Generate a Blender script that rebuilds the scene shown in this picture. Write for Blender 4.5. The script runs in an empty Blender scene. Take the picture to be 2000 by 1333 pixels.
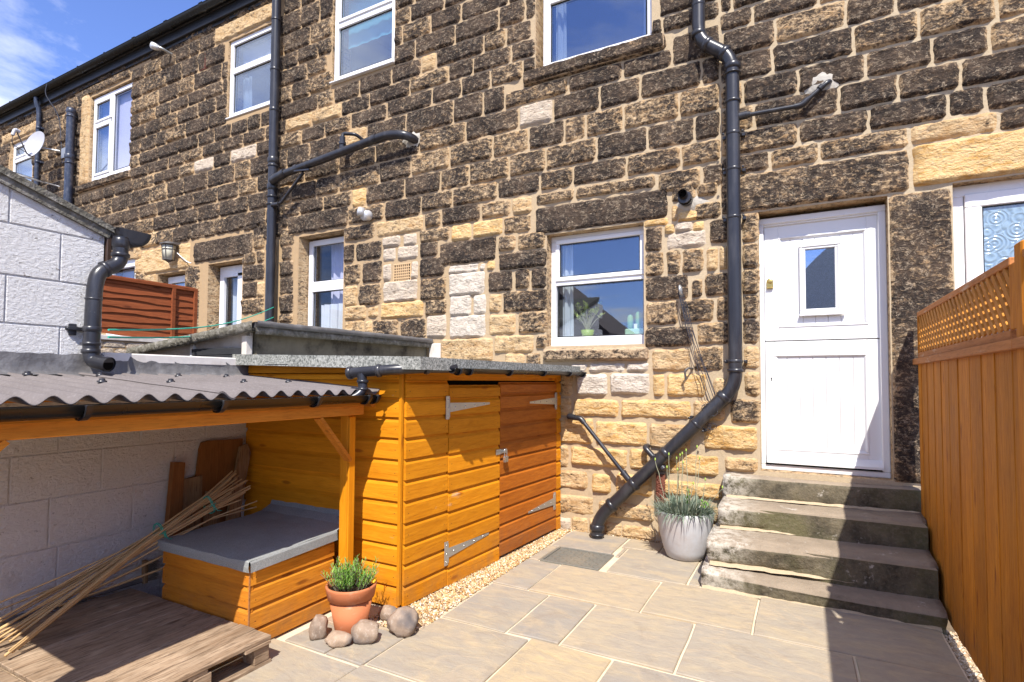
import bpy, math, random
import numpy as np
from mathutils import Vector, Matrix, noise as mn

random.seed(11)
scene = bpy.context.scene
COL = scene.collection

# ------------------------------------------------------------------ camera
def rot_axes(yaw, pitch, roll):
    cy, sy, cp, sp = math.cos(yaw), math.sin(yaw), math.cos(pitch), math.sin(pitch)
    f = Vector((sy * cp, cy * cp, sp)); r = Vector((cy, -sy, 0)); u = r.cross(f)
    c, s = math.cos(roll), math.sin(roll)
    return c * r + s * u, -s * r + c * u, f
r_, u_, f_ = rot_axes(math.radians(-27.9308), math.radians(2.1434), math.radians(0.3252))
cam = bpy.data.cameras.new('camera'); cam_o = bpy.data.objects.new('camera', cam); COL.objects.link(cam_o)
cam.sensor_width = 36; cam.lens = 36 * 1064.1 / 2000; cam.shift_y = 37.7 / 2000
cam.clip_start = 0.05; cam.clip_end = 600
m = Matrix((r_, u_, -f_)).transposed().to_4x4(); m.translation = Vector((0, 0, 1.5))
cam_o.matrix_world = m
scene.camera = cam_o

# ------------------------------------------------------------------ light
SUN = Vector((-0.33, 0.72, -1.0)).normalized()      # direction the light travels
sun = bpy.data.lights.new('sun', 'SUN'); sun.energy = 5.0; sun.angle = math.radians(0.53); sun.color = (1.0, 0.95, 0.87)
sun_o = bpy.data.objects.new('sun', sun); COL.objects.link(sun_o)
sun_o.rotation_euler = SUN.to_track_quat('-Z', 'Y').to_euler(); sun_o.location = (6, -12, 20)
world = bpy.data.worlds.new('World'); scene.world = world; world.use_nodes = True
wn, wl = world.node_tree.nodes, world.node_tree.links
wn.clear()
sky = wn.new('ShaderNodeTexSky'); sky.sky_type = 'NISHITA'; sky.sun_disc = False
to_sun = -SUN
sky.sun_elevation = math.asin(to_sun.z); sky.sun_rotation = math.atan2(to_sun.x, to_sun.y)
sky.air_density = 1.0; sky.dust_density = 0.3; sky.ozone_density = 3.5; sky.altitude = 300
geo = wn.new('ShaderNodeTexCoord')
sep = wn.new('ShaderNodeSeparateXYZ'); wl.new(geo.outputs['Generated'], sep.inputs[0])
mx = wn.new('ShaderNodeMath'); mx.operation = 'MAXIMUM'; wl.new(sep.outputs[2], mx.inputs[0]); mx.inputs[1].default_value = 0.06
dx = wn.new('ShaderNodeMath'); dx.operation = 'DIVIDE'; wl.new(sep.outputs[0], dx.inputs[0]); wl.new(mx.outputs[0], dx.inputs[1])
dy = wn.new('ShaderNodeMath'); dy.operation = 'DIVIDE'; wl.new(sep.outputs[1], dy.inputs[0]); wl.new(mx.outputs[0], dy.inputs[1])
cmb = wn.new('ShaderNodeCombineXYZ'); wl.new(dx.outputs[0], cmb.inputs[0]); wl.new(dy.outputs[0], cmb.inputs[1]); cmb.inputs[2].default_value = 3.7
cn = wn.new('ShaderNodeTexNoise'); cn.inputs['Scale'].default_value = 0.55; cn.inputs['Detail'].default_value = 9; cn.inputs['Roughness'].default_value = 0.62; cn.inputs['Distortion'].default_value = 0.25
wl.new(cmb.outputs[0], cn.inputs['Vector'])
cr = wn.new('ShaderNodeValToRGB'); cr.color_ramp.elements[0].position = 0.47; cr.color_ramp.elements[0].color = (0, 0, 0, 1); cr.color_ramp.elements[1].position = 0.68; cr.color_ramp.elements[1].color = (1, 1, 1, 1)
wl.new(cn.outputs['Fac'], cr.inputs['Fac'])
tint = wn.new('ShaderNodeMix'); tint.data_type = 'RGBA'; tint.blend_type = 'MULTIPLY'; tint.inputs[0].default_value = 1.0
wl.new(sky.outputs[0], tint.inputs[6]); tint.inputs[7].default_value = (0.86, 0.88, 1.20, 1)
cmix = wn.new('ShaderNodeMix'); cmix.data_type = 'RGBA'; wl.new(cr.outputs[0], cmix.inputs[0]); wl.new(tint.outputs[2], cmix.inputs[6]); cmix.inputs[7].default_value = (7.0, 7.1, 7.4, 1)
bg = wn.new('ShaderNodeBackground'); bg.inputs['Strength'].default_value = 0.145
wl.new(cmix.outputs[2], bg.inputs['Color'])
wo = wn.new('ShaderNodeOutputWorld'); wl.new(bg.outputs[0], wo.inputs['Surface'])
scene.view_settings.view_transform = 'Standard'; scene.view_settings.look = 'None'
scene.view_settings.exposure = 0.68; scene.view_settings.gamma = 1.0
scene.cycles.max_bounces = 8; scene.cycles.diffuse_bounces = 4; scene.cycles.transparent_max_bounces = 12

# ------------------------------------------------------------------ material helpers
class NT:
    def __init__(s, name):
        s.m = bpy.data.materials.new(name); s.m.use_nodes = True
        s.n = s.m.node_tree.nodes; s.l = s.m.node_tree.links; s.n.clear()
        s.out = s.n.new('ShaderNodeOutputMaterial'); s.b = s.n.new('ShaderNodeBsdfPrincipled')
        s.l.new(s.b.outputs[0], s.out.inputs['Surface'])
        s.pos = s.n.new('ShaderNodeNewGeometry').outputs['Position']
    def lk(s, a, b):
        if hasattr(a, 'is_output') or isinstance(a, bpy.types.NodeSocket): s.l.new(a, b)
        elif isinstance(a, (tuple, list)) and len(a) == 3 and b.type == 'RGBA': b.default_value = (*a, 1)
        else: b.default_value = a
    def map(s, scale, loc=(0, 0, 0), vec=None, rot=(0, 0, 0)):
        k = s.n.new('ShaderNodeMapping'); k.inputs['Scale'].default_value = scale; k.inputs['Location'].default_value = loc; k.inputs['Rotation'].default_value = rot
        s.l.new(vec or s.pos, k.inputs['Vector']); return k.outputs[0]
    def noise(s, scale, detail=4, rough=.55, vec=None, dist=0.0, out='Fac'):
        k = s.n.new('ShaderNodeTexNoise'); k.inputs['Scale'].default_value = scale; k.inputs['Detail'].default_value = detail
        k.inputs['Roughness'].default_value = rough; k.inputs['Distortion'].default_value = dist
        s.l.new(vec or s.pos, k.inputs['Vector']); return k.outputs[out]
    def voro(s, scale, vec=None, feat='F1', out='Distance'):
        k = s.n.new('ShaderNodeTexVoronoi'); k.feature = feat; k.inputs['Scale'].default_value = scale
        s.l.new(vec or s.pos, k.inputs['Vector']); return k.outputs[out]
    def ramp(s, fac, a, b, ca=(0, 0, 0), cb=(1, 1, 1)):
        k = s.n.new('ShaderNodeValToRGB'); e = k.color_ramp.elements
        e[0].position = a; e[1].position = b; e[0].color = (*ca, 1); e[1].color = (*cb, 1)
        s.l.new(fac, k.inputs['Fac']); return k.outputs[0]
    def rampn(s, fac, stops):
        k = s.n.new('ShaderNodeValToRGB'); cr = k.color_ramp
        while len(cr.elements) < len(stops): cr.elements.new(.5)
        for e, (p, c) in zip(cr.elements, stops): e.position = p; e.color = (*c, 1)
        s.l.new(fac, k.inputs['Fac']); return k.outputs[0]
    def mix(s, f, a, b, mode='MIX'):
        k = s.n.new('ShaderNodeMix'); k.data_type = 'RGBA'; k.blend_type = mode
        s.lk(f, k.inputs[0]); s.lk(a, k.inputs[6]); s.lk(b, k.inputs[7]); return k.outputs[2]
    def math(s, op, a, b=0.0, c=0.0, clamp=False):
        k = s.n.new('ShaderNodeMath'); k.operation = op; k.use_clamp = clamp
        s.lk(a, k.inputs[0]); s.lk(b, k.inputs[1])
        if op == 'MULTIPLY_ADD': s.lk(c, k.inputs[2])
        return k.outputs[0]
    def attr(s, name, kind='GEOMETRY'):
        k = s.n.new('ShaderNodeAttribute'); k.attribute_name = name; k.attribute_type = kind; return k
    def rnd(s):
        return s.n.new('ShaderNodeObjectInfo').outputs['Random']
    def bump(s, h, strength=.5, dist=.01, prev=None):
        k = s.n.new('ShaderNodeBump'); k.inputs['Strength'].default_value = strength; k.inputs['Distance'].default_value = dist
        s.l.new(h, k.inputs['Height'])
        if prev is not None: s.l.new(prev, k.inputs['Normal'])
        return k.outputs[0]
    def fin(s, col=None, rough=.8, normal=None, spec=.3, metal=0.0):
        if col is not None: s.lk(col, s.b.inputs['Base Color'])
        s.lk(rough, s.b.inputs['Roughness']); s.b.inputs['Specular IOR Level'].default_value = spec; s.b.inputs['Metallic'].default_value = metal
        if normal is not None: s.l.new(normal, s.b.inputs['Normal'])
        return s.m

def mat_stone(name='weathered_sandstone', coarse=1.0):
    t = NT(name)
    a = t.attr('tone'); sp = t.n.new('ShaderNodeSeparateColor'); t.l.new(a.outputs['Color'], sp.inputs[0])
    soot, yel, pale = sp.outputs[0], sp.outputs[1], sp.outputs[2]; edge = a.outputs['Alpha']
    lay = t.noise(9, 6, .6, t.map((.6, .6, 2.2)), .6)
    fine = t.noise(55, 5, .7); mid = t.noise(17, 6, .65, t.map((1, 1, 1.7)), .4); big = t.noise(3.1, 3, .5)
    tan = t.rampn(lay, [(.25, (.23, .15, .092)), (.45, (.37, .255, .160)), (.6, (.50, .37, .245)), (.78, (.32, .205, .12))])
    och = t.rampn(lay, [(.22, (.38, .185, .05)), (.38, (.54, .30, .09)), (.54, (.72, .50, .24)), (.66, (.58, .34, .12)), (.8, (.33, .19, .09))])
    gry = t.rampn(mid, [(.28, (.42, .36, .30)), (.42, (.56, .48, .39)), (.7, (.70, .63, .53))])
    c = t.mix(yel, tan, och); c = t.mix(pale, c, gry)
    c = t.mix(t.ramp(fine, .35, .7), c, (.62, .48, .32), 'MIX') if False else t.mix(t.math('MULTIPLY', t.ramp(fine, .45, .75), .20), c, (.72, .60, .43))
    # soot crust: worn off in flecks, more at the arrises
    v = t.math('MULTIPLY_ADD', mid, 1.0, t.math('MULTIPLY', fine, .50))
    v = t.math('ADD', v, t.math('MULTIPLY', big, .35))
    v = t.math('ADD', v, t.math('MULTIPLY', edge, .16))
    thr2 = t.math('MULTIPLY_ADD', soot, .46, .63)      # soot 1 -> high threshold
    d = t.math('SUBTRACT', thr2, v)
    brown = t.math('MULTIPLY_ADD', d, 3.0, .42, clamp=True)
    c = t.mix(t.math('MULTIPLY', brown, .68), c, (.128, .086, .057))
    msk = t.math('MULTIPLY_ADD', d, 5.5, .36, clamp=True)
    sc = t.rampn(t.noise(30, 4, .6), [(.3, (.022, .018, .016)), (.52, (.042, .032, .026)), (.68, (.115, .078, .052))])
    sc = t.mix(t.math('MULTIPLY', t.ramp(big, .42, .62), .45), sc, (.13, .09, .062))
    c = t.mix(msk, c, sc)
    st = t.math('ABSOLUTE', t.math('SUBTRACT', t.noise(8.5, 7, .68, t.map((1, 1, 1.9)), .9), .5))
    stk = t.math('MULTIPLY', t.ramp(st, .004, .022, (1, 1, 1), (0, 0, 0)), t.ramp(t.noise(24, 3, .6, t.map((1, 1, 1), loc=(4, 9, 2))), .46, .58))
    c = t.mix(t.math('MULTIPLY', stk, .62), c, (.52, .41, .285))
    # bright chips
    chip = t.ramp(t.noise(75, 3, .75, t.map((1, 1, 1.6))), .665, .715)
    c = t.mix(t.math('MULTIPLY', chip, .75), c, (.62, .52, .40))
    crk = t.ramp(t.noise(6.5, 5, .62, t.map((.7, .7, 1.9)), 1.1), .493, .507)
    h = t.math('MULTIPLY_ADD', mid, 1.2, t.math('MULTIPLY', fine, .45))
    nb = t.bump(h, .85, .034 * coarse); nb = t.bump(t.noise(120, 3, .7), .35, .004, nb); nb = t.bump(crk, .35, .008, nb)
    return t.fin(c, .92, nb, .15)

def mat_mortar():
    t = NT('lime_mortar')
    n = t.noise(2.0, 4, .6); f = t.noise(70, 4, .7)
    c = t.mix(n, (.40, .31, .195), (.53, .44, .31))
    sx = t.n.new('ShaderNodeSeparateXYZ'); t.l.new(t.pos, sx.inputs[0])
    k = t.math('MULTIPLY_ADD', sx.outputs[0], .16, .95, clamp=True)
    c = t.mix(k, (.42, .285, .155), c)
    c = t.mix(t.math('MULTIPLY', t.ramp(f, .4, .65), .4), c, (.30, .24, .17))
    nb = t.bump(f, .5, .006); nb = t.bump(t.noise(14, 4), .4, .015, nb)
    return t.fin(c, .95, nb, .1)

def mat_wood(name, ca, cb, axis, rough=.55, grainy=.5, wear=0.0, knots=True, dark=(.15, .05, .01), dirt=0.0):
    t = NT(name)
    sc = {'x': (1.2, 14, 14), 'y': (14, 1.2, 14), 'z': (14, 14, 1.2)}[axis]
    rn = t.rnd()
    off = t.n.new('ShaderNodeVectorMath'); off.operation = 'ADD'; cx = t.n.new('ShaderNodeCombineXYZ')
    r7 = t.math('MULTIPLY', rn, 7.3); t.l.new(r7, cx.inputs[0]); t.l.new(r7, cx.inputs[1]); t.l.new(r7, cx.inputs[2])
    t.l.new(t.pos, off.inputs[0]); t.l.new(cx.outputs[0], off.inputs[1])
    v = t.map(sc, vec=off.outputs[0])
    g = t.noise(2.2, 6, .6, v, .8); fg = t.noise(9, 4, .6, v)
    c = t.mix(t.ramp(g, .3, .72), ca, cb)
    c = t.mix(t.math('MULTIPLY', t.ramp(fg, .5, .68), grainy * .5), c, dark)
    hsv = t.n.new('ShaderNodeHueSaturation'); t.l.new(c, hsv.inputs['Color'])
    t.l.new(t.math('MULTIPLY_ADD', rn, .26, .87), hsv.inputs['Value']); c = hsv.outputs[0]
    if knots:
        kv = t.voro(1.0, t.map({'x': (2.0, 7, 7), 'y': (7, 2.0, 7), 'z': (7, 7, 2.0)}[axis], vec=off.outputs[0], loc=(.3, .7, .2)))
        c = t.mix(t.ramp(kv, .06, .125, (.85, .85, .85), (0, 0, 0)), c, dark)
    if wear > 0:
        w = t.ramp(t.noise(3.0, 8, .72, t.map({'x': (.5, 2, 2), 'y': (2, .5, 2), 'z': (2, 2, .5)}[axis])), .68 - wear * .2, .74 - wear * .2)
        c = t.mix(t.math('MULTIPLY', w, .6), c, (.58, .46, .34))
    if dirt > 0:
        c = t.mix(t.math('MULTIPLY', t.ramp(t.noise(2.2, 5, .65), .42, .7), dirt), c, (.10, .075, .05))
    gz = t.n.new('ShaderNodeSeparateXYZ'); t.l.new(t.pos, gz.inputs[0])
    spl = t.math('MULTIPLY', t.ramp(gz.outputs[2], .0, .38, (1, 1, 1), (0, 0, 0)), t.ramp(t.noise(6, 7, .72), .40, .62))
    c = t.mix(t.math('MULTIPLY', spl, .42), c, (.17, .115, .07))
    c = t.mix(t.math('MULTIPLY', t.ramp(t.noise(1.1, 4, .6, vec=off.outputs[0]), .35, .7), .22), c, dark)
    nb = t.bump(g, .45, .008); nb = t.bump(fg, .35, .003, nb)
    return t.fin(c, rough, nb, .14)

def mat_simple(name, col, rough=.5, spec=.4, var=.08, nscale=20, bump=.1, bdist=.003, metal=0.0, dirt=None, dirt_amt=.3, dscale=4.0):
    t = NT(name)
    n = t.noise(nscale, 4, .6)
    lo = tuple(max(0, x * (1 - var)) for x in col); hi = tuple(min(1, x * (1 + var)) for x in col)
    c = t.mix(n, lo, hi)
    if dirt: c = t.mix(t.math('MULTIPLY', t.ramp(t.noise(dscale, 7, .68), .48, .66), dirt_amt), c, dirt)
    r = t.math('MULTIPLY_ADD', t.noise(nscale * .5, 3), .2, rough - .1)
    return t.fin(c, r, t.bump(n, bump, bdist), spec, metal)

def mat_glass(name, tintc=(.55, .62, .68), refl=.42, bumpf=None):
    t = NT(name); t.n.remove(t.b)
    tr = t.n.new('ShaderNodeBsdfTransparent'); tr.inputs[0].default_value = (*tintc, 1)
    gl = t.n.new('ShaderNodeBsdfGlossy'); gl.inputs['Roughness'].default_value = 0.012; gl.inputs['Color'].default_value = (.86, .92, 1.0, 1)
    lw = t.n.new('ShaderNodeLayerWeight'); lw.inputs['Blend'].default_value = .5
    f = t.math('MULTIPLY_ADD', t.math('POWER', lw.outputs['Facing'], 3.0), .5, refl, clamp=True)
    nb = t.bump(t.noise(1.6, 2), .03, .02)
    if bumpf: nb = bumpf(t)
    t.l.new(nb, gl.inputs['Normal']); t.l.new(nb, lw.inputs['Normal'])
    ms = t.n.new('ShaderNodeMixShader'); t.l.new(f, ms.inputs[0]); t.l.new(tr.outputs[0], ms.inputs[1]); t.l.new(gl.outputs[0], ms.inputs[2])
    t.l.new(ms.outputs[0], t.out.inputs['Surface']); return t.m

M = {}
M['stone'] = mat_stone(); M['mortar'] = mat_mortar()
OR_A, OR_B = (.55, .195, .005), (.72, .285, .012)
M['shed_y'] = mat_wood('orange_stained_board_along', OR_A, OR_B, 'y', .6, .55, .22, dark=(.33, .095, .006))
M['shed_x'] = mat_wood('orange_stained_board_across', OR_A, OR_B, 'x', .6, .55, .22, dark=(.33, .095, .006))
M['shed_z'] = mat_wood('orange_stained_post', OR_A, OR_B, 'z', .5, .35, .1, dark=(.33, .095, .006))
M['door2'] = mat_wood('red_brown_stained_board', (.34, .092, .008), (.50, .155, .016), 'y', .45, .8, .12, dark=(.20, .045, .008))
M['beam'] = mat_wood('faded_orange_beam', (.50, .17, .018), (.62, .24, .03), 'y', .6, .8, .55, dark=(.22, .075, .012))
M['box_x'] = mat_wood('box_board_across', (.50, .16, .012), (.62, .23, .02), 'x', .5, .6, .1, dark=(.22, .06, .006))
M['box_y'] = mat_wood('box_board_along', (.55, .19, .014), (.68, .27, .024), 'y', .5, .7, .2, dark=(.24, .07, .006))
M['fence'] = mat_wood('fence_board_stained', (.42, .148, .012), (.60, .24, .026), 'z', .7, 1.0, .03, dark=(.22, .058, .008), dirt=.2)
M['fence_y'] = mat_wood('fence_rail_stained', (.40, .16, .05), (.50, .22, .08), 'y', .75, .9, .5, dark=(.17, .07, .03))
M['lattice'] = mat_wood('lattice_slat', (.42, .17, .03), (.52, .23, .045), 'z', .7, .6, .0, dark=(.2, .08, .02), knots=False)
M['panel'] = mat_wood('brown_fence_slat', (.22, .060, .022), (.33, .095, .035), 'y', .7, .8, .0, dark=(.08, .022, .01))
M['pallet'] = mat_wood('grey_weathered_pallet', (.27, .175, .105), (.52, .39, .27), 'y', .85, 1.6, .3, dark=(.085, .05, .03), dirt=.5)
M['old_y'] = mat_wood('old_timber', (.26, .14, .055), (.40, .25, .12), 'z', .85, 1.2, .1, dark=(.06, .03, .015), dirt=.3)
M['offcut'] = mat_wood('brown_offcut', (.22, .085, .025), (.30, .12, .035), 'z', .8, .8, .0, dark=(.08, .03, .01))
def bamboo():
    t = NT('bamboo_cane'); rn = t.rnd()
    c = t.mix(t.noise(14, 4, .6), (.42, .25, .10), (.62, .42, .20))
    h = t.n.new('ShaderNodeHueSaturation'); t.l.new(c, h.inputs['Color']); t.l.new(t.math('MULTIPLY_ADD', rn, .5, .7), h.inputs['Value'])
    return t.fin(h.outputs[0], .5, t.bump(t.noise(60), .2, .002), .4)
M['bamboo'] = bamboo()
M['brown_ply'] = mat_wood('brown_board', (.26, .10, .025), (.34, .14, .035), 'z', .8, .8, .0, dark=(.10, .035, .01))
def felt(name, a, b, sc=150):
    t = NT(name)
    g = t.noise(sc, 2, .8); c = t.mix(t.ramp(g, .35, .68), a, b)
    c = t.mix(t.math('MULTIPLY', t.ramp(t.noise(3, 5), .4, .7), .35), c, tuple(x * .6 for x in a))
    nb = t.bump(g, .7, .004); nb = t.bump(t.noise(5, 3), .3, .02, nb)
    return t.fin(c, .95, nb, .15)
M['felt'] = felt('grey_mineral_felt', (.10, .105, .095), (.46, .46, .42), 75)
M['felt_box'] = felt('box_top_felt', (.22, .23, .225), (.36, .37, .36), 200)
def corr():
    t = NT('bitumen_corrugated_sheet')
    c = t.mix(t.noise(3, 6, .65), (.11, .094, .088), (.195, .17, .162))
    c = t.mix(t.math('MULTIPLY', t.ramp(t.noise(90, 3, .7), .5, .7), .35), c, (.28, .25, .24))
    return t.fin(c, .85, t.bump(t.noise(60, 4, .7), .35, .004), .2)
M['corr'] = corr()
def black_plastic():
    t = NT('black_upvc')
    c = t.mix(t.noise(6, 6, .7), (.012, .012, .015), (.026, .026, .032))
    c = t.mix(t.math('MULTIPLY', t.ramp(t.noise(35, 6, .75), .66, .72), .4), c, (.35, .34, .33))
    c = t.mix(t.math('MULTIPLY', t.ramp(t.noise(3, 6, .7, t.map((3, 3, .6))), .48, .72), .5), c, (.085, .082, .085))
    return t.fin(c, .31, t.bump(t.noise(9, 3), .06, .004), .5)
M['black'] = black_plastic()
M['gutter'] = mat_simple('black_gutter', (.010, .011, .012), .28, .5, .2, 8, .05)
M['navy'] = mat_simple('navy_black_pipe', (.022, .03, .055), .38, .5, .2, 10, .05, dirt=(.4, .4, .42), dirt_amt=.12, dscale=14)
M['upvc'] = mat_simple('white_upvc', (.76, .76, .765), .3, .5, .01, 8, .02)
M['paintw'] = mat_simple('white_painted_door', (.72, .72, .715), .42, .45, .015, 30, .04)
M['fscreen'] = mat_simple('dark_interior', (.045, .045, .05), .9, .1)
M['room'] = mat_simple('room_wall', (.16, .16, .17), .9, .1)
def curtain(name, c, tr=.35):
    t = NT(name); t.fin(c, .9, t.bump(t.noise(200, 2), .1, .001), .1)
    tl = t.n.new('ShaderNodeBsdfTranslucent'); tl.inputs[0].default_value = (*c, 1)
    ms = t.n.new('ShaderNodeMixShader'); ms.inputs[0].default_value = tr
    t.l.new(t.b.outputs[0], ms.inputs[1]); t.l.new(tl.outputs[0], ms.inputs[2]); t.l.new(ms.outputs[0], t.out.inputs['Surface']); return t.m
M['net'] = curtain('white_net', (.80, .83, .86)); M['blind'] = curtain('grey_lilac_blind', (.52, .52, .66), .1); M['blue_cloth'] = curtain('pale_curtain', (.70, .76, .82))
M['cyan_reflection'] = curtain('cyan_reflection_sheet', (.25, .68, .76), .1)
M['glass'] = mat_glass('window_glass', (.80, .84, .88), .20)
M['glass_clear'] = mat_glass('clear_window_glass', (.95, .96, .97), .03)
M['glass_kitchen'] = mat_glass('kitchen_window_glass', (.93, .95, .96), .13)
M['glass_door'] = mat_glass('door_glass', (.70, .76, .80), .34)
def obscure():
    t = NT('obscure_ring_glass')
    v = t.n.new('ShaderNodeTexVoronoi'); v.inputs['Scale'].default_value = 10.0
    t.l.new(t.map((1, 0.02, 1)), v.inputs['Vector'])
    s1 = t.math('SINE', t.math('MULTIPLY', v.outputs['Distance'], 26.0)); wv = t.noise(13, 3, .6, None, 1.5)
    h = t.math('MULTIPLY_ADD', wv, 1.4, s1); nb = t.bump(h, .45, .004)
    c = t.mix(t.math('MULTIPLY_ADD', s1, .5, .5), (.17, .25, .33), (.235, .33, .41))
    t.b.inputs['Coat Weight'].default_value = .6
    return t.fin(c, .16, nb, 1.0)
M['glass_obs'] = obscure()
M['lead'] = mat_simple('lead_flashing', (.115, .11, .11), .42, .5, .25, 6, .6, .03, dirt=(.30, .29, .28), dirt_amt=.4, dscale=5)
M['galv'] = mat_simple('galvanised_steel', (.46, .46, .44), .42, .6, .15, 40, .1, .002, .75)
M['steel'] = mat_simple('padlock_steel', (.60, .60, .60), .25, .6, .05, 40, .05, .001, .9)
M['brass'] = mat_simple('brass', (.55, .40, .13), .3, .5, .1, 40, .05, .001, .9)
M['silver'] = mat_simple('silver_lamp_housing', (.62, .62, .62), .35, .5, .05, 20, .05, .002, .4)
def terracotta():
    t = NT('terracotta'); c = t.mix(t.noise(6, 5, .6), (.40, .125, .05), (.52, .185, .08))
    c = t.mix(t.math('MULTIPLY', t.ramp(t.noise(11, 6, .7), .55, .72), .4), c, (.62, .42, .30))
    return t.fin(c, .75, t.bump(t.noise(70), .2, .003), .25)
M['terra'] = terracotta()
M['planter'] = mat_simple('pale_grey_planter', (.46, .46, .47), .55, .35, .06, 30, .1, .003, dirt=(.34, .25, .19), dirt_amt=.35, dscale=4)
M['soil'] = mat_simple('soil', (.045, .030, .020), .95, .1, .5, 60, .9, .02)
def leaf(name, a, b, rough=.5, trans=.25):
    t = NT(name); at = t.attr('tone'); c = t.mix(at.outputs['Fac'], a, b)
    t.fin(c, rough, None, .35)
    tl = t.n.new('ShaderNodeBsdfTranslucent'); t.l.new(c, tl.inputs[0])
    ms = t.n.new('ShaderNodeMixShader'); ms.inputs[0].default_value = trans
    t.l.new(t.b.outputs[0], ms.inputs[1]); t.l.new(tl.outputs[0], ms.inputs[2]); t.l.new(ms.outputs[0], t.out.inputs['Surface']); return t.m
M['leaf_green'] = leaf('fresh_green_leaf', (.08, .22, .02), (.30, .50, .09))
M['leaf_blue'] = leaf('blue_green_leaf', (.10, .15, .10), (.34, .40, .31))
M['stalk'] = leaf('pale_stalk', (.34, .34, .22), (.45, .46, .33))
M['bud'] = mat_simple('flower_bud', (.30, .42, .08), .6, .3)
M['leaf_jade'] = leaf('jade_leaf', (.25, .36, .06), (.55, .62, .20))
M['cactus'] = mat_simple('cactus_green', (.16, .34, .16), .6, .3, .2, 40, .4)
M['pot_green'] = mat_simple('lime_green_pot', (.28, .42, .05), .4, .5)
M['pot_mint'] = mat_simple('mint_pot', (.40, .60, .42), .5, .4)
M['flower'] = mat_simple('yellow_petal', (.85, .50, .02), .5, .3)
def gravelm(name, st):
    t = NT(name); a = t.attr('tone'); c = t.rampn(a.outputs['Fac'], st); return t.fin(c, .7, t.bump(t.noise(150), .2, .001), .3)
M['gravel'] = gravelm('golden_gravel', [(0, (.16, .09, .045)), (.22, (.38, .22, .08)), (.5, (.52, .34, .15)), (.72, (.62, .48, .30)), (.88, (.70, .62, .50)), (1, (.20, .12, .08))])
M['gravel2'] = gravelm('shaded_gravel', [(0, (.30, .19, .10)), (.5, (.45, .33, .2)), (1, (.6, .5, .38))])
def rock():
    t = NT('river_rock'); rn = t.rnd(); n = t.noise(5, 7, .65)
    c = t.mix(t.ramp(n, .3, .7), (.085, .07, .068), (.40, .30, .22)); c = t.mix(t.math('MULTIPLY', rn, .6), c, (.46, .33, .22))
    c = t.mix(t.math('MULTIPLY', t.ramp(t.noise(40, 5, .75), .55, .68), .6), c, (.45, .39, .33))
    c = t.mix(t.ramp(t.noise(3.2, 3), .5, .62), c, (.075, .075, .085))
    return t.fin(c, .75, t.bump(t.noise(25, 6, .7), .5, .01), .3)
M['rock'] = rock()
def paving():
    t = NT('indian_sandstone_flag'); rn = t.rnd(); at = t.attr('tone', 'OBJECT')
    v = t.map((1.0, 2.0, 1), rot=(0, 0, .35))
    n = t.noise(1.7, 7, .62, v, 1.4); f = t.noise(8, 6, .65, t.map((1, 2.2, 1), rot=(0, 0, -.2)), .5)
    c = t.rampn(rn, [(0, (.46, .35, .20)), (.22, (.30, .275, .235)), (.45, (.40, .325, .225)), (.7, (.27, .255, .225)), (1, (.40, .30, .215))])
    c = t.mix(t.math('MULTIPLY', t.ramp(n, .40, .70), .55), c, (.50, .385, .215))
    c = t.mix(t.math('MULTIPLY', t.ramp(f, .35, .70), .6), c, (.27, .23, .195))
    c = t.mix(t.math('MULTIPLY', t.ramp(t.noise(4, 8, .75, None, .8), .53, .66), .5), c, (.25, .205, .16))
    vn = t.math('ABSOLUTE', t.math('SUBTRACT', t.noise(1.3, 4, .5, t.map((1, 2.6, 1), rot=(0, 0, .5), loc=(2, 7, 0)), 1.2), .5))
    c = t.mix(t.math('MULTIPLY', t.ramp(vn, .0, .03, (1, 1, 1), (0, 0, 0)), .16), c, (.60, .44, .25))
    c = t.mix(t.math('MULTIPLY', t.ramp(t.noise(130, 3, .7), .62, .72), .4), c, (.2, .16, .12))
    nb = t.bump(f, .6, .012); nb = t.bump(t.noise(40, 6, .75), .35, .004, nb)
    return t.fin(c, t.math('MULTIPLY_ADD', f, .3, .5), nb, .3)
M['paving'] = paving()
M['grout'] = mat_simple('pale_grout', (.62, .52, .38), .9, .15, .2, 30, .5, .006, dirt=(.38, .28, .17), dirt_amt=.4)
M['earth'] = mat_simple('earth', (.16, .12, .08), .95, .1, .3, 10, .5, .02)
M['drain'] = mat_simple('drain_cover_metal', (.20, .195, .17), .5, .5, .2, 30, .3, .003, .3, dirt=(.32, .27, .2), dirt_amt=.5)
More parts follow.
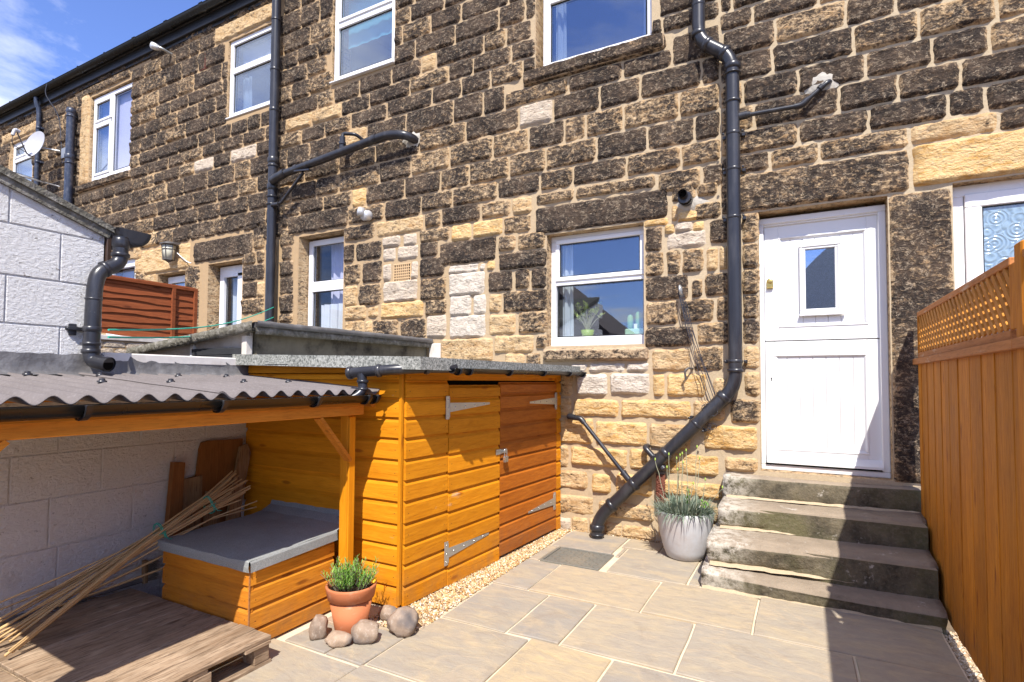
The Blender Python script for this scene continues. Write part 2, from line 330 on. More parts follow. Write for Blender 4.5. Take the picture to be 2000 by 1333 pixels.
def stepm():
    t = NT('mossy_gritstone_step')
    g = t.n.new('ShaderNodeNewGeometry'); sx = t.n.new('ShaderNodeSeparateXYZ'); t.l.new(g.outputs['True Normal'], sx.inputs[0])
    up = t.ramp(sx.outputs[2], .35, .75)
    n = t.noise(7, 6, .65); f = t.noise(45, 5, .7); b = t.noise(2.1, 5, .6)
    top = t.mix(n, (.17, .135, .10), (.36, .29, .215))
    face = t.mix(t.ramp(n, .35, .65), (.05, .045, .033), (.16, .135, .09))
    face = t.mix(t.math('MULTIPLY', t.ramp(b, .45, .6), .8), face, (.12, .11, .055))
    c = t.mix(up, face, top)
    c = t.mix(t.math('MULTIPLY', t.ramp(t.noise(5, 8, .75, t.map((1.2, 1.2, 1.2), loc=(3, 1, 0))), .60, .66), .75), c, (.50, .46, .40))
    c = t.mix(t.math('MULTIPLY', t.ramp(f, .5, .7), .4), c, (.24, .2, .15))
    xx = t.n.new('ShaderNodeSeparateXYZ'); t.l.new(t.pos, xx.inputs[0])
    lf = t.math('MULTIPLY', t.math('MULTIPLY_ADD', xx.outputs[0], -2.6, -.75, clamp=True), t.ramp(t.noise(14, 7, .75), .40, .56))
    c = t.mix(lf, c, (.56, .52, .45))
    nb = t.bump(n, .8, .03); nb = t.bump(f, .6, .008, nb)
    return t.fin(c, .92, nb, .15)
M['step'] = stepm()
def blockm():
    t = NT('white_painted_block')
    h1 = t.noise(38, 6, .75, t.map((1, 1, 1.4)), .15); f = t.noise(80, 3, .7)
    c = t.mix(t.noise(2.5, 5), (.82, .80, .78), (.90, .89, .88))
    c = t.mix(t.math('MULTIPLY', t.ramp(t.noise(3.1, 7, .72), .60, .70), .55), c, (.36, .30, .22))
    c = t.mix(t.math('MULTIPLY', t.ramp(t.noise(22, 6, .75, t.map((1, 1, 1.3), loc=(5, 0, 2))), .615, .665), .85), c, (.10, .075, .055))
    sx = t.n.new('ShaderNodeSeparateXYZ'); t.l.new(t.pos, sx.inputs[0])
    low = t.ramp(sx.outputs[2], .10, .95, (1, 1, 1), (0, 0, 0))
    tn = t.math('MULTIPLY', t.math('LESS_THAN', sx.outputs[2], 1.5), .45)  # own tan on the lower wall, colour lightened to lift the canopy's shade
    c = t.mix(tn, c, (.80, .66, .50)); c = t.mix(t.math('MULTIPLY', low, .35), c, (.78, .76, .78))
    nb = t.bump(h1, 1.0, .030); nb = t.bump(f, .3, .003, nb)
    return t.fin(c, .9, nb, .15)
M['block'] = blockm()
M['moss'] = mat_simple('mossy_verge', (.14, .13, .105), .95, .1, .5, 30, 1.0, .02, dirt=(.33, .31, .28), dirt_amt=.7, dscale=16)
M['fasciab'] = mat_simple('brown_fascia', (.055, .033, .024), .4, .4)
M['fascia'] = mat_simple('black_fascia', (.016, .016, .018), .35, .5)
M['slate'] = mat_simple('slate_roof', (.07, .07, .075), .6, .4, .3, 10, .5)
M['slate_pale'] = mat_simple('pale_slate_roof', (.60, .62, .62), .6, .4, .3, 10, .5)
M['render'] = mat_simple('pale_render', (.62, .58, .54), .9, .1, .1, 20, .4, .006, dirt=(.4, .33, .25), dirt_amt=.5)
M['nail'] = mat_simple('rusty_nail_head', (.12, .045, .015), .7, .2)
M['cement'] = mat_simple('grey_cement', (.40, .37, .32), .95, .1, .15, 30, .8, .012)
M['grimy'] = mat_simple('grimy_render', (.20, .175, .125), .9, .1, .3, 12, .7, .01, dirt=(.035, .03, .025), dirt_amt=.9, dscale=3)
M['plank'] = mat_simple('dark_plank', (.032, .033, .037), .7, .3, .3, 12, .4, .006)
M['dish'] = mat_simple('satellite_grey', (.42, .42, .45), .5, .4)
M['wire'] = mat_simple('dark_wire', (.03, .032, .045), .5, .4)
M['line'] = mat_simple('green_line', (.03, .42, .30), .5, .4)
M['rust'] = mat_simple('rusty_nut', (.20, .075, .05), .8, .2, .6, 60, .6)
M['frost'] = mat_simple('lantern_glass', (.50, .48, .38), .3, .5)
M['iron'] = mat_simple('lantern_iron', (.10, .09, .085), .5, .4)
M['airbrick'] = mat_simple('buff_airbrick', (.56, .38, .21), .8, .2)
M['redbrick'] = mat_simple('red_airbrick', (.16, .06, .045), .8, .2)
M['hole'] = mat_simple('hole', (.008, .007, .006), .95, .0)  # near-black colour standing in for the dark inside holes and gaps
M['tile'] = mat_simple('brown_pantile', (.085, .06, .05), .8, .2, .3, 10, .5)
M['bristle'] = mat_simple('bristle', (.28, .24, .19), .9, .1)

# ------------------------------------------------------------------ geometry helpers
class MB:
    def __init__(s): s.v = []; s.f = []; s.c = []; s.sm = []
    def add(s, vs, fs, smooth=False, col=None):
        o = len(s.v); s.v += [tuple(p) for p in vs]; s.f += [tuple(i + o for i in f) for f in fs]; s.sm += [smooth] * len(fs)
        s.c += [col if col is not None else (.5, .5, .5, 1)] * len(vs)
    def box(s, x0, y0, z0, x1, y1, z1, b=0.0):
        if x1 < x0: x0, x1 = x1, x0
        if y1 < y0: y0, y1 = y1, y0
        if z1 < z0: z0, z1 = z1, z0
        if b <= 0:
            vs = [(x0, y0, z0), (x1, y0, z0), (x1, y1, z0), (x0, y1, z0), (x0, y0, z1), (x1, y0, z1), (x1, y1, z1), (x0, y1, z1)]
            s.add(vs, [(0, 3, 2, 1), (4, 5, 6, 7), (0, 1, 5, 4), (1, 2, 6, 5), (2, 3, 7, 6), (3, 0, 4, 7)])
        else: s.obox(Vector(((x0 + x1) / 2, (y0 + y1) / 2, (z0 + z1) / 2)), Vector((1, 0, 0)), Vector((0, 1, 0)), Vector((0, 0, 1)), (x1 - x0) / 2, (y1 - y0) / 2, (z1 - z0) / 2, b)
    def obox(s, c, X, Y, Z, hx, hy, hz, b=0.0):
        c, X, Y, Z = Vector(c), Vector(X), Vector(Y), Vector(Z)
        if b <= 0:
            vs = [c + X * (sx * hx) + Y * (sy * hy) + Z * (sz * hz) for sz in (-1, 1) for sx, sy in ((-1, -1), (1, -1), (1, 1), (-1, 1))]
            s.add(vs, [(0, 3, 2, 1), (4, 5, 6, 7), (0, 1, 5, 4), (1, 2, 6, 5), (2, 3, 7, 6), (3, 0, 4, 7)]); return
        b = min(b, hx * .6, hy * .6, hz * .6)
        vs = []; idx = {}
        for sx in (-1, 1):
            for sy in (-1, 1):
                for sz in (-1, 1):
                    for k in range(3):
                        p = [hx, hy, hz]
                        for q in range(3):
                            if q != k: p[q] -= b
                        idx[(sx, sy, sz, k)] = len(vs); vs.append(c + X * (sx * p[0]) + Y * (sy * p[1]) + Z * (sz * p[2]))
        fs = []
        I = lambda sx, sy, sz, k: idx[(sx, sy, sz, k)]
        for q in (-1, 1):
            fs.append(tuple(I(q, a, b_, 0) for a, b_ in ((-1, -1), (1, -1), (1, 1), (-1, 1)))[::q])
            fs.append(tuple(I(a, q, b_, 1) for a, b_ in ((-1, -1), (-1, 1), (1, 1), (1, -1)))[::q])
            fs.append(tuple(I(a, b_, q, 2) for a, b_ in ((-1, -1), (1, -1), (1, 1), (-1, 1)))[::q])
        for a in (-1, 1):
            for b_ in (-1, 1):
                fs.append((I(a, b_, -1, 0), I(a, b_, 1, 0), I(a, b_, 1, 1), I(a, b_, -1, 1)))
                fs.append((I(a, -1, b_, 0), I(a, 1, b_, 0), I(a, 1, b_, 2), I(a, -1, b_, 2)))
                fs.append((I(-1, a, b_, 1), I(1, a, b_, 1), I(1, a, b_, 2), I(-1, a, b_, 2)))
                for d in (-1, 1): fs.append((I(a, b_, d, 0), I(a, b_, d, 1), I(a, b_, d, 2)))
        s.add(vs, fs)
    def bar(s, a, b, w, t, up=(0, 0, 1), bev=0.0):
        a, b = Vector(a), Vector(b); X = (b - a); L = X.length; X.normalize()
        Y = Vector(up).cross(X); Y.normalize(); Z = X.cross(Y)
        s.obox((a + b) / 2, X, Y, Z, L / 2, w / 2, t / 2, bev)
    def tube(s, pts, r, n=12, caps=True, col=None, closed=False):
        pts = [Vector(p) for p in pts]; m = len(pts); R = r if isinstance(r, (list, tuple)) else [r] * m
        vs = []; T = []
        for i in range(m):
            a = pts[max(0, i - 1)]; b = pts[min(m - 1, i + 1)]; d = (b - a); d.normalize(); T.append(d)
        N = Vector((0, 0, 1)) if abs(T[0].z) < .9 else Vector((1, 0, 0))
        N = (N - T[0] * N.dot(T[0])).normalized()
        for i in range(m):
            N = (N - T[i] * N.dot(T[i])).normalized(); B = T[i].cross(N)
            for k in range(n):
                a = 2 * math.pi * k / n; vs.append(pts[i] + (N * math.cos(a) + B * math.sin(a)) * R[i])
        fs = [(i * n + k, i * n + (k + 1) % n, (i + 1) * n + (k + 1) % n, (i + 1) * n + k) for i in range(m - 1) for k in range(n)]
        s.add(vs, fs, True, col)
        if caps:
            o = len(vs)
            s.add([v for v in vs[:n]], [tuple(range(n))[::-1]], False, col); s.add([v for v in vs[-n:]], [tuple(range(n))], False, col)
    def lathe(s, prof, c=(0, 0, 0), n=32, col=None, axis=None):
        vs = []; c = Vector(c)
        A = Vector(axis or (0, 0, 1)).normalized(); P = Vector((1, 0, 0)) if abs(A.x) < .9 else Vector((0, 1, 0)); P = (P - A * P.dot(A)).normalized(); Q = A.cross(P)
        for r, z in prof:
            for k in range(n):
                a = 2 * math.pi * k / n; vs.append(c + A * z + (P * math.cos(a) + Q * math.sin(a)) * r)
        s.add(vs, [(i * n + k, i * n + (k + 1) % n, (i + 1) * n + (k + 1) % n, (i + 1) * n + k) for i in range(len(prof) - 1) for k in range(n)], True, col)
    def prism(s, poly, ext, smooth=False):
        # poly: list of 3D points, ext: extrusion vector
        n = len(poly); e = Vector(ext); vs = [Vector(p) for p in poly] + [Vector(p) + e for p in poly]
        s.add(vs, [tuple(range(n))[::-1], tuple(range(n, 2 * n))] + [(i, (i + 1) % n, n + (i + 1) % n, n + i) for i in range(n)], smooth)
    def mesh(s, name):
        me = bpy.data.meshes.new(name); me.from_pydata(s.v, [], s.f)
        if any(s.sm): me.polygons.foreach_set('use_smooth', s.sm)
        return me
    def build(s, name, mt, parent=None, tone=False, loc=None):
        me = s.mesh(name)
        if tone:
            a = me.color_attributes.new('tone', 'FLOAT_COLOR', 'POINT'); a.data.foreach_set('color', [x for c in s.c for x in c])
        me.materials.append(M[mt] if isinstance(mt, str) else mt)
        return link(name, me, parent)
def link(name, me, parent=None):
    o = bpy.data.objects.new(name, me); COL.objects.link(o)
    if parent is not None:
        o.parent = parent; o.matrix_parent_inverse = parent.matrix_basis.inverted()
    return o
def tag(o, label=None, cat=None, group=None, kind=None):
    if label: o['label'] = label
    if cat: o['category'] = cat
    if group: o['group'] = group
    if kind: o['kind'] = kind
    return o
def empty(name, loc, label, cat, group=None):
    o = bpy.data.objects.new(name, None); COL.objects.link(o); o.location = loc; o.empty_display_size = .1
    return tag(o, label, cat, group)
def fillet(P, r, n=6):
    P = [Vector(p) for p in P]; out = [P[0]]
    for i in range(1, len(P) - 1):
        a, b, c = P[i - 1], P[i], P[i + 1]; d1 = (a - b); d2 = (c - b); rr = min(r, d1.length * .45, d2.length * .45)
        p = b + d1.normalized() * rr; q = b + d2.normalized() * rr
        for k in range(n + 1):
            t = k / n; out.append(p * (1 - t) ** 2 + b * 2 * t * (1 - t) + q * t * t)
    out.append(P[-1]); return out
def part(name, mt, parent, fn, tone=False):
    b = MB(); fn(b); return b.build(name, mt, parent, tone)

STONES = [
 (0.867,4.222,1.323,4.458,'M'),(1.339,4.222,1.731,4.458,'M'),(-0.18,4.222,0.413,4.458,'D'),(-0.333,3.757,0.299,3.978,'D'),(1.117,3.757,1.507,3.978,'D'),(1.292,3.992,1.657,4.208,'M'),
 (1.33,3.377,1.809,3.533,'D'),(0.521,3.547,1.021,3.743,'D'),(-0.158,4.472,0.362,4.703,'M'),(0.428,4.222,0.853,4.458,'M'),(0.17,3.367,0.775,3.533,'M'),(0.789,3.377,1.315,3.533,'T'),
 (0.507,3.992,0.933,4.208,'D'),(0.723,3.757,1.101,3.978,'D'),(-0.613,3.547,0.001,3.743,'M'),(0.019,3.992,0.492,4.208,'D'),(0.017,3.547,0.507,3.743,'D'),(0.315,3.757,0.709,3.978,'D'),
 (0.948,3.992,1.277,4.208,'D'),(-1.349,4.262,-0.791,4.503,'D'),(0.72,4.472,1.036,4.703,'D'),(-1.515,3.997,-0.995,4.248,'M'),(-1.045,4.517,-0.627,4.798,'D'),(1.262,3.547,1.547,3.743,'D'),
 (0.378,4.472,0.706,4.703,'D'),(-3.737,2.84,-2.976,3.109,'D'),(-0.785,0.893,-0.343,1.111,'Y'),(-0.613,4.222,-0.196,4.458,'D'),(-1.56,1.151,-0.899,1.325,'Y'),(-0.421,3.992,0.005,4.208,'D'),
 (-0.59,4.472,-0.173,4.703,'D'),(-3.7,1.712,-3.006,1.978,'T'),(-1.819,0.88,-1.303,1.106,'Y'),(-1.168,5.032,-0.627,5.228,'D'),(-0.338,4.717,0.164,4.883,'D'),(-1.799,3.742,-1.298,3.983,'D'),
 (-1.138,0.644,-0.657,0.837,'Y'),(-1.283,3.742,-0.857,3.983,'D'),(-2.365,3.742,-1.815,3.983,'M'),(-1.49,3.522,-0.98,3.728,'M'),(-3.384,4.262,-2.704,4.503,'D'),(-4.256,4.512,-3.567,4.792,'D'),
 (-1.317,2.27,-0.914,2.502,'D'),(-2.081,0.653,-1.498,0.838,'Y'),(-0.981,3.997,-0.627,4.248,'M'),(-2.054,3.522,-1.505,3.728,'D'),(-1.283,0.869,-0.9,1.101,'T'),(-2.282,4.262,-1.782,4.503,'D'),
 (-1.206,0.442,-0.632,0.585,'Y'),(-1.185,0.232,-0.634,0.379,'T'),(-2.867,4.517,-2.121,4.692,'M'),(-1.319,1.826,-0.873,2.015,'D'),(-2.025,3.372,-1.215,3.495,'M'),(-2.886,2.242,-2.352,2.474,'M'),
 (-2.235,0.866,-1.841,1.125,'Y'),(-1.115,1.358,-0.762,1.575,'Y'),(-1.766,4.262,-1.365,4.503,'D'),(-0.209,3.367,0.154,3.533,'M'),(-3.6,3.997,-3.032,4.248,'M'),(-4.044,4.26,-3.398,4.501,'M'),
 (-1.915,3.997,-1.53,4.248,'M'),(-1.136,4.863,-0.627,5.018,'D'),(1.036,3.547,1.246,3.743,'D'),(-1.787,0.17,-1.24,0.322,'T'),(-2.107,4.517,-1.546,4.692,'D'),(-0.505,4.897,-0.211,5.123,'D'),
 (-1.672,1.37,-1.276,1.581,'W'),(-1.254,1.595,-0.901,1.807,'T'),(-0.613,3.367,-0.225,3.533,'D'),(-1.185,3.3,-0.8,3.495,'M'),(-3.458,5.707,-2.842,5.923,'D'),(-1.53,4.517,-1.06,4.692,'D'),
 (0.179,4.717,0.492,4.883,'M'),(-4.899,4.501,-4.272,4.78,'D'),(-3.542,5.462,-2.964,5.693,'D'),(-0.966,3.522,-0.627,3.728,'M'),(-2.937,2.713,-2.358,2.903,'D'),(-3.59,1.983,-3.102,2.243,'W'),
 (-3.601,2.468,-3.116,2.733,'W'),(-4.744,4.252,-4.059,4.491,'D'),(-3.328,3.742,-2.825,3.983,'M'),(-1.2,0.042,-0.635,0.156,'T'),(-2.571,3.997,-2.168,4.248,'D'),(-3.81,5.242,-3.164,5.448,'D'),
 (-2.049,1.147,-1.581,1.323,'Y'),(-3.558,3.522,-2.967,3.728,'M'),(-2.811,3.742,-2.379,3.983,'M'),(-1.314,2.038,-1.006,2.264,'M'),(-4.171,3.995,-3.615,4.245,'M'),(-1.607,0.405,-1.254,0.609,'Y'),
 (-3.018,3.997,-2.585,4.248,'M'),(-2.953,3.522,-2.446,3.728,'D'),(-0.987,2.052,-0.69,2.262,'M'),(-0.613,3.757,-0.348,3.978,'M'),(-0.561,1.138,-0.31,1.349,'M'),(-4.128,5.457,-3.556,5.69,'D'),
 (-5.37,3.986,-4.691,4.23,'M'),(-0.837,1.838,-0.558,2.042,'M'),(-2.69,4.262,-2.296,4.503,'G'),(-4.587,2.457,-4.059,2.719,'G'),(-4.564,4.8,-3.881,5.005,'D'),(-4.72,3.296,-3.985,3.487,'T'),
 (-4.622,2.255,-3.964,2.461,'Y'),(-2.989,1.8,-2.507,1.995,'T'),(-0.869,1.598,-0.618,1.816,'M'),(-4.151,6.157,-3.665,6.423,'D'),(-4.882,3.742,-4.28,3.976,'D'),(-3.553,4.517,-3.162,4.798,'D'),
 (-2.024,1.352,-1.698,1.573,'W'),(-4.265,3.742,-3.744,3.98,'D'),(-3.709,3.313,-3.19,3.517,'D'),(-1.111,2.75,-0.754,2.904,'P'),(-2.224,0.163,-1.841,0.345,'T'),(-2.694,2.007,-2.351,2.244,'M'),
 (-5.37,4.243,-4.76,4.48,'D'),(-0.843,3.742,-0.627,3.983,'D'),(-5.922,4.492,-5.337,4.768,'D'),(-3.287,5.032,-2.805,5.228,'D'),(-0.88,1.148,-0.607,1.326,'T'),(-2.432,3.522,-2.068,3.728,'M'),
 (-4.675,3.991,-4.187,4.238,'D'),(-3.7,5.937,-3.209,6.143,'D'),(-4.204,5.025,-3.643,5.22,'M'),(-4.856,5.011,-4.219,5.205,'D'),(-4.579,3.522,-4.025,3.728,'D'),(-6.019,4.242,-5.386,4.478,'D'),
 (-0.77,2.275,-0.56,2.489,'M'),(-4.017,2.447,-3.642,2.709,'M'),(-5.199,3.522,-4.594,3.728,'M'),(-3.729,3.742,-3.342,3.983,'M'),(-6.746,6.437,-6.158,6.733,'D'),(-3.054,4.812,-2.661,5.018,'M'),
 (-3.06,2.004,-2.72,2.229,'T'),(-0.613,4.717,-0.353,4.883,'D'),(-4.212,5.936,-3.714,6.143,'D'),(-2.225,0.411,-1.898,0.592,'T'),(-5.176,4.788,-4.58,4.99,'D'),(-6.721,5.687,-6.029,5.918,'D'),
 (-6.51,5.202,-5.808,5.418,'D'),(-4.311,1.994,-3.927,2.243,'M'),(-4.567,3.494,-4.034,3.685,'D'),(-3.897,5.706,-3.472,5.923,'D'),(-0.967,2.513,-0.776,2.741,'M'),(-4.01,3.522,-3.573,3.728,'M'),
 (-5.03,5.212,-4.513,5.426,'D'),(-2.95,5.462,-2.636,5.693,'D'),(-3.147,4.517,-2.882,4.798,'D'),(-3.281,3.115,-2.895,3.305,'Y'),(-3.073,2.482,-2.766,2.709,'D'),(-3.448,4.812,-3.069,5.018,'D'),
 (-0.449,2.738,-0.313,3,'M'),(-0.613,3.992,-0.436,4.208,'M'),(-4.334,5.7,-3.911,5.922,'M'),(-5.321,4.493,-4.915,4.77,'T'),(-3.866,4.811,-3.462,5.017,'D'),(-4.497,5.225,-4.046,5.436,'D'),
 (-0.723,2.759,-0.556,2.985,'D'),(-4.026,2.724,-3.667,2.956,'D'),(-2.154,3.997,-1.931,4.248,'M'),(-0.857,2.995,-0.62,3.158,'M'),(-2.877,3.11,-2.545,3.303,'M'),(-0.614,0.711,-0.339,0.834,'T'),
 (-4.994,2.446,-4.621,2.712,'M'),(-2.704,2.908,-2.377,3.093,'M'),(-3.166,3.318,-2.795,3.5,'M'),(-6.499,6.157,-5.982,6.423,'D'),(-3.588,2.234,-3.292,2.479,'W'),(-8.181,4.492,-7.543,4.768,'D'),
 (-1.551,-0.007,-1.22,0.119,'T'),(-5.052,3.027,-4.626,3.255,'D'),(-3.915,1.998,-3.631,2.265,'G'),(-2.828,5.707,-2.535,5.923,'D'),(-0.453,2.275,-0.313,2.506,'M'),(-4.749,2.035,-4.342,2.252,'M'),
 (-2.857,5.242,-2.555,5.448,'D'),(-8.614,6.157,-7.921,6.423,'D'),(-1.316,2.509,-1.139,2.738,'M'),(-5.265,3.303,-4.745,3.492,'M'),(-7.856,3.985,-7.206,4.228,'D'),(-2.485,3.372,-2.05,3.495,'M'),
 (-0.777,4.262,-0.627,4.503,'D'),(-0.451,2.506,-0.313,2.734,'M'),(-6.382,4.492,-5.938,4.768,'D'),(-1.316,2.743,-1.152,2.985,'D'),(-0.775,3.3,-0.6,3.495,'D'),(-5.134,3.52,-4.604,3.693,'D'),
 (-6.278,3.985,-5.806,4.228,'D'),(-5.967,6.157,-5.547,6.423,'M'),(-6.542,4.242,-6.035,4.478,'D'),(-0.451,1.835,-0.313,2.049,'M'),(-2.791,5.032,-2.504,5.228,'D'),(-0.449,2.058,-0.313,2.272,'M'),
 (-7.163,4.492,-6.684,4.768,'D'),(-1.477,0.655,-1.289,0.853,'Y'),(-10.101,6.437,-9.386,6.733,'M'),(-4.032,3.142,-3.596,3.301,'M'),(-5.49,5.202,-5.046,5.418,'D'),(-8.589,3.712,-7.954,3.964,'D'),
 (-8.803,4.492,-8.197,4.768,'D'),(-4.935,2.735,-4.621,2.999,'D'),(-5.353,4.999,-4.872,5.19,'D'),(-5.654,3.782,-5.15,3.971,'M'),(-0.447,1.613,-0.313,1.82,'T'),(-5.897,4.997,-5.368,5.188,'T'),
 (-5.79,3.985,-5.386,4.228,'M'),(-4.462,6.157,-4.166,6.423,'D'),(-3.629,5.032,-3.301,5.228,'D'),(-1.859,0.393,-1.659,0.588,'Y'),(-1.061,3.192,-0.842,3.343,'M'),(-3.15,5.242,-2.872,5.448,'M'),
 (-7.945,3.72,-7.353,3.953,'D'),(-4.462,5.446,-4.144,5.683,'D'),(-6.746,5.932,-6.204,6.143,'D'),(-9.63,3.985,-8.909,4.228,'D'),(-5.643,4.782,-5.192,4.983,'M'),(-5.95,5.432,-5.547,5.673,'M'),
 (-6.143,6.437,-5.801,6.733,'D'),(-6.725,3.985,-6.293,4.228,'M'),(-8.546,4.242,-7.946,4.478,'D'),(-1.112,2.51,-0.983,2.742,'M'),(-3.576,3.107,-3.3,3.303,'Y'),(-7.29,2.942,-6.814,3.174,'D'),
 (-6.746,5.432,-6.315,5.673,'M'),(-8.312,6.437,-7.848,6.733,'D'),(-7.302,2.452,-6.825,2.681,'M'),(-7.191,3.985,-6.74,4.228,'D'),(-6.416,4.997,-5.913,5.188,'T'),(-7.637,4.782,-7.051,4.983,'G'),
 (-6.735,7.027,-6.231,7.233,'D'),(-8.415,3.985,-7.871,4.228,'D'),(-3.943,2.265,-3.635,2.449,'M'),(-2.773,3.305,-2.537,3.493,'T'),(-0.703,1.347,-0.571,1.537,'T'),(-7.013,7.247,-6.571,7.493,'D'),
 (-10.434,4.492,-9.787,4.768,'D'),(-6.995,4.242,-6.557,4.478,'D'),(-2.857,1.625,-2.607,1.797,'T'),(-6.095,4.782,-5.659,4.983,'D'),(-7.28,2.458,-6.814,2.682,'M'),(-8.794,5.432,-8.216,5.673,'D'),
 (-0.668,2.052,-0.556,2.273,'M'),(-5.253,2.734,-4.972,2.994,'M'),(-3.399,1.626,-2.879,1.715,'T'),(-2.54,2.484,-2.358,2.704,'D'),(-5.855,6.758,-5.475,6.983,'D'),(-1.892,1.591,-1.518,1.678,'W'),
 (-7.036,4.782,-6.532,4.983,'D'),(-6.013,5.687,-5.641,5.918,'M'),(-7.718,3.742,-7.231,3.971,'D'),(-5.229,2.264,-4.863,2.454,'T'),(-7.93,4.242,-7.442,4.478,'D'),(-0.443,1.422,-0.313,1.589,'T'),
 (-6.094,3.782,-5.67,3.971,'D'),(-2.21,1.349,-2.06,1.577,'T'),(-7.248,7.027,-6.75,7.233,'D'),(-0.834,3.205,-0.646,3.335,'M'),(-6.964,5.202,-6.525,5.418,'D'),(-8.202,7.247,-7.714,7.493,'D'),
 (-0.439,1.372,-0.313,1.538,'T'),(-2.735,2.491,-2.556,2.709,'M'),(-9.037,5.687,-8.473,5.918,'D'),(-4.374,2.969,-4.055,3.14,'G'),(-7.427,4.242,-7.01,4.478,'M'),(-9.578,6.157,-9.056,6.423,'D'),
 (-6.3,5.432,-5.965,5.673,'D'),(-6.516,4.782,-6.11,4.983,'M'),(-7.216,3.742,-6.82,3.971,'D'),(-6.188,5.932,-5.82,6.143,'D'),(-4.029,2.969,-3.764,3.152,'D'),(-9.772,4.492,-9.274,4.768,'M'),
 (-2.072,-0.034,-1.897,0.133,'T'),(-7.527,4.492,-7.178,4.768,'M'),(-8.947,6.437,-8.529,6.733,'D'),(-7.349,4.997,-6.865,5.188,'D'),(-8.58,3.742,-8.094,3.971,'D'),(-2.234,0.613,-2.1,0.84,'T'),
 (-7.301,3.692,-6.956,3.953,'D'),(-5.247,2.45,-5.018,2.716,'T'),(-3.613,2.727,-3.199,2.829,'W'),(-2.948,2.926,-2.731,3.097,'M'),(-1.245,1.358,-1.135,1.573,'Y'),(-2.235,1.146,-2.072,1.331,'Y'),
 (-9.328,5.432,-8.809,5.673,'M'),(-5.785,6.437,-5.547,6.733,'D'),(-0.751,2.513,-0.653,2.728,'T'),(-8.201,5.432,-7.767,5.673,'D'),(-0.613,4.897,-0.519,5.123,'D'),(-9.259,4.492,-8.819,4.768,'D'),
 (-6.514,6.747,-6.178,6.983,'D'),(-3.268,2.237,-3.099,2.467,'W'),(-8.893,3.985,-8.43,4.228,'D'),(-6.216,6.997,-5.899,7.233,'D'),(-7.4,7.247,-7.028,7.493,'M'),(-6.85,4.997,-6.431,5.188,'D'),
 (-6.805,3.742,-6.465,3.971,'D'),(-1.01,2.997,-0.793,3.096,'Y'),(-9.392,7.247,-8.89,7.493,'D'),(-6.497,3.376,-6.206,3.627,'M'),(-8.906,6.997,-8.427,7.233,'M'),(-5.225,2.098,-4.898,2.267,'T'),
 (-9.543,4.242,-9.036,4.478,'D'),(-6.475,2.425,-6.201,2.684,'D'),(-9.37,6.437,-8.963,6.733,'D'),(-9.066,3.712,-8.629,3.963,'D'),(-9.546,5.202,-8.995,5.418,'D'),(-6.669,4.492,-6.397,4.768,'D'),
 (-8.98,5.202,-8.472,5.418,'D'),(-9.021,4.242,-8.561,4.478,'D'),(-5.135,3.742,-4.897,3.973,'Y'),(-10.424,6.157,-9.912,6.423,'M'),(-6.163,6.747,-5.87,6.983,'D'),(-4.462,5.934,-4.227,6.143,'M'),
 (-8.319,4.997,-7.817,5.188,'D'),(-10.966,4.492,-10.449,4.768,'D'),(-10.584,7.038,-9.883,7.233,'D'),(-9.04,6.157,-8.629,6.423,'M'),(-5.792,5.202,-5.506,5.418,'M'),(-8.097,7.027,-7.644,7.233,'D'),
 (-0.642,2.511,-0.558,2.727,'T'),(-2.595,1.624,-2.426,1.798,'M'),(-1.724,-0.013,-1.552,0.119,'T'),(-4.031,5.234,-3.825,5.442,'T'),(-8.458,5.687,-8.043,5.918,'D'),(-8.538,4.782,-8.063,4.983,'G'),
 (-10.291,4.782,-9.675,4.983,'M'),(-9.9,7.247,-9.407,7.493,'D'),(-3.954,3.315,-3.729,3.494,'M'),(-7.28,2.69,-6.955,2.922,'D'),(-10.123,5.202,-9.562,5.418,'D'),(-3.061,2.256,-2.903,2.461,'T'),
 (-8.31,5.932,-7.871,6.143,'D'),(-10.06,4.242,-9.558,4.478,'D'),(-7.645,5.202,-7.267,5.418,'D'),(-7.802,4.997,-7.365,5.188,'D'),(-6.483,2.693,-6.209,2.93,'D'),(-6.45,3.782,-6.109,3.971,'D'),
 (-10.607,4.242,-10.075,4.478,'D'),(-1.883,-0.012,-1.738,0.144,'T'),(-8.485,6.747,-8.093,6.983,'D'),(-9.854,4.997,-9.276,5.188,'D'),(-9.37,6.997,-8.921,7.233,'D'),(-9.867,6.997,-9.386,7.233,'D'),
 (-7.081,3.522,-6.743,3.728,'D'),(-9.505,5.687,-9.053,5.918,'M'),(-10.177,3.742,-9.685,3.971,'D'),(-9.006,3.742,-8.595,3.971,'D'),(-6.49,2.941,-6.217,3.165,'D'),(-10.405,7.247,-9.915,7.493,'D'),
 (-9.242,5.932,-8.77,6.143,'D'),(-0.889,2.276,-0.788,2.449,'M'),(-10.044,6.747,-9.563,6.983,'M'),(-8.037,5.202,-7.66,5.418,'D'),(-8.457,5.202,-8.053,5.418,'D'),(-8.755,5.932,-8.325,6.143,'D'),
 (-8.048,4.782,-7.652,4.983,'D'),(-8.079,3.742,-7.733,3.971,'M'),(-8.803,4.997,-8.334,5.188,'M'),(-5.804,5.932,-5.547,6.143,'M'),(-9.91,3.728,-9.49,3.976,'T'),(-7.629,7.027,-7.263,7.233,'D'),
 (-10.082,3.985,-9.645,4.228,'M'),(-6.728,3.522,-6.432,3.728,'D'),(-11.904,4.492,-11.407,4.768,'M'),(-2.232,-0.035,-2.078,0.11,'G'),(-10.891,4.782,-10.306,4.983,'D'),(-10.093,5.432,-9.654,5.673,'D'),
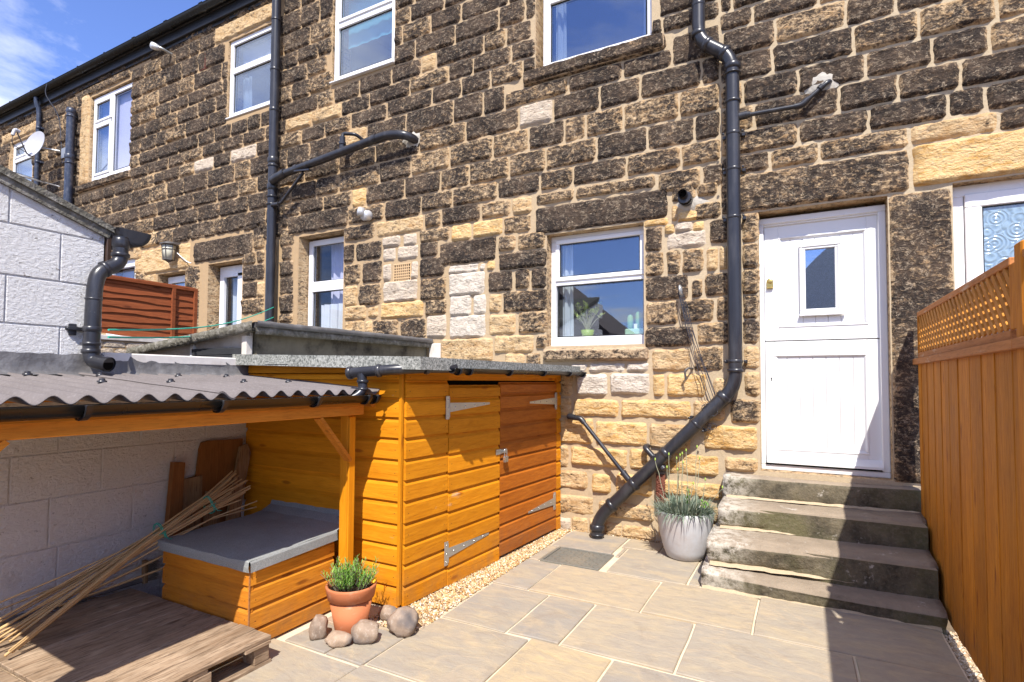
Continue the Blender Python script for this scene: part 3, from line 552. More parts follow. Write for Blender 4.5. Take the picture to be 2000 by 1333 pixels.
 (-2.621,5.462,-2.504,5.693,'D'),(-6.746,6.157,-6.514,6.423,'M'),(-10.424,5.687,-9.954,5.918,'D'),(-9.14,6.747,-8.755,6.983,'D'),(-1.036,2.899,-0.869,2.997,'P'),(-10.528,3.985,-10.097,4.228,'D'),
 (-12.414,4.492,-11.919,4.768,'D'),(-9.548,6.747,-9.155,6.983,'D'),(-7.699,7.247,-7.415,7.493,'D'),(-10.997,3.985,-10.543,4.228,'D'),(-9.938,5.687,-9.521,5.918,'D'),(-1.502,1.598,-1.286,1.678,'W'),
 (-10.952,3.742,-10.481,3.971,'D'),(-4.603,3.149,-4.329,3.282,'G'),(-8.875,7.247,-8.537,7.493,'D'),(-9.261,4.997,-8.819,5.188,'D'),(-10.119,3.001,-9.813,3.312,'M'),(-5.26,3.023,-5.083,3.258,'D'),
 (-11.392,4.492,-10.981,4.768,'M'),(-1.323,2.99,-1.093,3.061,'Y'),(-10.141,5.932,-9.691,6.143,'M'),(-10.856,7.247,-10.42,7.493,'M'),(-11.073,4.242,-10.622,4.478,'D'),(-8.941,4.782,-8.553,4.983,'M'),
 (-9.675,5.932,-9.257,6.143,'D'),(-8.522,7.247,-8.217,7.493,'D'),(-7.252,5.202,-6.979,5.418,'D'),(-11.852,3.985,-11.378,4.228,'D'),(-10.355,4.997,-9.869,5.188,'D'),(-9.368,3.742,-9.021,3.971,'M'),
 (-13.362,6.437,-12.882,6.733,'M'),(-4.601,2.975,-4.398,3.141,'G'),(-8.412,6.997,-8.112,7.233,'D'),(-9.348,4.782,-8.956,4.983,'D'),(-11.423,3.742,-10.967,3.971,'D'),(-12.134,7.247,-11.647,7.493,'D'),
 (-9.813,2.979,-9.518,3.259,'T'),(-2.646,4.863,-2.504,5.018,'D'),(-4.281,3.134,-4.075,3.282,'G'),(-10.424,6.437,-10.117,6.733,'D'),(-7.297,3.184,-7.014,3.37,'M'),(-12.547,6.437,-12.148,6.733,'D'),
 (-8.028,5.687,-7.767,5.918,'D'),(-7.047,3.394,-6.813,3.605,'M'),(-9.897,6.157,-9.593,6.423,'M'),(-12.319,3.985,-11.867,4.228,'D'),(-12.749,5.432,-12.262,5.673,'D'),(-9.466,3.738,-9.12,3.948,'M'),
 (-11.503,4.242,-11.088,4.478,'D'),(-2.482,1.841,-2.355,1.987,'M'),(-10.424,6.747,-10.059,6.983,'D'),(-11.883,3.742,-11.438,3.971,'D'),(-11.263,7.247,-10.871,7.493,'D'),(-11.565,7.038,-11.06,7.233,'D'),
 (-6.45,3.174,-6.239,3.374,'D'),(-1.24,4.863,-1.151,5.018,'D'),(-12.83,4.492,-12.429,4.768,'M'),(-9.639,5.432,-9.343,5.673,'D'),(-13.527,6.157,-13.07,6.423,'D'),(-4.597,2.728,-4.466,2.942,'G'),
 (-11.045,7.038,-10.599,7.233,'D'),(-12.323,4.242,-11.899,4.478,'D'),(-13.253,4.492,-12.845,4.768,'D'),(-12.655,3.742,-12.204,3.971,'D'),(-2.083,1.588,-1.911,1.676,'W'),(-13.791,6.437,-13.377,6.733,'D'),
 (-12.914,6.997,-12.451,7.233,'D'),(-11.706,4.782,-11.259,4.983,'D'),(-10.424,5.432,-10.108,5.673,'D'),(-12.571,7.247,-12.149,7.493,'D'),(-11.363,3.985,-11.012,4.228,'D'),(-13.187,5.687,-12.716,5.918,'D'),
 (-9.67,3.742,-9.383,3.971,'D'),(-13.21,4.242,-12.758,4.478,'D'),(-13.403,6.997,-12.929,7.233,'D'),(-12.772,6.747,-12.343,6.983,'M'),(-8.514,6.437,-8.328,6.733,'D'),(-11.632,7.247,-11.278,7.493,'M'),
 (-4.157,2.717,-4.051,2.938,'G'),(-14.845,4.492,-14.384,4.768,'M'),(-8.74,6.747,-8.5,6.983,'D'),(-11.884,4.242,-11.518,4.478,'D'),(-12.436,7.038,-11.951,7.233,'D'),(-12.743,4.242,-12.338,4.478,'D'),
 (-4.462,5.694,-4.349,5.92,'D'),(-14.668,3.985,-14.173,4.228,'D'),(-6.473,2.293,-6.204,2.423,'M'),(-14.369,4.492,-13.95,4.768,'D'),(-14.112,5.687,-13.626,5.918,'D'),(-14.295,3.742,-13.804,3.971,'M'),
 (-13.956,6.157,-13.542,6.423,'D'),(-12.473,4.782,-12.029,4.983,'D'),(-13.023,4.997,-12.523,5.188,'D'),(-9.659,4.782,-9.363,4.983,'D'),(-15.185,3.985,-14.683,4.228,'D'),(-16.212,4.492,-15.717,4.768,'D'),
 (-13.987,4.242,-13.546,4.478,'D'),(-13.055,6.157,-12.699,6.423,'D'),(-4.837,2.283,-4.665,2.423,'T'),(-15.702,4.492,-15.24,4.768,'D'),(-14.798,3.742,-14.31,3.971,'D'),(-0.868,2.897,-0.767,2.99,'Y'),
 (-13.061,3.742,-12.67,3.971,'D'),(-12.959,7.247,-12.586,7.493,'D'),(-12.867,6.437,-12.562,6.733,'M'),(-10.466,3.742,-10.192,3.971,'M'),(-6.964,2.691,-6.805,2.913,'T'),(-14.247,6.997,-13.798,7.233,'M'),
 (-12.954,5.202,-12.547,5.418,'D'),(-14.158,3.985,-13.742,4.228,'D'),(-13.565,6.747,-13.157,6.983,'D'),(-10.424,5.202,-10.138,5.418,'M'),(-6.468,3.853,-6.182,3.964,'D'),(-16.134,6.437,-15.698,6.733,'D'),
 (-14.439,4.242,-14.002,4.478,'D'),(-13.611,5.687,-13.202,5.918,'D'),(-13.935,4.492,-13.582,4.768,'D'),(-11.244,4.782,-10.906,4.983,'D'),(-15.716,6.157,-15.26,6.423,'D'),(-13.727,3.985,-13.342,4.228,'D'),
 (-13.432,5.432,-13.052,5.673,'M'),(-12.665,3.985,-12.334,4.228,'D'),(-12.898,4.782,-12.488,4.983,'D'),(-15.785,4.242,-15.295,4.478,'D'),(-16.54,6.157,-16.059,6.423,'D'),(-13.333,4.782,-12.913,4.983,'D'),
 (-13.327,3.985,-12.981,4.228,'M'),(-14.885,4.242,-14.454,4.478,'D'),(-14.006,5.202,-13.581,5.418,'D'),(-13.142,6.747,-12.787,6.983,'D'),(-15.932,5.432,-15.456,5.673,'D'),(-10.424,5.932,-10.156,6.143,'D'),
 (-15.02,4.782,-14.518,4.983,'D'),(-1.132,2.898,-1.037,2.991,'Y'),(-16.096,3.742,-15.601,3.971,'D'),(-13.476,4.997,-13.038,5.188,'D'),(-11.936,7.038,-11.58,7.233,'D'),(-15.784,7.247,-15.329,7.493,'D'),
 (-15.259,3.742,-14.813,3.971,'D'),(-13.311,7.247,-12.974,7.493,'D'),(-16.992,6.437,-16.562,6.733,'D'),(-13.866,5.932,-13.454,6.143,'M'),(-13.567,4.492,-13.268,4.768,'D'),(-15.225,4.492,-14.86,4.768,'D'),
 (-13.426,3.742,-13.076,3.971,'D'),(-1.067,3.012,-1.011,3.163,'T'),(-13.783,6.997,-13.418,7.233,'M'),(-12.72,5.932,-12.368,6.143,'M'),(-16.186,6.997,-15.704,7.233,'M'),(-7.906,6.157,-7.767,6.423,'D'),
 (-13.103,5.932,-12.735,6.143,'D'),(-16.547,6.437,-16.149,6.733,'D'),(-12.701,5.687,-12.385,5.918,'D'),(-12.189,3.742,-11.898,3.971,'M'),(-16.266,4.242,-15.8,4.478,'D'),(-13.959,7.247,-13.611,7.493,'M'),
 (-12.532,5.202,-12.209,5.418,'D'),(-15.254,6.997,-14.837,7.233,'D'),(-13.789,3.742,-13.441,3.971,'D'),(-14.331,7.247,-13.974,7.493,'D'),(-6.98,3.188,-6.822,3.371,'M'),(-12.684,6.157,-12.417,6.423,'M'),
 (-16.631,4.492,-16.227,4.768,'D'),(-15.021,7.247,-14.636,7.493,'D'),(-14.152,4.782,-13.741,4.983,'M'),(-12.402,6.157,-12.148,6.423,'D'),(-16.992,6.157,-16.555,6.423,'D'),(-6.472,3.637,-6.346,3.844,'D'),
 (-4.882,2.093,-4.764,2.251,'T'),(-12.966,3.985,-12.68,4.228,'D'),(-15.689,6.997,-15.269,7.233,'M'),(-13.769,5.432,-13.447,5.673,'D'),(-10.216,3.559,-9.994,3.771,'T'),(-14.118,5.432,-13.784,5.673,'D'),
 (-13.726,4.782,-13.348,4.983,'D'),(-10.145,3.304,-9.968,3.562,'T'),(-15.28,4.242,-14.9,4.478,'D'),(-13.531,4.242,-13.225,4.478,'D'),(-16.233,6.747,-15.804,6.983,'D'),(-12.508,4.997,-12.178,5.188,'D'),
 (-16.211,7.247,-15.799,7.493,'M'),(-12.014,4.782,-11.721,4.983,'D'),(-15.975,5.202,-15.533,5.418,'M'),(-3.094,2.729,-2.985,2.837,'Y'),(-13.037,5.432,-12.764,5.673,'D'),(-15.556,3.985,-15.2,4.228,'D'),
 (-15.891,5.687,-15.498,5.918,'D'),(-13.439,5.932,-13.118,6.143,'D'),(-16.608,6.997,-16.201,7.233,'D'),(-13.264,5.202,-12.969,5.418,'D'),(-14.146,4.997,-13.778,5.188,'D'),(-13.874,6.747,-13.58,6.983,'D'),
 (-14.136,6.437,-13.806,6.652,'D'),(-16.488,4.782,-16.035,4.983,'D'),(-16.612,7.247,-16.226,7.493,'D'),(-13.596,7.247,-13.326,7.493,'D'),(-16.248,3.985,-15.886,4.228,'D'),(-16.255,4.997,-15.795,5.188,'D'),
 (-16.304,5.432,-15.947,5.673,'D'),(-13.566,5.202,-13.279,5.418,'D'),(-10.245,3.74,-9.946,3.869,'T'),(-16.669,5.687,-16.282,5.918,'D'),(-16.044,6.157,-15.731,6.423,'D'),(-16.623,6.747,-16.248,6.983,'M'),
 (-14.503,4.782,-14.167,4.983,'M'),(-16.267,5.687,-15.906,5.918,'D'),(-12.37,5.687,-12.148,5.918,'D'),(-16.674,5.432,-16.319,5.673,'D'),(-16.529,5.932,-16.13,6.143,'D'),(-16.992,7.247,-16.627,7.493,'D'),
 (-15.683,6.437,-15.328,6.652,'D'),(-14.621,7.247,-14.346,7.493,'D'),(-16.598,3.985,-16.263,4.228,'D'),(-16.992,6.997,-16.623,7.233,'D'),(-15.586,3.742,-15.274,3.971,'M'),(-14.533,6.997,-14.262,7.233,'D'),
 (-15.871,3.985,-15.571,4.228,'D'),(-16.992,6.747,-16.638,6.983,'D'),(-16.344,5.202,-15.99,5.418,'D'),(-14.822,6.997,-14.548,7.233,'D'),(-15.314,7.247,-15.036,7.493,'D'),(-16.676,4.997,-16.27,5.188,'D'),
 (-15.518,5.202,-15.21,5.418,'D'),(-15.681,4.782,-15.352,4.983,'D'),(-14.146,5.932,-13.881,6.143,'D'),(-16.419,3.742,-16.111,3.971,'D'),(-15.483,5.687,-15.204,5.918,'D'),(-13.763,4.997,-13.491,5.188,'D'),
 (-16.585,4.242,-16.281,4.478,'D'),(-12.353,5.932,-12.148,6.143,'D'),(-15.337,4.782,-15.035,4.983,'D'),(-15.537,5.932,-15.24,6.143,'D'),(-12.328,6.747,-12.148,6.983,'D'),(-16.02,4.782,-15.696,4.983,'D'),
 (-16.68,5.202,-16.359,5.418,'M'),(-15.441,5.432,-15.204,5.673,'D'),(-15.829,5.932,-15.552,6.143,'M'),(-14.146,6.157,-13.971,6.423,'D'),(-15.484,4.997,-15.204,5.188,'D'),(-7.856,5.932,-7.767,6.143,'D'),
 (-16.115,5.932,-15.844,6.143,'D'),(-15.78,4.997,-15.499,5.188,'D'),(-14.654,6.868,-14.259,6.983,'D'),(-6.895,3.652,-6.813,3.823,'D'),(-15.031,6.868,-14.669,6.983,'D'),(-3.175,2.732,-3.109,2.819,'W'),
 (-15.789,6.747,-15.604,6.983,'D'),(-14.244,6.868,-13.95,6.983,'D'),(-12.247,5.432,-12.148,5.673,'M'),(-15.331,6.868,-15.046,6.983,'D'),(-14.146,5.202,-14.021,5.418,'D'),(-15.6,6.868,-15.346,6.983,'D'),
 (-15.313,6.437,-15.204,6.652,'D'),(-16.992,3.742,-16.725,3.971,'D'),(-16.71,3.742,-16.434,3.971,'D'),(-16.992,3.985,-16.613,4.228,'D'),(-16.992,4.242,-16.6,4.478,'D'),(-16.992,4.492,-16.646,4.768,'D'),
 (-16.992,4.782,-16.503,4.983,'D'),(-16.992,4.997,-16.691,5.188,'M'),(-16.992,5.202,-16.695,5.418,'D'),(-1.24,5.242,-0.627,5.448,'D'),(-16.992,5.432,-16.689,5.673,'M'),(-1.24,5.462,-0.627,5.693,'M'),
 (-16.992,5.687,-16.684,5.918,'D'),(-1.24,5.707,-0.937,5.923,'D'),(-0.922,5.707,-0.627,5.923,'D'),(-16.992,5.932,-16.544,6.143,'D'),(-3.194,5.937,-2.739,6.143,'D'),(-2.724,5.937,-2.504,6.143,'M'),
 (-1.169,5.937,-0.627,6.143,'D'),(-3.65,6.157,-3.218,6.423,'D'),(-3.203,6.157,-2.778,6.423,'D'),(-2.763,6.157,-2.504,6.423,'M'),(-2.5,6.308,-2.369,6.423,'M'),(-2.354,6.308,-1.897,6.423,'M'),
 (-1.882,6.308,-1.53,6.423,'D'),(-1.24,6.157,-1.108,6.423,'D'),(-1.515,6.308,-1.244,6.423,'D'),(-1.093,6.157,-0.627,6.423,'D'),(-4.462,6.437,-4.134,6.733,'M'),(-4.119,6.437,-3.782,6.733,'D'),
 (-3.767,6.437,-3.434,6.733,'M'),(-3.419,6.437,-3.009,6.733,'M'),(-2.994,6.437,-2.497,6.733,'D'),(-2.482,6.437,-2.172,6.733,'M'),(-2.157,6.437,-1.885,6.733,'D'),(-1.87,6.437,-1.577,6.733,'D'),
 (-1.562,6.437,-1.162,6.733,'D'),(-1.147,6.437,-0.627,6.733,'D'),(-5.46,6.758,-5.11,6.983,'M'),(-5.095,6.758,-4.654,6.983,'D'),(-4.639,6.758,-4.153,6.983,'D'),(-4.138,6.747,-3.781,6.983,'D'),
 (-3.766,6.747,-3.432,6.983,'D'),(-3.417,6.747,-3.032,6.983,'M'),(-3.017,6.747,-2.585,6.983,'D'),(-2.57,6.747,-2.115,6.983,'D'),(-2.1,6.747,-1.697,6.983,'D'),(-5.884,6.997,-5.518,7.233,'D'),
 (-5.503,6.997,-5.173,7.233,'D'),(-5.158,6.997,-4.78,7.233,'M'),(-4.765,6.997,-4.432,7.233,'D'),(-4.417,6.997,-3.992,7.233,'D'),(-3.977,6.997,-3.682,7.233,'D'),(-3.667,6.997,-3.361,7.233,'D'),
 (-3.346,6.997,-2.972,7.233,'D'),(-2.957,6.997,-2.674,7.233,'D'),(-2.659,6.997,-2.302,7.233,'D'),(-6.556,7.247,-6.164,7.493,'M'),(-6.149,7.247,-5.791,7.493,'D'),(-5.776,7.247,-5.289,7.493,'D'),
 (-5.274,7.247,-4.937,7.493,'D'),(-4.922,7.247,-4.525,7.493,'D'),(-4.51,7.247,-4.045,7.493,'D'),(-4.03,7.247,-3.732,7.493,'D'),(-3.717,7.247,-3.368,7.493,'D'),(-3.353,7.247,-2.969,7.493,'M'),
 (-2.954,7.247,-2.554,7.493,'D'),(1.824,3.377,2.377,3.533,'M'),(1.562,3.547,2.074,3.743,'M'),(2.089,3.547,2.529,3.743,'D'),(1.522,3.757,1.831,3.978,'D'),(1.846,3.757,2.259,3.978,'D'),
 (1.672,3.992,2.105,4.208,'D'),(2.12,3.992,2.566,4.208,'D'),(1.746,4.222,2.298,4.458,'D'),(1.051,4.472,1.526,4.703,'D'),(1.541,4.472,2.079,4.703,'D'),(2.094,4.472,2.554,4.703,'D'),
 (0.507,4.717,0.812,4.883,'D'),(0.827,4.717,1.327,4.883,'M'),(1.342,4.717,1.75,4.883,'D'),(1.765,4.717,2.311,4.883,'D'),(-0.196,4.897,0.258,5.123,'D'),(0.273,4.897,0.645,5.123,'D'),
 (0.66,4.897,0.977,5.123,'D'),(0.992,4.897,1.431,5.123,'D'),(1.446,4.897,2.011,5.123,'M'),(2.026,4.897,2.595,5.123,'D'),(-0.613,5.137,-0.246,5.363,'D'),(-0.231,5.137,0.219,5.363,'D'),
 (0.234,5.137,0.811,5.363,'M'),(0.826,5.137,1.24,5.363,'D'),(1.255,5.137,1.602,5.363,'M'),(1.617,5.137,2.057,5.363,'D'),(-0.613,5.377,-0.046,5.593,'D'),(-0.031,5.377,0.394,5.593,'D'),
 (0.409,5.377,0.827,5.593,'D'),(0.842,5.377,1.402,5.593,'D'),(-0.613,5.607,-0.109,5.843,'M'),(-0.094,5.607,0.222,5.843,'D'),(0.237,5.607,0.821,5.843,'D'),(-0.613,5.857,-0.291,6.093,'M'),
 (-0.276,5.857,0.238,6.093,'D'),(0.253,5.857,0.639,6.093,'D'),
]
OPENINGS = {'kitchen': (-2.359, 1.862, -1.329, 3.045), 'upper_mid': (-2.5, 4.86, -1.244, 6.3), 'upper_bath': (-5.543, 5.47, -4.466, 6.75), 'upper_left': (-7.763, 5.49, -6.75, 6.72), 'upper_far': (-11.84, 5.19, -10.428, 6.83), 'upper_farthest': (-15.2, 5.0, -14.15, 6.62), 'kit2': (-6.116, 1.2, -5.272, 3.47), 'patio': (-8.124, 1.0, -7.306, 3.28), 'small': (-9.482, 2.3, -8.719, 3.24), 'white_far': (-11.156, 2.2, -10.148, 3.6), 'door': (-0.316, 0.73, 0.632, 3.0), 'right': (1.045, 1.0, 3.3, 3.03)}
BIG = [['lintel', -2.492, 3.06, -1.099, 3.345, 'L', 0.0], ['sill', -2.39, 1.7, -1.28, 1.835, 'S', 0.05], ['sill', -2.635, 4.7, -1.11, 4.855, 'D', 0.05], ['lintel', -0.62, 3.015, 0.775, 3.35, 'R', 0.0], ['lintel', 0.8, 3.04, 3.3, 3.37, 'Y', 0.0], ['jamb', 0.638, 0.72, 1.04, 3.0, 'R', 0.0], ['lintel', -8.476, 3.33, -7.085, 3.66, 'D', 0.0], ['lintel', -9.943, 3.27, -8.6, 3.68, 'Y2', 0.0], ['jamb', -8.688, 2.2, -8.33, 3.29, 'M', 0.0], ['lintel', -6.331, 3.515, -5.203, 3.775, 'D', 0.0], ['lintel', -8.089, 6.76, -6.6, 7.02, 'T', 0.0], ['sill', -12.174, 5.03, -10.359, 5.17, 'D', 0.05], ['jamb', -12.144, 5.17, -11.876, 6.9, 'T', 0.0], ['lintel', -12.144, 6.88, -10.488, 7.03, 'M', 0.0], ['lintel', -15.6, 6.66, -13.95, 6.86, 'T', 0.0]]

W = 5.22
# ------------------------------------------------------------------ ground
gb = MB(); gb.add([(-60, -60, -.06), (60, -60, -.06), (60, 60, -.06), (-60, 60, -.06)], [(0, 1, 2, 3)])
tag(gb.build('ground', 'earth'), 'bare ground around and below the yard', kind='structure')

# ------------------------------------------------------------------ the terraced house
house = empty('terraced_house', (0, W, 0), 'soot blackened stone terrace with white windows and white stable door', 'house')
TONE = {'D': (1.08, .22, 0), 'M': (.84, .40, 0), 'T': (.44, .62, .05), 'Y': (.20, 1.0, 0), 'G': (.28, .1, .65), 'W': (.12, .1, 1.0), 'P': (.08, .12, .75),
        'L': (1.25, .2, 0), 'R': (.92, .35, 0), 'S': (.74, .35, .1), 'Y2': (.16, .85, .1)}
def stone_mesh(x0, z0, x1, z1, t, mb=None, pro=0.0, depth=.036, seed=0, res=.032, yb=W + .004):
    w, h = x1 - x0, z1 - z0
    nx = max(4, min(34, int(w / res))); nz = max(4, min(16, int(h / res)))
    if mb is None: nx = min(nx, 16); nz = min(nz, 10)
    rs = random.Random(int((x0 * 977 + z0 * 3331) * 100)); base = rs.uniform(.55, 1.0)
    tl, tr = rs.uniform(-.5, .5), rs.uniform(-.5, .5)
    col = TONE[t]; jit = rs.uniform(-.09, .07)
    us = [0, .03 / max(w, .12)] + [i / nx for i in range(1, nx)] + [1 - .03 / max(w, .12), 1]; us = sorted(set(round(u, 4) for u in us))
    vsn = sorted(set([0, round(.025 / max(h, .09), 4)] + [round(i / nz, 4) for i in range(1, nz)] + [round(1 - .025 / max(h, .09), 4), 1]))
    V = []; C = []
    cr = min(.020, h * .12)
    for v in vsn:
        for u in us:
            x, z = x0 + u * w, z0 + v * h
            de = min(u * w, (1 - u) * w, v * h, (1 - v) * h)
            # rounded corner
            cx = min(u * w, (1 - u) * w); czz = min(v * h, (1 - v) * h)
            if cx < cr and czz < cr:
                dxx, dzz = cr - cx, cr - czz; L = math.hypot(dxx, dzz)
                if L > cr:
                    k = (L - cr) / L; x += dxx * k * (1 if u < .5 else -1); z += dzz * k * (1 if v < .5 else -1)
            nz1 = mn.noise(Vector((x * 5 + 11, z * 7, 3.1))); nz2 = mn.noise(Vector((x * 16, z * 22, 7.7))); nz3 = mn.noise(Vector((x * 45, z * 55, 1.7)))
            if de < .02:
                x += mn.noise(Vector((x * 14, z * 14, 21))) * .014; z += mn.noise(Vector((x * 14, z * 14, 51))) * .013
            e = min(1, de / .020); e = math.sqrt(max(0, e * (2 - e)))
            rdg = .5 - abs(mn.noise(Vector((x * 7.3 + z * 3, z * 12 - x * 2, 91.0)))) * 1.7
            hgt = depth * e * (base + .40 * nz1 + .42 * nz2 + .20 * nz3 + .30 * rdg + .18 * (tl * (u - .5) + tr * (v - .5)))
            V.append((x, yb - .006 * (1 if de > .001 else 0) - max(-.002, hgt) - pro * (1 if de > .004 else 0), z))
            C.append((col[0] + jit, col[1], col[2], max(0, 1 - de / .035)))
    n = len(us); F = [(j * n + i, j * n + i + 1, (j + 1) * n + i + 1, (j + 1) * n + i) for j in range(len(vsn) - 1) for i in range(n - 1)]
    return V, F, C
def add_stone(b, *a, **k):
    V, F, C = stone_mesh(*a, mb=b, **k); o = len(b.v); b.v += V; b.f += [tuple(i + o for i in f) for f in F]; b.c += C; b.sm += [True] * len(F)
rev = MB()
# mortar slab with openings (grid of cells)
xs = sorted(set([-24, 3.4] + [v for o in OPENINGS.values() for v in (o[0], o[2])]))
zs = sorted(set([-.05, 7.5] + [v for o in OPENINGS.values() for v in (o[1], o[3])]))
b = MB()
for i in range(len(xs) - 1):
    for j in range(len(zs) - 1):
        cx, cz_ = (xs[i] + xs[i + 1]) / 2, (zs[j] + zs[j + 1]) / 2
        if any(o[0] < cx < o[2] and o[1] < cz_ < o[3] for o in OPENINGS.values()): continue
        b.add([(xs[i], W, zs[j]), (xs[i + 1], W, zs[j]), (xs[i + 1], W, zs[j + 1]), (xs[i], W, zs[j + 1])], [(0, 1, 2, 3)])
for o in OPENINGS.values():
    x0, z0, x1, z1 = o; d = .34
    q = [((x0, W, z0), (x0, W, z1), (x0, W + d, z1), (x0, W + d, z0)), ((x1, W, z0), (x1, W + d, z0), (x1, W + d, z1), (x1, W, z1)),
         ((x0, W, z1), (x1, W, z1), (x1, W + d, z1), (x0, W + d, z1)), ((x0, W, z0), (x0, W + d, z0), (x1, W + d, z0), (x1, W, z0))]
    for p in q:
        P4 = [Vector(v) for v in p]; vs = []; a_, b_, c_, d_ = P4; nu = max(1, int((b_ - a_).length / .12)); nv = max(1, int((d_ - a_).length / .12))
        for i_ in range(nu + 1):
            for j_ in range(nv + 1): vs.append(a_.lerp(b_, i_ / nu).lerp(d_.lerp(c_, i_ / nu), j_ / nv))
        rev.add(vs, [(i_ * (nv + 1) + j_, (i_ + 1) * (nv + 1) + j_, (i_ + 1) * (nv + 1) + j_ + 1, i_ * (nv + 1) + j_ + 1) for i_ in range(nu) for j_ in range(nv)], False, (.52, .45, .1, .3))
b.add([(-24, W + .5, -.05), (3.4, W + .5, -.05), (3.4, W + .5, 7.5), (-24, W + .5, 7.5)], [(0, 3, 2, 1)]) if False else None
b.add([(-24, W, -.05), (-24, 10, -.05), (-24, 10, 7.5), (-24, W, 7.5)], [(0, 1, 2, 3)])
b.add([(3.4, W, -.05), (3.4, 10, -.05), (3.4, 10, 7.5), (3.4, W, 7.5)], [(0, 3, 2, 1)])
b.add([(-24, 10, -.05), (3.4, 10, -.05), (3.4, 10, 7.5), (-24, 10, 7.5)], [(0, 3, 2, 1)])
wall = b.build('wall', 'mortar', house); rev.build('reveal', 'stone', wall, tone=True)['kind'] = 'stuff'
def as_obj(name, V, F, C, parent, mt='stone'):
    me = bpy.data.meshes.new(name); me.from_pydata(V, [], F); me.polygons.foreach_set('use_smooth', [True] * len(F))
    a = me.color_attributes.new('tone', 'FLOAT_COLOR', 'POINT'); a.data.foreach_set('color', [x for c in C for x in c])
    me.materials.append(M[mt]); return link(name, me, parent)
rest = MB()
for i, s in enumerate(STONES):
    if i < 286: as_obj('stone', *stone_mesh(*s, mb=1), wall)
    else: add_stone(rest, *s, res=.045)
o = rest.build('stone', 'stone', wall, tone=True); o['kind'] = 'stuff'
for n, x0, z0, x1, z1, t, pro in BIG:
    o = as_obj(n, *stone_mesh(x0, z0, x1, z1, t, mb=1, pro=pro + .006, depth=.02 if t in 'LS' else .03, res=.035), wall)
    if pro > 0:   # the ledge's underside and ends
        bb = MB(); bb.box(x0 + .01, W - pro, z0 + .01, x1 - .01, W + .03, z1 - .01, .008)
        o2 = bb.build('ledge', 'stone', wall, tone=False)
# a dark back wall and floor behind the openings so that the rooms are closed
b = MB(); b.box(-23.9, W + 2.2, -.04, 3.3, W + 2.3, 7.4); b.box(-23.9, W + .36, 3.95, 3.3, W + 2.2, 4.1); b.box(-23.9, W + .36, .5, 3.3, W + 2.2, .6)
for x in (-12.8, -9.9, -8.45, -6.5, -3.6, -.8, .85): b.box(x - .05, W + .36, .6, x + .05, W + 2.2, 7.4)
b.build('inner_wall', 'room', house)

# roof, eaves, gutter
b = MB(); b.prism([(-24, W - .10, 7.30), (-24, 7.6, 8.5), (-24, 7.6, 8.4), (-24, W - .10, 7.24)][::-1], (27.4, 0, 0)); b.prism([(-24, 7.6, 8.5), (-24, 10.2, 7.3), (-24, 10.2, 7.2), (-24, 7.6, 8.4)][::-1], (27.4, 0, 0))
b.build('roof', 'slate', house)
b = MB(); b.box(-24, W - .075, 7.10, 3.4, W - .03, 7.30, .004); b.box(-24, W - .03, 7.05, 3.4, W + .01, 7.10)
b.build('fascia', 'fascia', house)
def gutter_mb(b, a, c, r, th=.004, n=10, up=(0, 0, 1)):
    a, c = Vector(a), Vector(c); d = (c - a).normalized(); U = Vector(up); S = d.cross(U).normalized()
    vs = []
    for P in (a, c):
        for rr in (r, r - th * 2):
            for k in range(n + 1):
                t = math.pi * k / n; vs.append(P + S * math.cos(t) * rr - U * math.sin(t) * rr)
    m = n + 1; fs = []
    for k in range(n):
        fs.append((k, k + 1, 2 * m + k + 1, 2 * m + k)); fs.append((m + k + 1, m + k, 3 * m + k, 3 * m + k + 1))
    for s in (0, n): fs.append((s, m + s, 3 * m + s, 2 * m + s))
    fs.append(tuple([k for k in range(m)] + [m + k for k in range(m)][::-1])); fs.append(tuple([2 * m + k for k in range(m)] + [3 * m + k for k in range(m)][::-1]))
    b.add(vs, fs, True)
def stop_mb(b, P, d, r):
    P = Vector(P); d = Vector(d).normalized(); S = d.cross(Vector((0, 0, 1))).normalized()
    b.prism([P + S * math.cos(math.pi * k / 12) * r - Vector((0, 0, 1)) * math.sin(math.pi * k / 12) * r for k in range(13)], d * .006)
def clip_mb(b, P, d, r, w=.03):
    P = Vector(P); d = Vector(d).normalized(); gutter_mb(b, P - d * w / 2, P + d * w / 2, r + .010, .010)
b = MB(); gutter_mb(b, (-24, W - .155, 7.315), (3.4, W - .155, 7.315), .078); gu = b.build('gutter', 'gutter', house)
x = -16.5
while x < -4:
    part('gutter_bracket', 'gutter', gu, lambda b: clip_mb(b, (x, W - .155, 7.317), (1, 0, 0), .080, .035 if int(x * 10) % 3 else .09)); x += .93

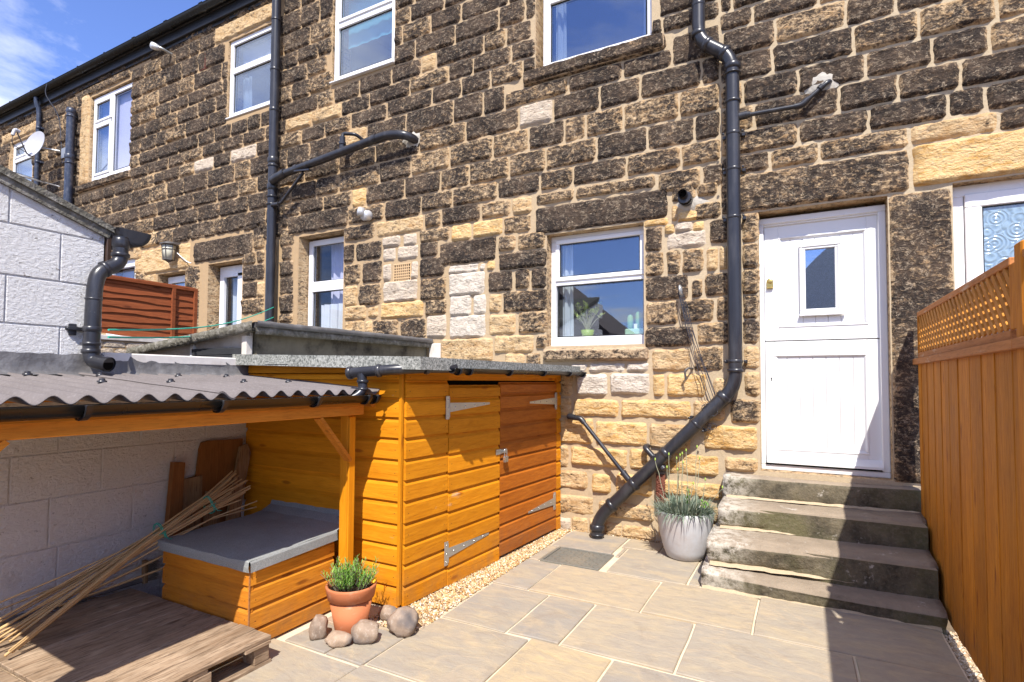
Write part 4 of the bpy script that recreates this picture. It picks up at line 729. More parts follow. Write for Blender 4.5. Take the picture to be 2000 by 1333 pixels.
# ------------------------------------------------------------------ windows
def frame_ring(b, x0, z0, x1, z1, w, y0, y1, bev=.004, wb=None):
    wb = wb or w
    b.box(x0, y0, z0, x1, y1, z0 + wb, bev); b.box(x0, y0, z1 - w, x1, y1, z1, bev)
    b.box(x0, y0 + .0008, z0 + wb, x0 + w, y1 - .0008, z1 - w, bev); b.box(x1 - w, y0 + .0008, z0 + wb, x1, y1 - .0008, z1 - w, bev)
def window(x0, z0, x1, z1, yf, cells, bars=(), fw=.055, fb=None, glass='glass', sill=0.0, sashw=.045):
    """cells: (x0,z0,x1,z1,has_sash) world rectangles inside the frame; yf front face of the frame."""
    b = MB(); frame_ring(b, x0, z0, x1, z1, fw, yf, yf + .07, wb=fb)
    for q in bars: b.box(q[0], yf + .001, q[1], q[2], yf + .069, q[3], .004)
    w = b.build('window', 'upvc', house)
    for c in cells:
        cx0, cz0, cx1, cz1 = c[:4]; yy = yf + .03
        if c[4]:
            part('sash', 'upvc', w, lambda b: frame_ring(b, cx0 - .012, cz0 - .012, cx1 + .012, cz1 + .012, sashw, yf - .016, yf + .05, .006))
            cx0 += sashw - .012; cz0 += sashw - .012; cx1 -= sashw - .012; cz1 -= sashw - .012; yy = yf + .012
        def gf(b):
            frame_ring(b, cx0, cz0, cx1, cz1, .011, yy - .006, yy + .006, .002)
        part('gasket', 'gutter', w, gf)
        part('pane', c[5] if len(c) > 5 else glass, w, lambda b: b.box(cx0 + .004, yy, cz0 + .004, cx1 - .004, yy + .018, cz1 - .004))
    if sill: part('window_board', 'upvc', w, lambda b: b.box(x0 - .02, yf - sill, z0 - .022, x1 + .02, yf + .05, z0, .006))
    return w
def drape(w, x0, x1, z0, z1, y, mt='net', folds=9, amp=.02, name='curtain'):
    b = MB(); n = folds * 10; vs = []
    for j, z in enumerate((z1, (z0 + z1) / 2, z0)):
        for i in range(n + 1):
            u = i / n; vs.append((x0 + u * (x1 - x0) + .006 * math.sin(u * 17 + j), y + amp * math.sin(u * folds * 2 * math.pi + .7 * math.sin(u * 9)) * (.6 + .25 * j) + .008 * math.sin(u * 31 + j), z))
    b.add(vs, [(j * (n + 1) + i, j * (n + 1) + i + 1, (j + 1) * (n + 1) + i + 1, (j + 1) * (n + 1) + i) for j in range(2) for i in range(n)], True)
    return b.build(name, mt, w)
K = OPENINGS['kitchen']; yk = W + .12
kw = window(K[0], K[1], K[2] + .02, K[3], yk, [(K[0] + .065, 2.57, K[2] - .035, K[3] - .055, True), (K[0] + .065, K[1] + .10, K[2] - .035, 2.515, False)], [(K[0] + .05, 2.515, K[2] - .03, 2.57)], fb=.10, glass='glass_kitchen')
tag(kw, 'two light kitchen window with plants on the inner ledge')
part('inner_ledge', 'upvc', kw, lambda b: b.box(K[0], yk + .075, K[1] + .055, K[2], yk + .40, K[1] + .085, .004))
drape(kw, K[0] + .07, K[0] + .20, K[1] + .1, K[3] - .06, yk + .14, 'blue_cloth', 2, .02)
U = OPENINGS['upper_mid']
uw = window(U[0] + .06, U[1], U[2] + .02, U[3], W + .07, [(U[0] + .14, U[1] + .09, U[2] - .07, U[3] - .7, False), (U[0] + .14, U[3] - .64, U[2] - .07, U[3] - .06, False)], [(U[0] + .1, U[3] - .7, U[2], U[3] - .64)], fw=.08, fb=.085)
drape(uw, U[0] + .14, U[0] + .27, U[1] + .1, U[3] - .1, W + .22, 'net', 2, .02); drape(uw, U[2] - .14, U[2] - .05, U[1] + .1, U[3] - .1, W + .22, 'blue_cloth', 2, .015)
U = OPENINGS['upper_bath']
bw = window(U[0] + .02, U[1] + .02, U[2] - .0, U[3], W + .02, [(U[0] + .10, U[1] + .12, U[2] - .07, 6.235, False), (U[0] + .10, 6.32, U[2] - .07, U[3] - .06, True)], [(U[0] + .06, 6.235, U[2] - .02, 6.32)], fw=.065, fb=.085, sill=.07)
drape(bw, U[0] + .12, U[2] - .08, 6.02, 6.68, W + .16, 'cyan_reflection', 1, .004, 'roller_blind')  # added sheet, its colour stands in for the cyan reflection in this window
U = OPENINGS['upper_left']
lw_ = window(U[0] + .01, U[1] + .02, U[2], U[3], W + .03, [(U[0] + .085, U[1] + .10, U[2] - .06, 6.20, False), (U[0] + .085, 6.29, U[2] - .06, U[3] - .07, False)], [(U[0] + .05, 6.20, U[2] - .02, 6.29)], fw=.07, fb=.075, sill=.05)
drape(lw_, U[0] + .09, U[0] + .30, U[1] + .1, 6.2, W + .2, 'blue_cloth', 2, .02); drape(lw_, U[0] + .09, U[2] - .07, 6.3, 6.65, W + .18, 'blind', 1, .003, 'roller_blind')
U = OPENINGS['upper_far']; xm = U[0] + .70
fw_ = window(U[0] + .02, U[1] + .02, U[2], U[3] - .02, W + .04, [(U[0] + .10, 6.33, xm - .06, U[3] - .12, True), (U[0] + .10, U[1] + .12, xm - .06, 6.24, True), (xm + .02, U[1] + .12, U[2] - .05, U[3] - .10, False, 'glass_clear')], [(U[0] + .06, 6.24, xm - .03, 6.33), (xm - .06, U[1] + .08, xm + .02, U[3] - .06)], fw=.075, fb=.08, sill=.03)
drape(fw_, U[0] + .1, U[2] - .05, U[1] + .1, U[3] - .08, W + .15, 'blind', 1, .003, 'roller_blind')
U = OPENINGS['upper_farthest']
w0 = window(U[0], U[1], U[2], U[3], W + .05, [(U[0] + .09, 6.28, U[2] - .07, U[3] - .09, True), (U[0] + .09, U[1] + .08, U[2] - .07, 6.2, True)], [(U[0] + .06, 6.2, U[2] - .06, 6.28)], fw=.07)
drape(w0, U[0] + .1, U[2] - .05, U[1] + .1, U[3] - .08, W + .17, 'blue_cloth', 1, .003, 'roller_blind')
U = OPENINGS['kit2']
k2 = window(U[0] + .02, U[1], U[2] + .06, U[3] - .03, W + .16, [(U[0] + .10, 2.86, U[2] - .0, U[3] - .10, False, 'glass_clear'), (U[0] + .10, U[1] + .1, U[2] - .0, 2.72, False, 'glass_clear')], [(U[0] + .06, 2.72, U[2] + .05, 2.86)], fw=.075)
drape(k2, U[0] + .16, U[2] + .04, 1.3, 2.55, W + .27, 'net', 6, .03); drape(k2, U[0] + .24, U[2] + .04, 2.5, 3.42, W + .36, 'blind', 5, .02)
U = OPENINGS['patio']; xm = (U[0] + U[2]) / 2 + .16
pt = window(U[0] + .04, U[1], U[2] + .3, U[3] - .02, W + .17, [(U[0] + .17, 1.1, xm - .10, U[3] - .19, False, 'glass_clear'), (xm + .02, 1.1, U[2] + .24, U[3] - .19, False, 'glass_clear')], [(xm - .10, 1.05, xm + .02, U[3] - .14), (U[0] + .1, U[3] - .19, U[2] + .25, U[3] - .08)], fw=.10)
drape(pt, U[0] + .15, U[2] + .2, 1.1, 3.1, W + .32, 'blue_cloth', 3, .015)
U = OPENINGS['small']
sw = window(U[0] + .05, U[1], U[2] + .05, U[3] - .03, W + .14, [(U[0] + .13, U[1] + .1, U[2] - .02, U[3] - .11, True)], (), fw=.07)
drape(sw, U[0] + .1, U[2], U[1] + .1, U[3] - .1, W + .32, 'blind', 1, .003, 'roller_blind')
U = OPENINGS['white_far']
wf = window(U[0], U[1], U[2], U[3], W + .05, [(U[0] + .1, U[1] + .1, U[2] - .19, U[3] - .19, False, 'glass_clear')], (), fw=.13)
drape(wf, U[0] + .1, U[2] - .1, U[1] + .1, U[3] - .1, W + .25, 'blind', 1, .003, 'roller_blind')
U = OPENINGS['right']
rw = window(U[0], 1.0, U[2], U[3], W + .10, [(U[0] + .10, 1.1, 2.1, U[3] - .085, True, 'glass_obs'), (2.18, 1.1, U[2] - .1, U[3] - .085, True, 'glass_obs')], [(2.1, 1.05, 2.18, U[3] - .08)], fw=.085, sashw=.105)
drape(rw, U[0] + .1, U[2] - .1, 1.1, U[3] - .1, W + .5, 'blind', 1, .003, 'roller_blind')
# ------------------------------------------------------------------ stable door
D = OPENINGS['door']; yd = W + .13
b = MB(); lx0, lx1 = -.278, .590
frame_ring(b, D[0] - .02, D[1] - .0, D[2] - .0, D[3] - .035, .055, yd - .02, yd + .09, .006, wb=.045)
b.box(D[0] + .03, yd + .0, D[3] - .105, D[2] - .05, yd + .085, D[3] - .085, .003)
b.box(lx1 + .004, yd + .005, D[1] + .045, D[2] - .05, yd + .08, D[3] - .09, .003)
door = b.build('door', 'paintw', house); tag(door, 'white two part stable door at the top of the stone steps')
def leafpart(z0, z1, px0, pz0, px1, pz1, name, hole=None):
    b = MB(); y0, y1 = yd + .02, yd + .065
    if hole:
        pass
    b.box(lx0, y0, z0, px0, y1, z1, .003); b.box(px1, y0, z0, lx1, y1, z1, .003); b.box(px0, y0 + .0006, z0, px1, y1 - .0006, pz0, .003); b.box(px0, y0 + .0006, pz1, px1, y1 - .0006, z1, .003)
    frame_ring(b, px0 - .004, pz0 - .004, px1 + .004, pz1 + .004, .022, y0 - .006, y0 + .03, .006)
    frame_ring(b, px0 + .014, pz0 + .014, px1 - .014, pz1 - .014, .012, y0 + .006, y0 + .03, .004)
    lf = b.build(name, 'paintw', door)
    if hole:
        for q in ((px0, pz0, hole[0], pz1), (hole[2], pz0, px1, pz1), (hole[0], pz0, hole[2], hole[1]), (hole[0], hole[3], hole[2], pz1)): part('panel_back', 'paintw', door, lambda b: b.box(q[0], y1 - .022, q[1], q[2], y1 + .002, q[3]))
    else: part('panel_back', 'paintw', door, lambda b: b.box(px0, y1 - .022, pz0, px1, y1 + .002, pz1))
    n = 7; wdt = (px1 - px0) / n
    for i in range(n):
        a0, a1 = px0 + i * wdt + .0009, px0 + (i + 1) * wdt - .0009
        if hole and a1 > hole[0] and a0 < hole[2]:
            if a0 < hole[0]: part('panel_board', 'paintw', door, lambda b: b.box(a0, y0 + .0125, hole[1], hole[0], y1, hole[3]))
            if a1 > hole[2]: part('panel_board', 'paintw', door, lambda b: b.box(hole[2], y0 + .0125, hole[1], a1, y1, hole[3]))
            part('panel_board', 'paintw', door, lambda b: b.box(a0, y0 + .012, pz0, a1, y1, hole[1], .003)); part('panel_board', 'paintw', door, lambda b: b.box(a0, y0 + .012, hole[3], a1, y1, pz1, .003))
        else: part('panel_board', 'paintw', door, lambda b: b.box(a0, y0 + .012, pz0, a1, y1, pz1, .003))
    return lf
gx0, gz0, gx1, gz1 = .045, 2.135, .270, 2.66
leafpart(1.868, 2.905, -.165, 1.985, .498, 2.79, 'upper_leaf', (gx0 - .01, gz0 - .01, gx1 + .01, gz1 + .01))
leafpart(D[1] + .055, 1.860, -.205, .905, .49, 1.745, 'lower_leaf')
def gfrm(b):
    frame_ring(b, gx0 - .045, gz0 - .045, gx1 + .045, gz1 + .045, .028, yd + .004, yd + .04, .006); frame_ring(b, gx0 - .02, gz0 - .02, gx1 + .02, gz1 + .02, .022, yd + .012, yd + .04, .005)
    b.box(gx0 - .05, yd - .012, gz0 - .06, gx1 + .07, yd + .02, gz0 - .043, .004)
part('glazing_frame', 'paintw', door, gfrm)
part('pane', 'glass_door', door, lambda b: b.box(gx0, yd + .034, gz0, gx1, yd + .046, gz1))
part('weather_bar', 'paintw', door, lambda b: b.prism([(lx0 + .005, yd + .02, .865), (lx0 + .005, yd - .045, .815), (lx0 + .005, yd - .045, .795), (lx0 + .005, yd + .02, .795)], (lx1 - lx0 - .01, 0, 0)))
part('weather_bar_shadow', 'hole', door, lambda b: b.box(lx0, yd + .012, .7755, lx1, yd + .03, .786))  # near-black strip painted in as the shadow line under the weather bar
def lockf(b):
    b.lathe([(0, -.0), (.026, 0), (.026, .010), (.018, .014), (0, .014)], (-.235, yd + .02, 2.40), 20, axis=(0, -1, 0)); b.box(-.262, yd + .008, 2.335, -.208, yd + .02, 2.395, .003); b.box(-.262, yd - .006, 2.335, -.208, yd + .02, 2.347, .003)
part('door_lock', 'brass', door, lockf)
part('keyhole', 'hole', door, lambda b: (b.box(-.235, yd + .0175, 1.51, -.229, yd + .021, 1.53), b.lathe([(0, 0), (.006, 0), (.006, .003), (0, .003)], (-.232, yd + .0205, 1.535), 10, axis=(0, -1, 0))))

# vents in the wall
def airb(b, x0, z0, x1, z1, nx, nz, y=W - .012):
    frame_ring(b, x0, z0, x1, z1, .014, y, y + .03, .002)
    for i in range(1, nx): xx = x0 + .012 + (x1 - x0 - .024) * i / nx; b.box(xx - .006, y + .001, z0 + .012, xx + .006, y + .02, z1 - .012)
    for i in range(1, nz): zz = z0 + .012 + (z1 - z0 - .024) * i / nz; b.box(x0 + .012, y + .002, zz - .006, x1 - .012, y + .02, zz + .006)
v = part('air_brick', 'airbrick', wall, lambda b: airb(b, -4.425, 2.70, -4.155, 2.925, 8, 6)); part('air_brick_back', 'hole', wall, lambda b: b.box(-4.42, W - .004, 2.705, -4.16, W + .002, 2.92))
v = part('air_brick', 'redbrick', wall, lambda b: airb(b, -8.46, 6.44, -8.26, 6.68, 1, 10)); part('air_brick_back', 'hole', wall, lambda b: b.box(-8.455, W - .004, 6.445, -8.265, W + .002, 6.675))
part('wall_plaster', 'render', wall, lambda b: b.box(-3.86, W - .03, 1.6, -3.70, W + .004, 1.93, .01))
def blobmesh(b, x0, z0, x1, z1, y, seed, dpt=.03):
    rs = random.Random(seed); n = 18; cx, cz2 = (x0 + x1) / 2, (z0 + z1) / 2; vs = [(cx, y - dpt, cz2)]
    for k in range(n):
        t = 2 * math.pi * k / n; r = rs.uniform(.75, 1.1); vs.append((cx + math.cos(t) * (x1 - x0) * .3 * r, y - dpt * .8, cz2 + math.sin(t) * (z1 - z0) * .3 * r))
    for k in range(n):
        t = 2 * math.pi * k / n; r = rs.uniform(.8, 1.2); vs.append((cx + math.cos(t) * (x1 - x0) * .5 * r, y + .012, cz2 + math.sin(t) * (z1 - z0) * .5 * r))
    fs = [(0, 1 + k, 1 + (k + 1) % n) for k in range(n)] + [(1 + k, 1 + n + k, 1 + n + (k + 1) % n, 1 + (k + 1) % n) for k in range(n)]
    b.add(vs, fs, True)
part('cement_patch', 'cement', wall, lambda b: blobmesh(b, .06, 3.90, .30, 4.16, W - .022, 3, .016))
part('cement_patch', 'cement', wall, lambda b: blobmesh(b, -1.04, 3.08, -.70, 3.24, W - .004, 4, .012))
part('cement_patch', 'cement', wall, lambda b: blobmesh(b, -4.30, 4.33, -4.02, 4.52, W - .03, 5))

# ------------------------------------------------------------------ drain pipes on the house
def collar(b, P, d, r, w=.03, lip=.008):
    P = Vector(P); d = Vector(d).normalized()
    b.tube([P - d * w / 2, P - d * w * .3, P + d * w * .3, P + d * w / 2], [r + .001, r + lip, r + lip, r + .001], 24)
def clampf(b, P, d, r):
    P = Vector(P); d = Vector(d).normalized(); collar(b, P, d, r, .028, .005); s = d.cross(Vector((0, 1, 0))).normalized()
    for q in (-1, 1):
        b.box(P.x - .014 + s.x * q * (r + .022), W - .06, P.z - .014 + s.z * q * (r + .022), P.x + .014 + s.x * q * (r + .022), W, P.z + .014 + s.z * q * (r + .022), .003)
        b.lathe([(0, .0), (.011, 0), (.011, .010), (0, .012)], P + s * q * (r + .022) + Vector((0, -.03, 0)), 10, axis=(0, -1, 0))
R1 = .058; yp = 5.115
sp = empty('soil_pipe', (-.502, yp, 0), 'thick black soil pipe running down beside the door and bending away to the left', 'drainpipe')
main = [(-.790, yp, 7.2), (-.790, yp, 4.63), (-.506, yp, 4.40), (-.504, yp, 1.46), (-1.69, yp - .05, .235), (-1.745, yp - .06, .13), (-1.745, yp - .06, -.03)]
part('pipe', 'black', sp, lambda b: b.tube(fillet(main, .13, 7), R1, 28))
for P, d, w, l in (((-.79, yp, 4.96), (0, 0, 1), .03, .004), ((-.79, yp, 4.69), (0, 0, 1), .05, .011), ((-.715, yp, 4.57), (1, 0, -.81), .05, .011), ((-.57, yp, 4.45), (1, 0, -.81), .05, .010),
                   ((-.506, yp, 4.31), (0, 0, 1), .06, .013), ((-.505, yp, 4.24), (0, 0, 1), .012, .016), ((-.505, yp, 3.99), (0, 0, 1), .03, .010), ((-.503, yp, 1.60), (0, 0, 1), .035, .012),
                   ((-.60, yp, 1.365), (-1.19, -.05, -1.225), .06, .013), ((-1.605, yp - .045, .325), (-1.19, -.05, -1.225), .05, .011), ((-1.745, yp - .06, .10), (0, 0, 1), .06, .014), ((-1.745, yp - .06, .035), (0, 0, 1), .02, .012)):
    part('collar', 'black', sp, lambda b: collar(b, P, d, R1, w, l))
part('coupler', 'black', sp, lambda b: b.tube([(-.6, yp, 1.36), (-.74, yp - .006, 1.217)], R1 + .006, 26))
for z in (3.70, 3.38, 2.95, 1.68): part('bracket', 'black', sp, lambda b: clampf(b, (-.504, yp, z), (0, 0, 1), R1))
part('bracket', 'black', sp, lambda b: clampf(b, (-.83, yp - .012, 1.12), (-1.19, -.05, -1.225), R1))
def strap(P):
    d = Vector((-1.19, -.05, -1.225)).normalized(); return lambda b: collar(b, P, d, R1, .05, .009)
for P in ((-1.10, yp - .025, .845), (-1.395, yp - .035, .54)): part('boss_strap', 'black', sp, strap(P))
wp = empty('waste_pipe', (0, 5.1, 3.9), 'thin black waste pipe rising right from the soil pipe to a cement patch', 'pipe')
part('pipe', 'black', wp, lambda b: b.tube(fillet([(-.45, yp, 3.845), (.03, 5.13, 3.838), (.24, 5.15, 4.01), (.25, W + .02, 4.02)], .05, 5), .019, 14))
part('boss', 'black', wp, lambda b: (b.tube([(-.455, yp, 3.845), (-.385, yp, 3.846)], .034, 16), b.tube([(-.40, yp, 3.845), (-.36, yp, 3.846)], .026, 16)))
part('elbow', 'black', wp, lambda b: b.tube(fillet([(-.02, 5.128, 3.836), (.03, 5.13, 3.838), (.085, 5.135, 3.885)], .04, 5), .026, 14))
part('collar', 'black', wp, lambda b: b.tube([(.165, 5.14, 3.95), (.19, 5.143, 3.972)], .026, 14))
wp = empty('waste_pipe', (-2.05, 5.1, 1.1), 'long thin black waste pipe slanting down right into the soil pipe beside the shed', 'pipe')
part('pipe', 'black', wp, lambda b: b.tube(fillet([(-2.06, W + .01, 1.145), (-2.06, 5.10, 1.145), (-1.93, 5.10, 1.13), (-1.43, yp - .03, .56)], .05, 5), .019, 14))
part('elbow', 'black', wp, lambda b: (b.tube(fillet([(-2.062, 5.17, 1.146), (-2.062, 5.10, 1.146), (-1.99, 5.10, 1.137)], .035, 5), .028, 16), b.tube(fillet([(-1.985, 5.10, 1.136), (-1.93, 5.10, 1.13), (-1.895, 5.10, 1.09)], .03, 5), .027, 16)))
part('socket', 'black', wp, lambda b: (b.tube([(-1.50, yp - .025, .636), (-1.425, yp - .03, .555)], .029, 16), b.tube([(-1.505, yp - .025, .642), (-1.49, yp - .026, .625)], .033, 16)))
wp = empty('waste_pipe', (-1.29, 5.1, .86), 'short black waste elbow joining the soil pipe above the white planter', 'pipe')
part('elbow', 'black', wp, lambda b: b.tube(fillet([(-1.30, W + .01, .885), (-1.30, 5.11, .885), (-1.12, yp - .02, .70)], .045, 5), .027, 16))
part('socket', 'black', wp, lambda b: (b.tube([(-1.215, 5.11, .80), (-1.12, yp - .02, .70)], .032, 16), b.tube([(-1.225, 5.11, .81), (-1.205, 5.11, .79)], .036, 16)))
# left soil pipe
yq = 5.10; XB = -6.53
s2 = empty('soil_pipe', (XB, yq, 0), 'tall black soil pipe left of the small upper windows with a long side branch', 'drainpipe')
part('pipe', 'black', s2, lambda b: b.tube([(XB, yq, 7.1), (XB, yq, 0)], R1 + .004, 26))
for z, w, l in ((5.88, .04, .007), (5.30, .05, .007), (6.6, .03, .007), (4.58, .09, .012), (4.50, .03, .012), (4.20, .10, .012), (4.06, .03, .014), (3.95, .03, .014), (2.2, .04, .01)):
    part('collar', 'black', s2, lambda b: collar(b, (XB, yq, z), (0, 0, 1), R1 + .004, w, l))
part('branch', 'black', s2, lambda b: b.tube(fillet([(XB, yq - .0, 4.275), (XB + .12, 5.04, 4.298), (-4.40, 5.03, 4.475), (-4.13, 5.06, 4.43), (-4.08, W + .05, 4.40)], .14, 8), .052, 22))
for a_, c_, r in (((XB + .06, 5.05, 4.265), (XB + .34, 5.035, 4.325), .062), ((-4.62, 5.03, 4.457), (-4.56, 5.03, 4.462), .058), ((-6.0, 5.04, 4.343), (-5.94, 5.04, 4.348), .056)): part('branch_socket', 'black', s2, lambda b: b.tube([a_, c_], r, 22))
part('strut', 'black', s2, lambda b: b.tube([(XB + .07, yq, 3.93), (XB + .22, 5.08, 3.95), (-5.86, 5.05, 4.27)], .02, 12))
part('strut_clip', 'black', s2, lambda b: (b.bar((-5.98, 5.02, 4.30), (-5.70, 5.02, 4.27), .05, .02), b.tube([(XB + .04, yq - .03, 3.93), (XB + .16, yq - .02, 3.93)], .032, 12)))
part('air_valve', 'black', s2, lambda b: (b.tube([(-5.135, 5.03, 4.42), (-5.135, 5.03, 4.60)], .036, 16), b.tube([(-5.135, 5.03, 4.50), (-5.135, 5.03, 4.53)], .046, 16), b.tube(fillet([(-5.135, 5.03, 4.58), (-5.135, 5.04, 4.65), (-4.98, 5.1, 4.63), (-4.94, 5.22, 4.58)], .04, 4), .022, 12)))
part('thin_pipe', 'black', s2, lambda b: (b.tube([(XB - .095, 5.13, 3.45), (XB - .095, 5.13, 0)], .03, 14), b.tube([(XB - .095, 5.13, 3.40), (XB - .095, 5.13, 3.32)], .036, 14)))
# far pipes
s3 = empty('vent_pipe', (-12.3, 5.1, 4), 'navy black open topped vent pipe left of the tall upstairs window', 'drainpipe')
part('pipe', 'navy', s3, lambda b: (b.tube([(-12.28, 5.09, 3), (-12.28, 5.09, 6.66)], .07, 24, caps=False), b.tube([(-12.28, 5.09, 6.66), (-12.28, 5.09, 6.5)], .062, 24, caps=False)))
for z, w, l in ((6.60, .09, .012), (6.50, .03, .012), (5.72, .10, .014), (5.60, .03, .012)): part('collar', 'navy', s3, lambda b: collar(b, (-12.28, 5.09, z), (0, 0, 1), .07, w, l))
s4 = empty('down_pipe', (-13.7, 5.12, 4), 'slim dark downpipe dropping from the gutter behind the satellite dish', 'drainpipe')
part('pipe', 'navy', s4, lambda b: b.tube(fillet([(-13.72, W - .135, 7.22), (-13.72, W - .135, 7.12), (-13.70, 5.13, 6.98), (-13.68, 5.13, 3)], .05, 4), .042, 18))
for z in (6.6, 5.9, 5.35): part('bracket', 'navy', s4, lambda b: (collar(b, (-13.69, 5.13, z), (0, 0, 1), .042, .05, .008), b.box(-13.76, 5.15, z - .02, -13.62, W, z + .02, .004)))
c1 = part('cable', 'wire', None, lambda b: b.tube(fillet([(-13.05, 5.0, 7.32), (-13.1, 4.98, 7.1), (-12.95, 5.18, 6.7), (-12.82, 5.2, 5.75), (-12.72, 5.17, 5.72)], .2, 6), .011, 8))
tag(c1, 'loose grey cable hanging from the gutter down to the satellite dish', 'cable')

# satellite dish
dish = empty('satellite_dish', (-12.75, 5.1, 6.0), 'grey satellite dish fixed to the wall at far left', 'satellite dish')
dc = Vector((-12.95, 4.84, 5.98)); dn = Vector((.22, -1.0, .22)).normalized()
def dishf(b):
    X = dn.cross(Vector((0, 0, 1))).normalized(); Z = X.cross(dn); n = 36
    for side in (0, 1):
        vs = []
        for i in range(7):
            r = i / 6
            for k in range(n):
                t = 2 * math.pi * k / n; vs.append(dc + X * math.cos(t) * r * .25 + Z * math.sin(t) * r * .275 + dn * (r * r * .055 - side * .008))
        fs = [(i * n + k, i * n + (k + 1) % n, (i + 1) * n + (k + 1) % n, (i + 1) * n + k) for i in range(6) for k in range(n)]
        b.add(vs, fs, True)
part('reflector', 'dish', dish, dishf)
X_ = dn.cross(Vector((0, 0, 1))).normalized(); Zd = X_.cross(dn); lnb = dc + dn * .36 + Zd * .06
def armf(b): b.tube([dc - Zd * .27 + dn * .05, dc - Zd * .26 + dn * .12, lnb - Zd * .03], .011, 8); b.tube([dc - Zd * .27 + dn * .04, dc - dn * .05], .016, 8)
part('arm', 'iron', dish, armf)
part('receiver', 'dish', dish, lambda b: (b.tube([lnb + dn * -.03, lnb + dn * .03], .034, 16), b.tube([lnb + dn * .03, lnb + dn * .045 - Zd * .02, lnb + dn * .05 - Zd * .13], .028, 12)))
part('wall_bracket', 'galv', dish, lambda b: (b.tube([dc - dn * .03, dc - dn * .08 + X_ * -.0, (-12.74, 5.12, 5.93)], .022, 12), b.box(-12.82, W - .05, 5.82, -12.66, W - .02, 6.02, .004)))
part('cable', 'wire', dish, lambda b: b.tube(fillet([lnb - Zd * .13 + dn * .05, lnb - Zd * .3 + dn * .02, lnb - Zd * .30 - dn * .15, dc - Zd * .26 + dn * .02], .08, 6), .006, 6))

# security light, lantern, flood light
sl = empty('security_light', (-4.83, 5.15, 3.59), 'silver round security light above the white curtained window', 'light')
part('housing', 'silver', sl, lambda b: b.lathe([(0, 0), (.05, 0), (.066, .03), (.066, .10), (.058, .115), (0, .115)], (-4.80, W - .02, 3.585), 24, axis=(-.25, -.9, -.2)))
part('lens', 'silver', sl, lambda b: b.lathe([(.03, .0), (.058, 0), (.058, .055), (.045, .075), (0, .08)], (-4.83, W - .115, 3.60), 6, axis=(-.55, -.8, .15)))
ln = empty('wall_lantern', (-8.93, 5.1, 3.5), 'iron wall lantern with frosted panes over the small white framed door', 'lantern')
lc = Vector((-8.92, 5.07, 3.0))
part('cap', 'iron', ln, lambda b: (b.lathe([(.02, .705), (.06, .69), (.125, .665), (.135, .645), (.11, .64), (0, .64)], lc, 6), b.box(-8.97, 5.1, 3.62, -8.87, W, 3.70, .004)))
part('glazing', 'frost', ln, lambda b: b.lathe([(0, .40), (.075, .40), (.098, .63), (0, .64)], lc, 6))
def lanf(b):
    for k in range(6):
        t = 2 * math.pi * k / 6; c, s = math.cos(t), math.sin(t); b.tube([lc + Vector((c * .078, s * .078, .395)), lc + Vector((c * .102, s * .102, .645))], .007, 6)
    for z, r in ((.40, .082), (.57, .097)):
        P = [lc + Vector((math.cos(2 * math.pi * k / 6) * r, math.sin(2 * math.pi * k / 6) * r, z)) for k in range(7)]; b.tube(P, .006, 6)
part('frame', 'iron', ln, lanf); part('finial', 'iron', ln, lambda b: b.lathe([(0, .35), (.035, .375), (.06, .40), (0, .40)], lc, 12))
cb = part('cable', 'upvc', None, lambda b: b.tube(fillet([(-8.83, 5.15, 3.52), (-8.6, 5.17, 3.36), (-8.5, 5.18, 3.33)], .1, 5), .008, 6)); tag(cb, 'short white cable beside the wall lantern', 'cable')
fl = empty('flood_light', (-9.3, 5.1, 6.95), 'small silver flood lamp just below the gutter', 'light')
part('arm', 'galv', fl, lambda b: b.tube(fillet([(-9.20, W, 6.90), (-9.22, 5.02, 6.93), (-9.34, 4.98, 6.98)], .05, 4), .022, 10)); part('head', 'silver', fl, lambda b: b.lathe([(0, 0), (.03, 0), (.055, .08), (.055, .14), (0, .145)], (-9.26, 5.03, 6.93), 14, axis=(-.7, -.5, .35)))
# overflow / flue on the right of the kitchen window
ov_ = empty('flue_outlet', (-.92, 5.1, 3.2), 'black round flue outlet poking through the wall right of the kitchen window', 'vent')
part('outer_tube', 'black', ov_, lambda b: (b.tube([(-.925, W + .03, 3.20), (-.925, W - .09, 3.195)], .062, 28), b.tube([(-.925, W - .085, 3.195), (-.925, W - .125, 3.193)], [.056, .056], 28)))
part('inner_tube', 'black', ov_, lambda b: (b.tube([(-.93, W - .10, 3.21), (-.935, W - .165, 3.213)], .042, 24, caps=False), b.tube([(-.93, W - .10, 3.21), (-.935, W - .165, 3.213)], .036, 24, caps=False)))
part('bore', 'hole', ov_, lambda b: b.lathe([(0, 0), (.036, 0), (.036, .002), (0, .002)], (-.932, W - .128, 3.2115), 20, axis=(0, -1, 0)))
def louv(b):
    for k in range(10):
        t = math.pi * (1.12 + .76 * k / 9); P = Vector((-.925 + math.cos(t) * .052, W - .088, 3.195 + math.sin(t) * .052)); b.obox(P, (math.cos(t), 0, math.sin(t)), (0, 1, 0), (-math.sin(t), 0, math.cos(t)), .012, .008, .004)
part('grille', 'hole', ov_, louv)
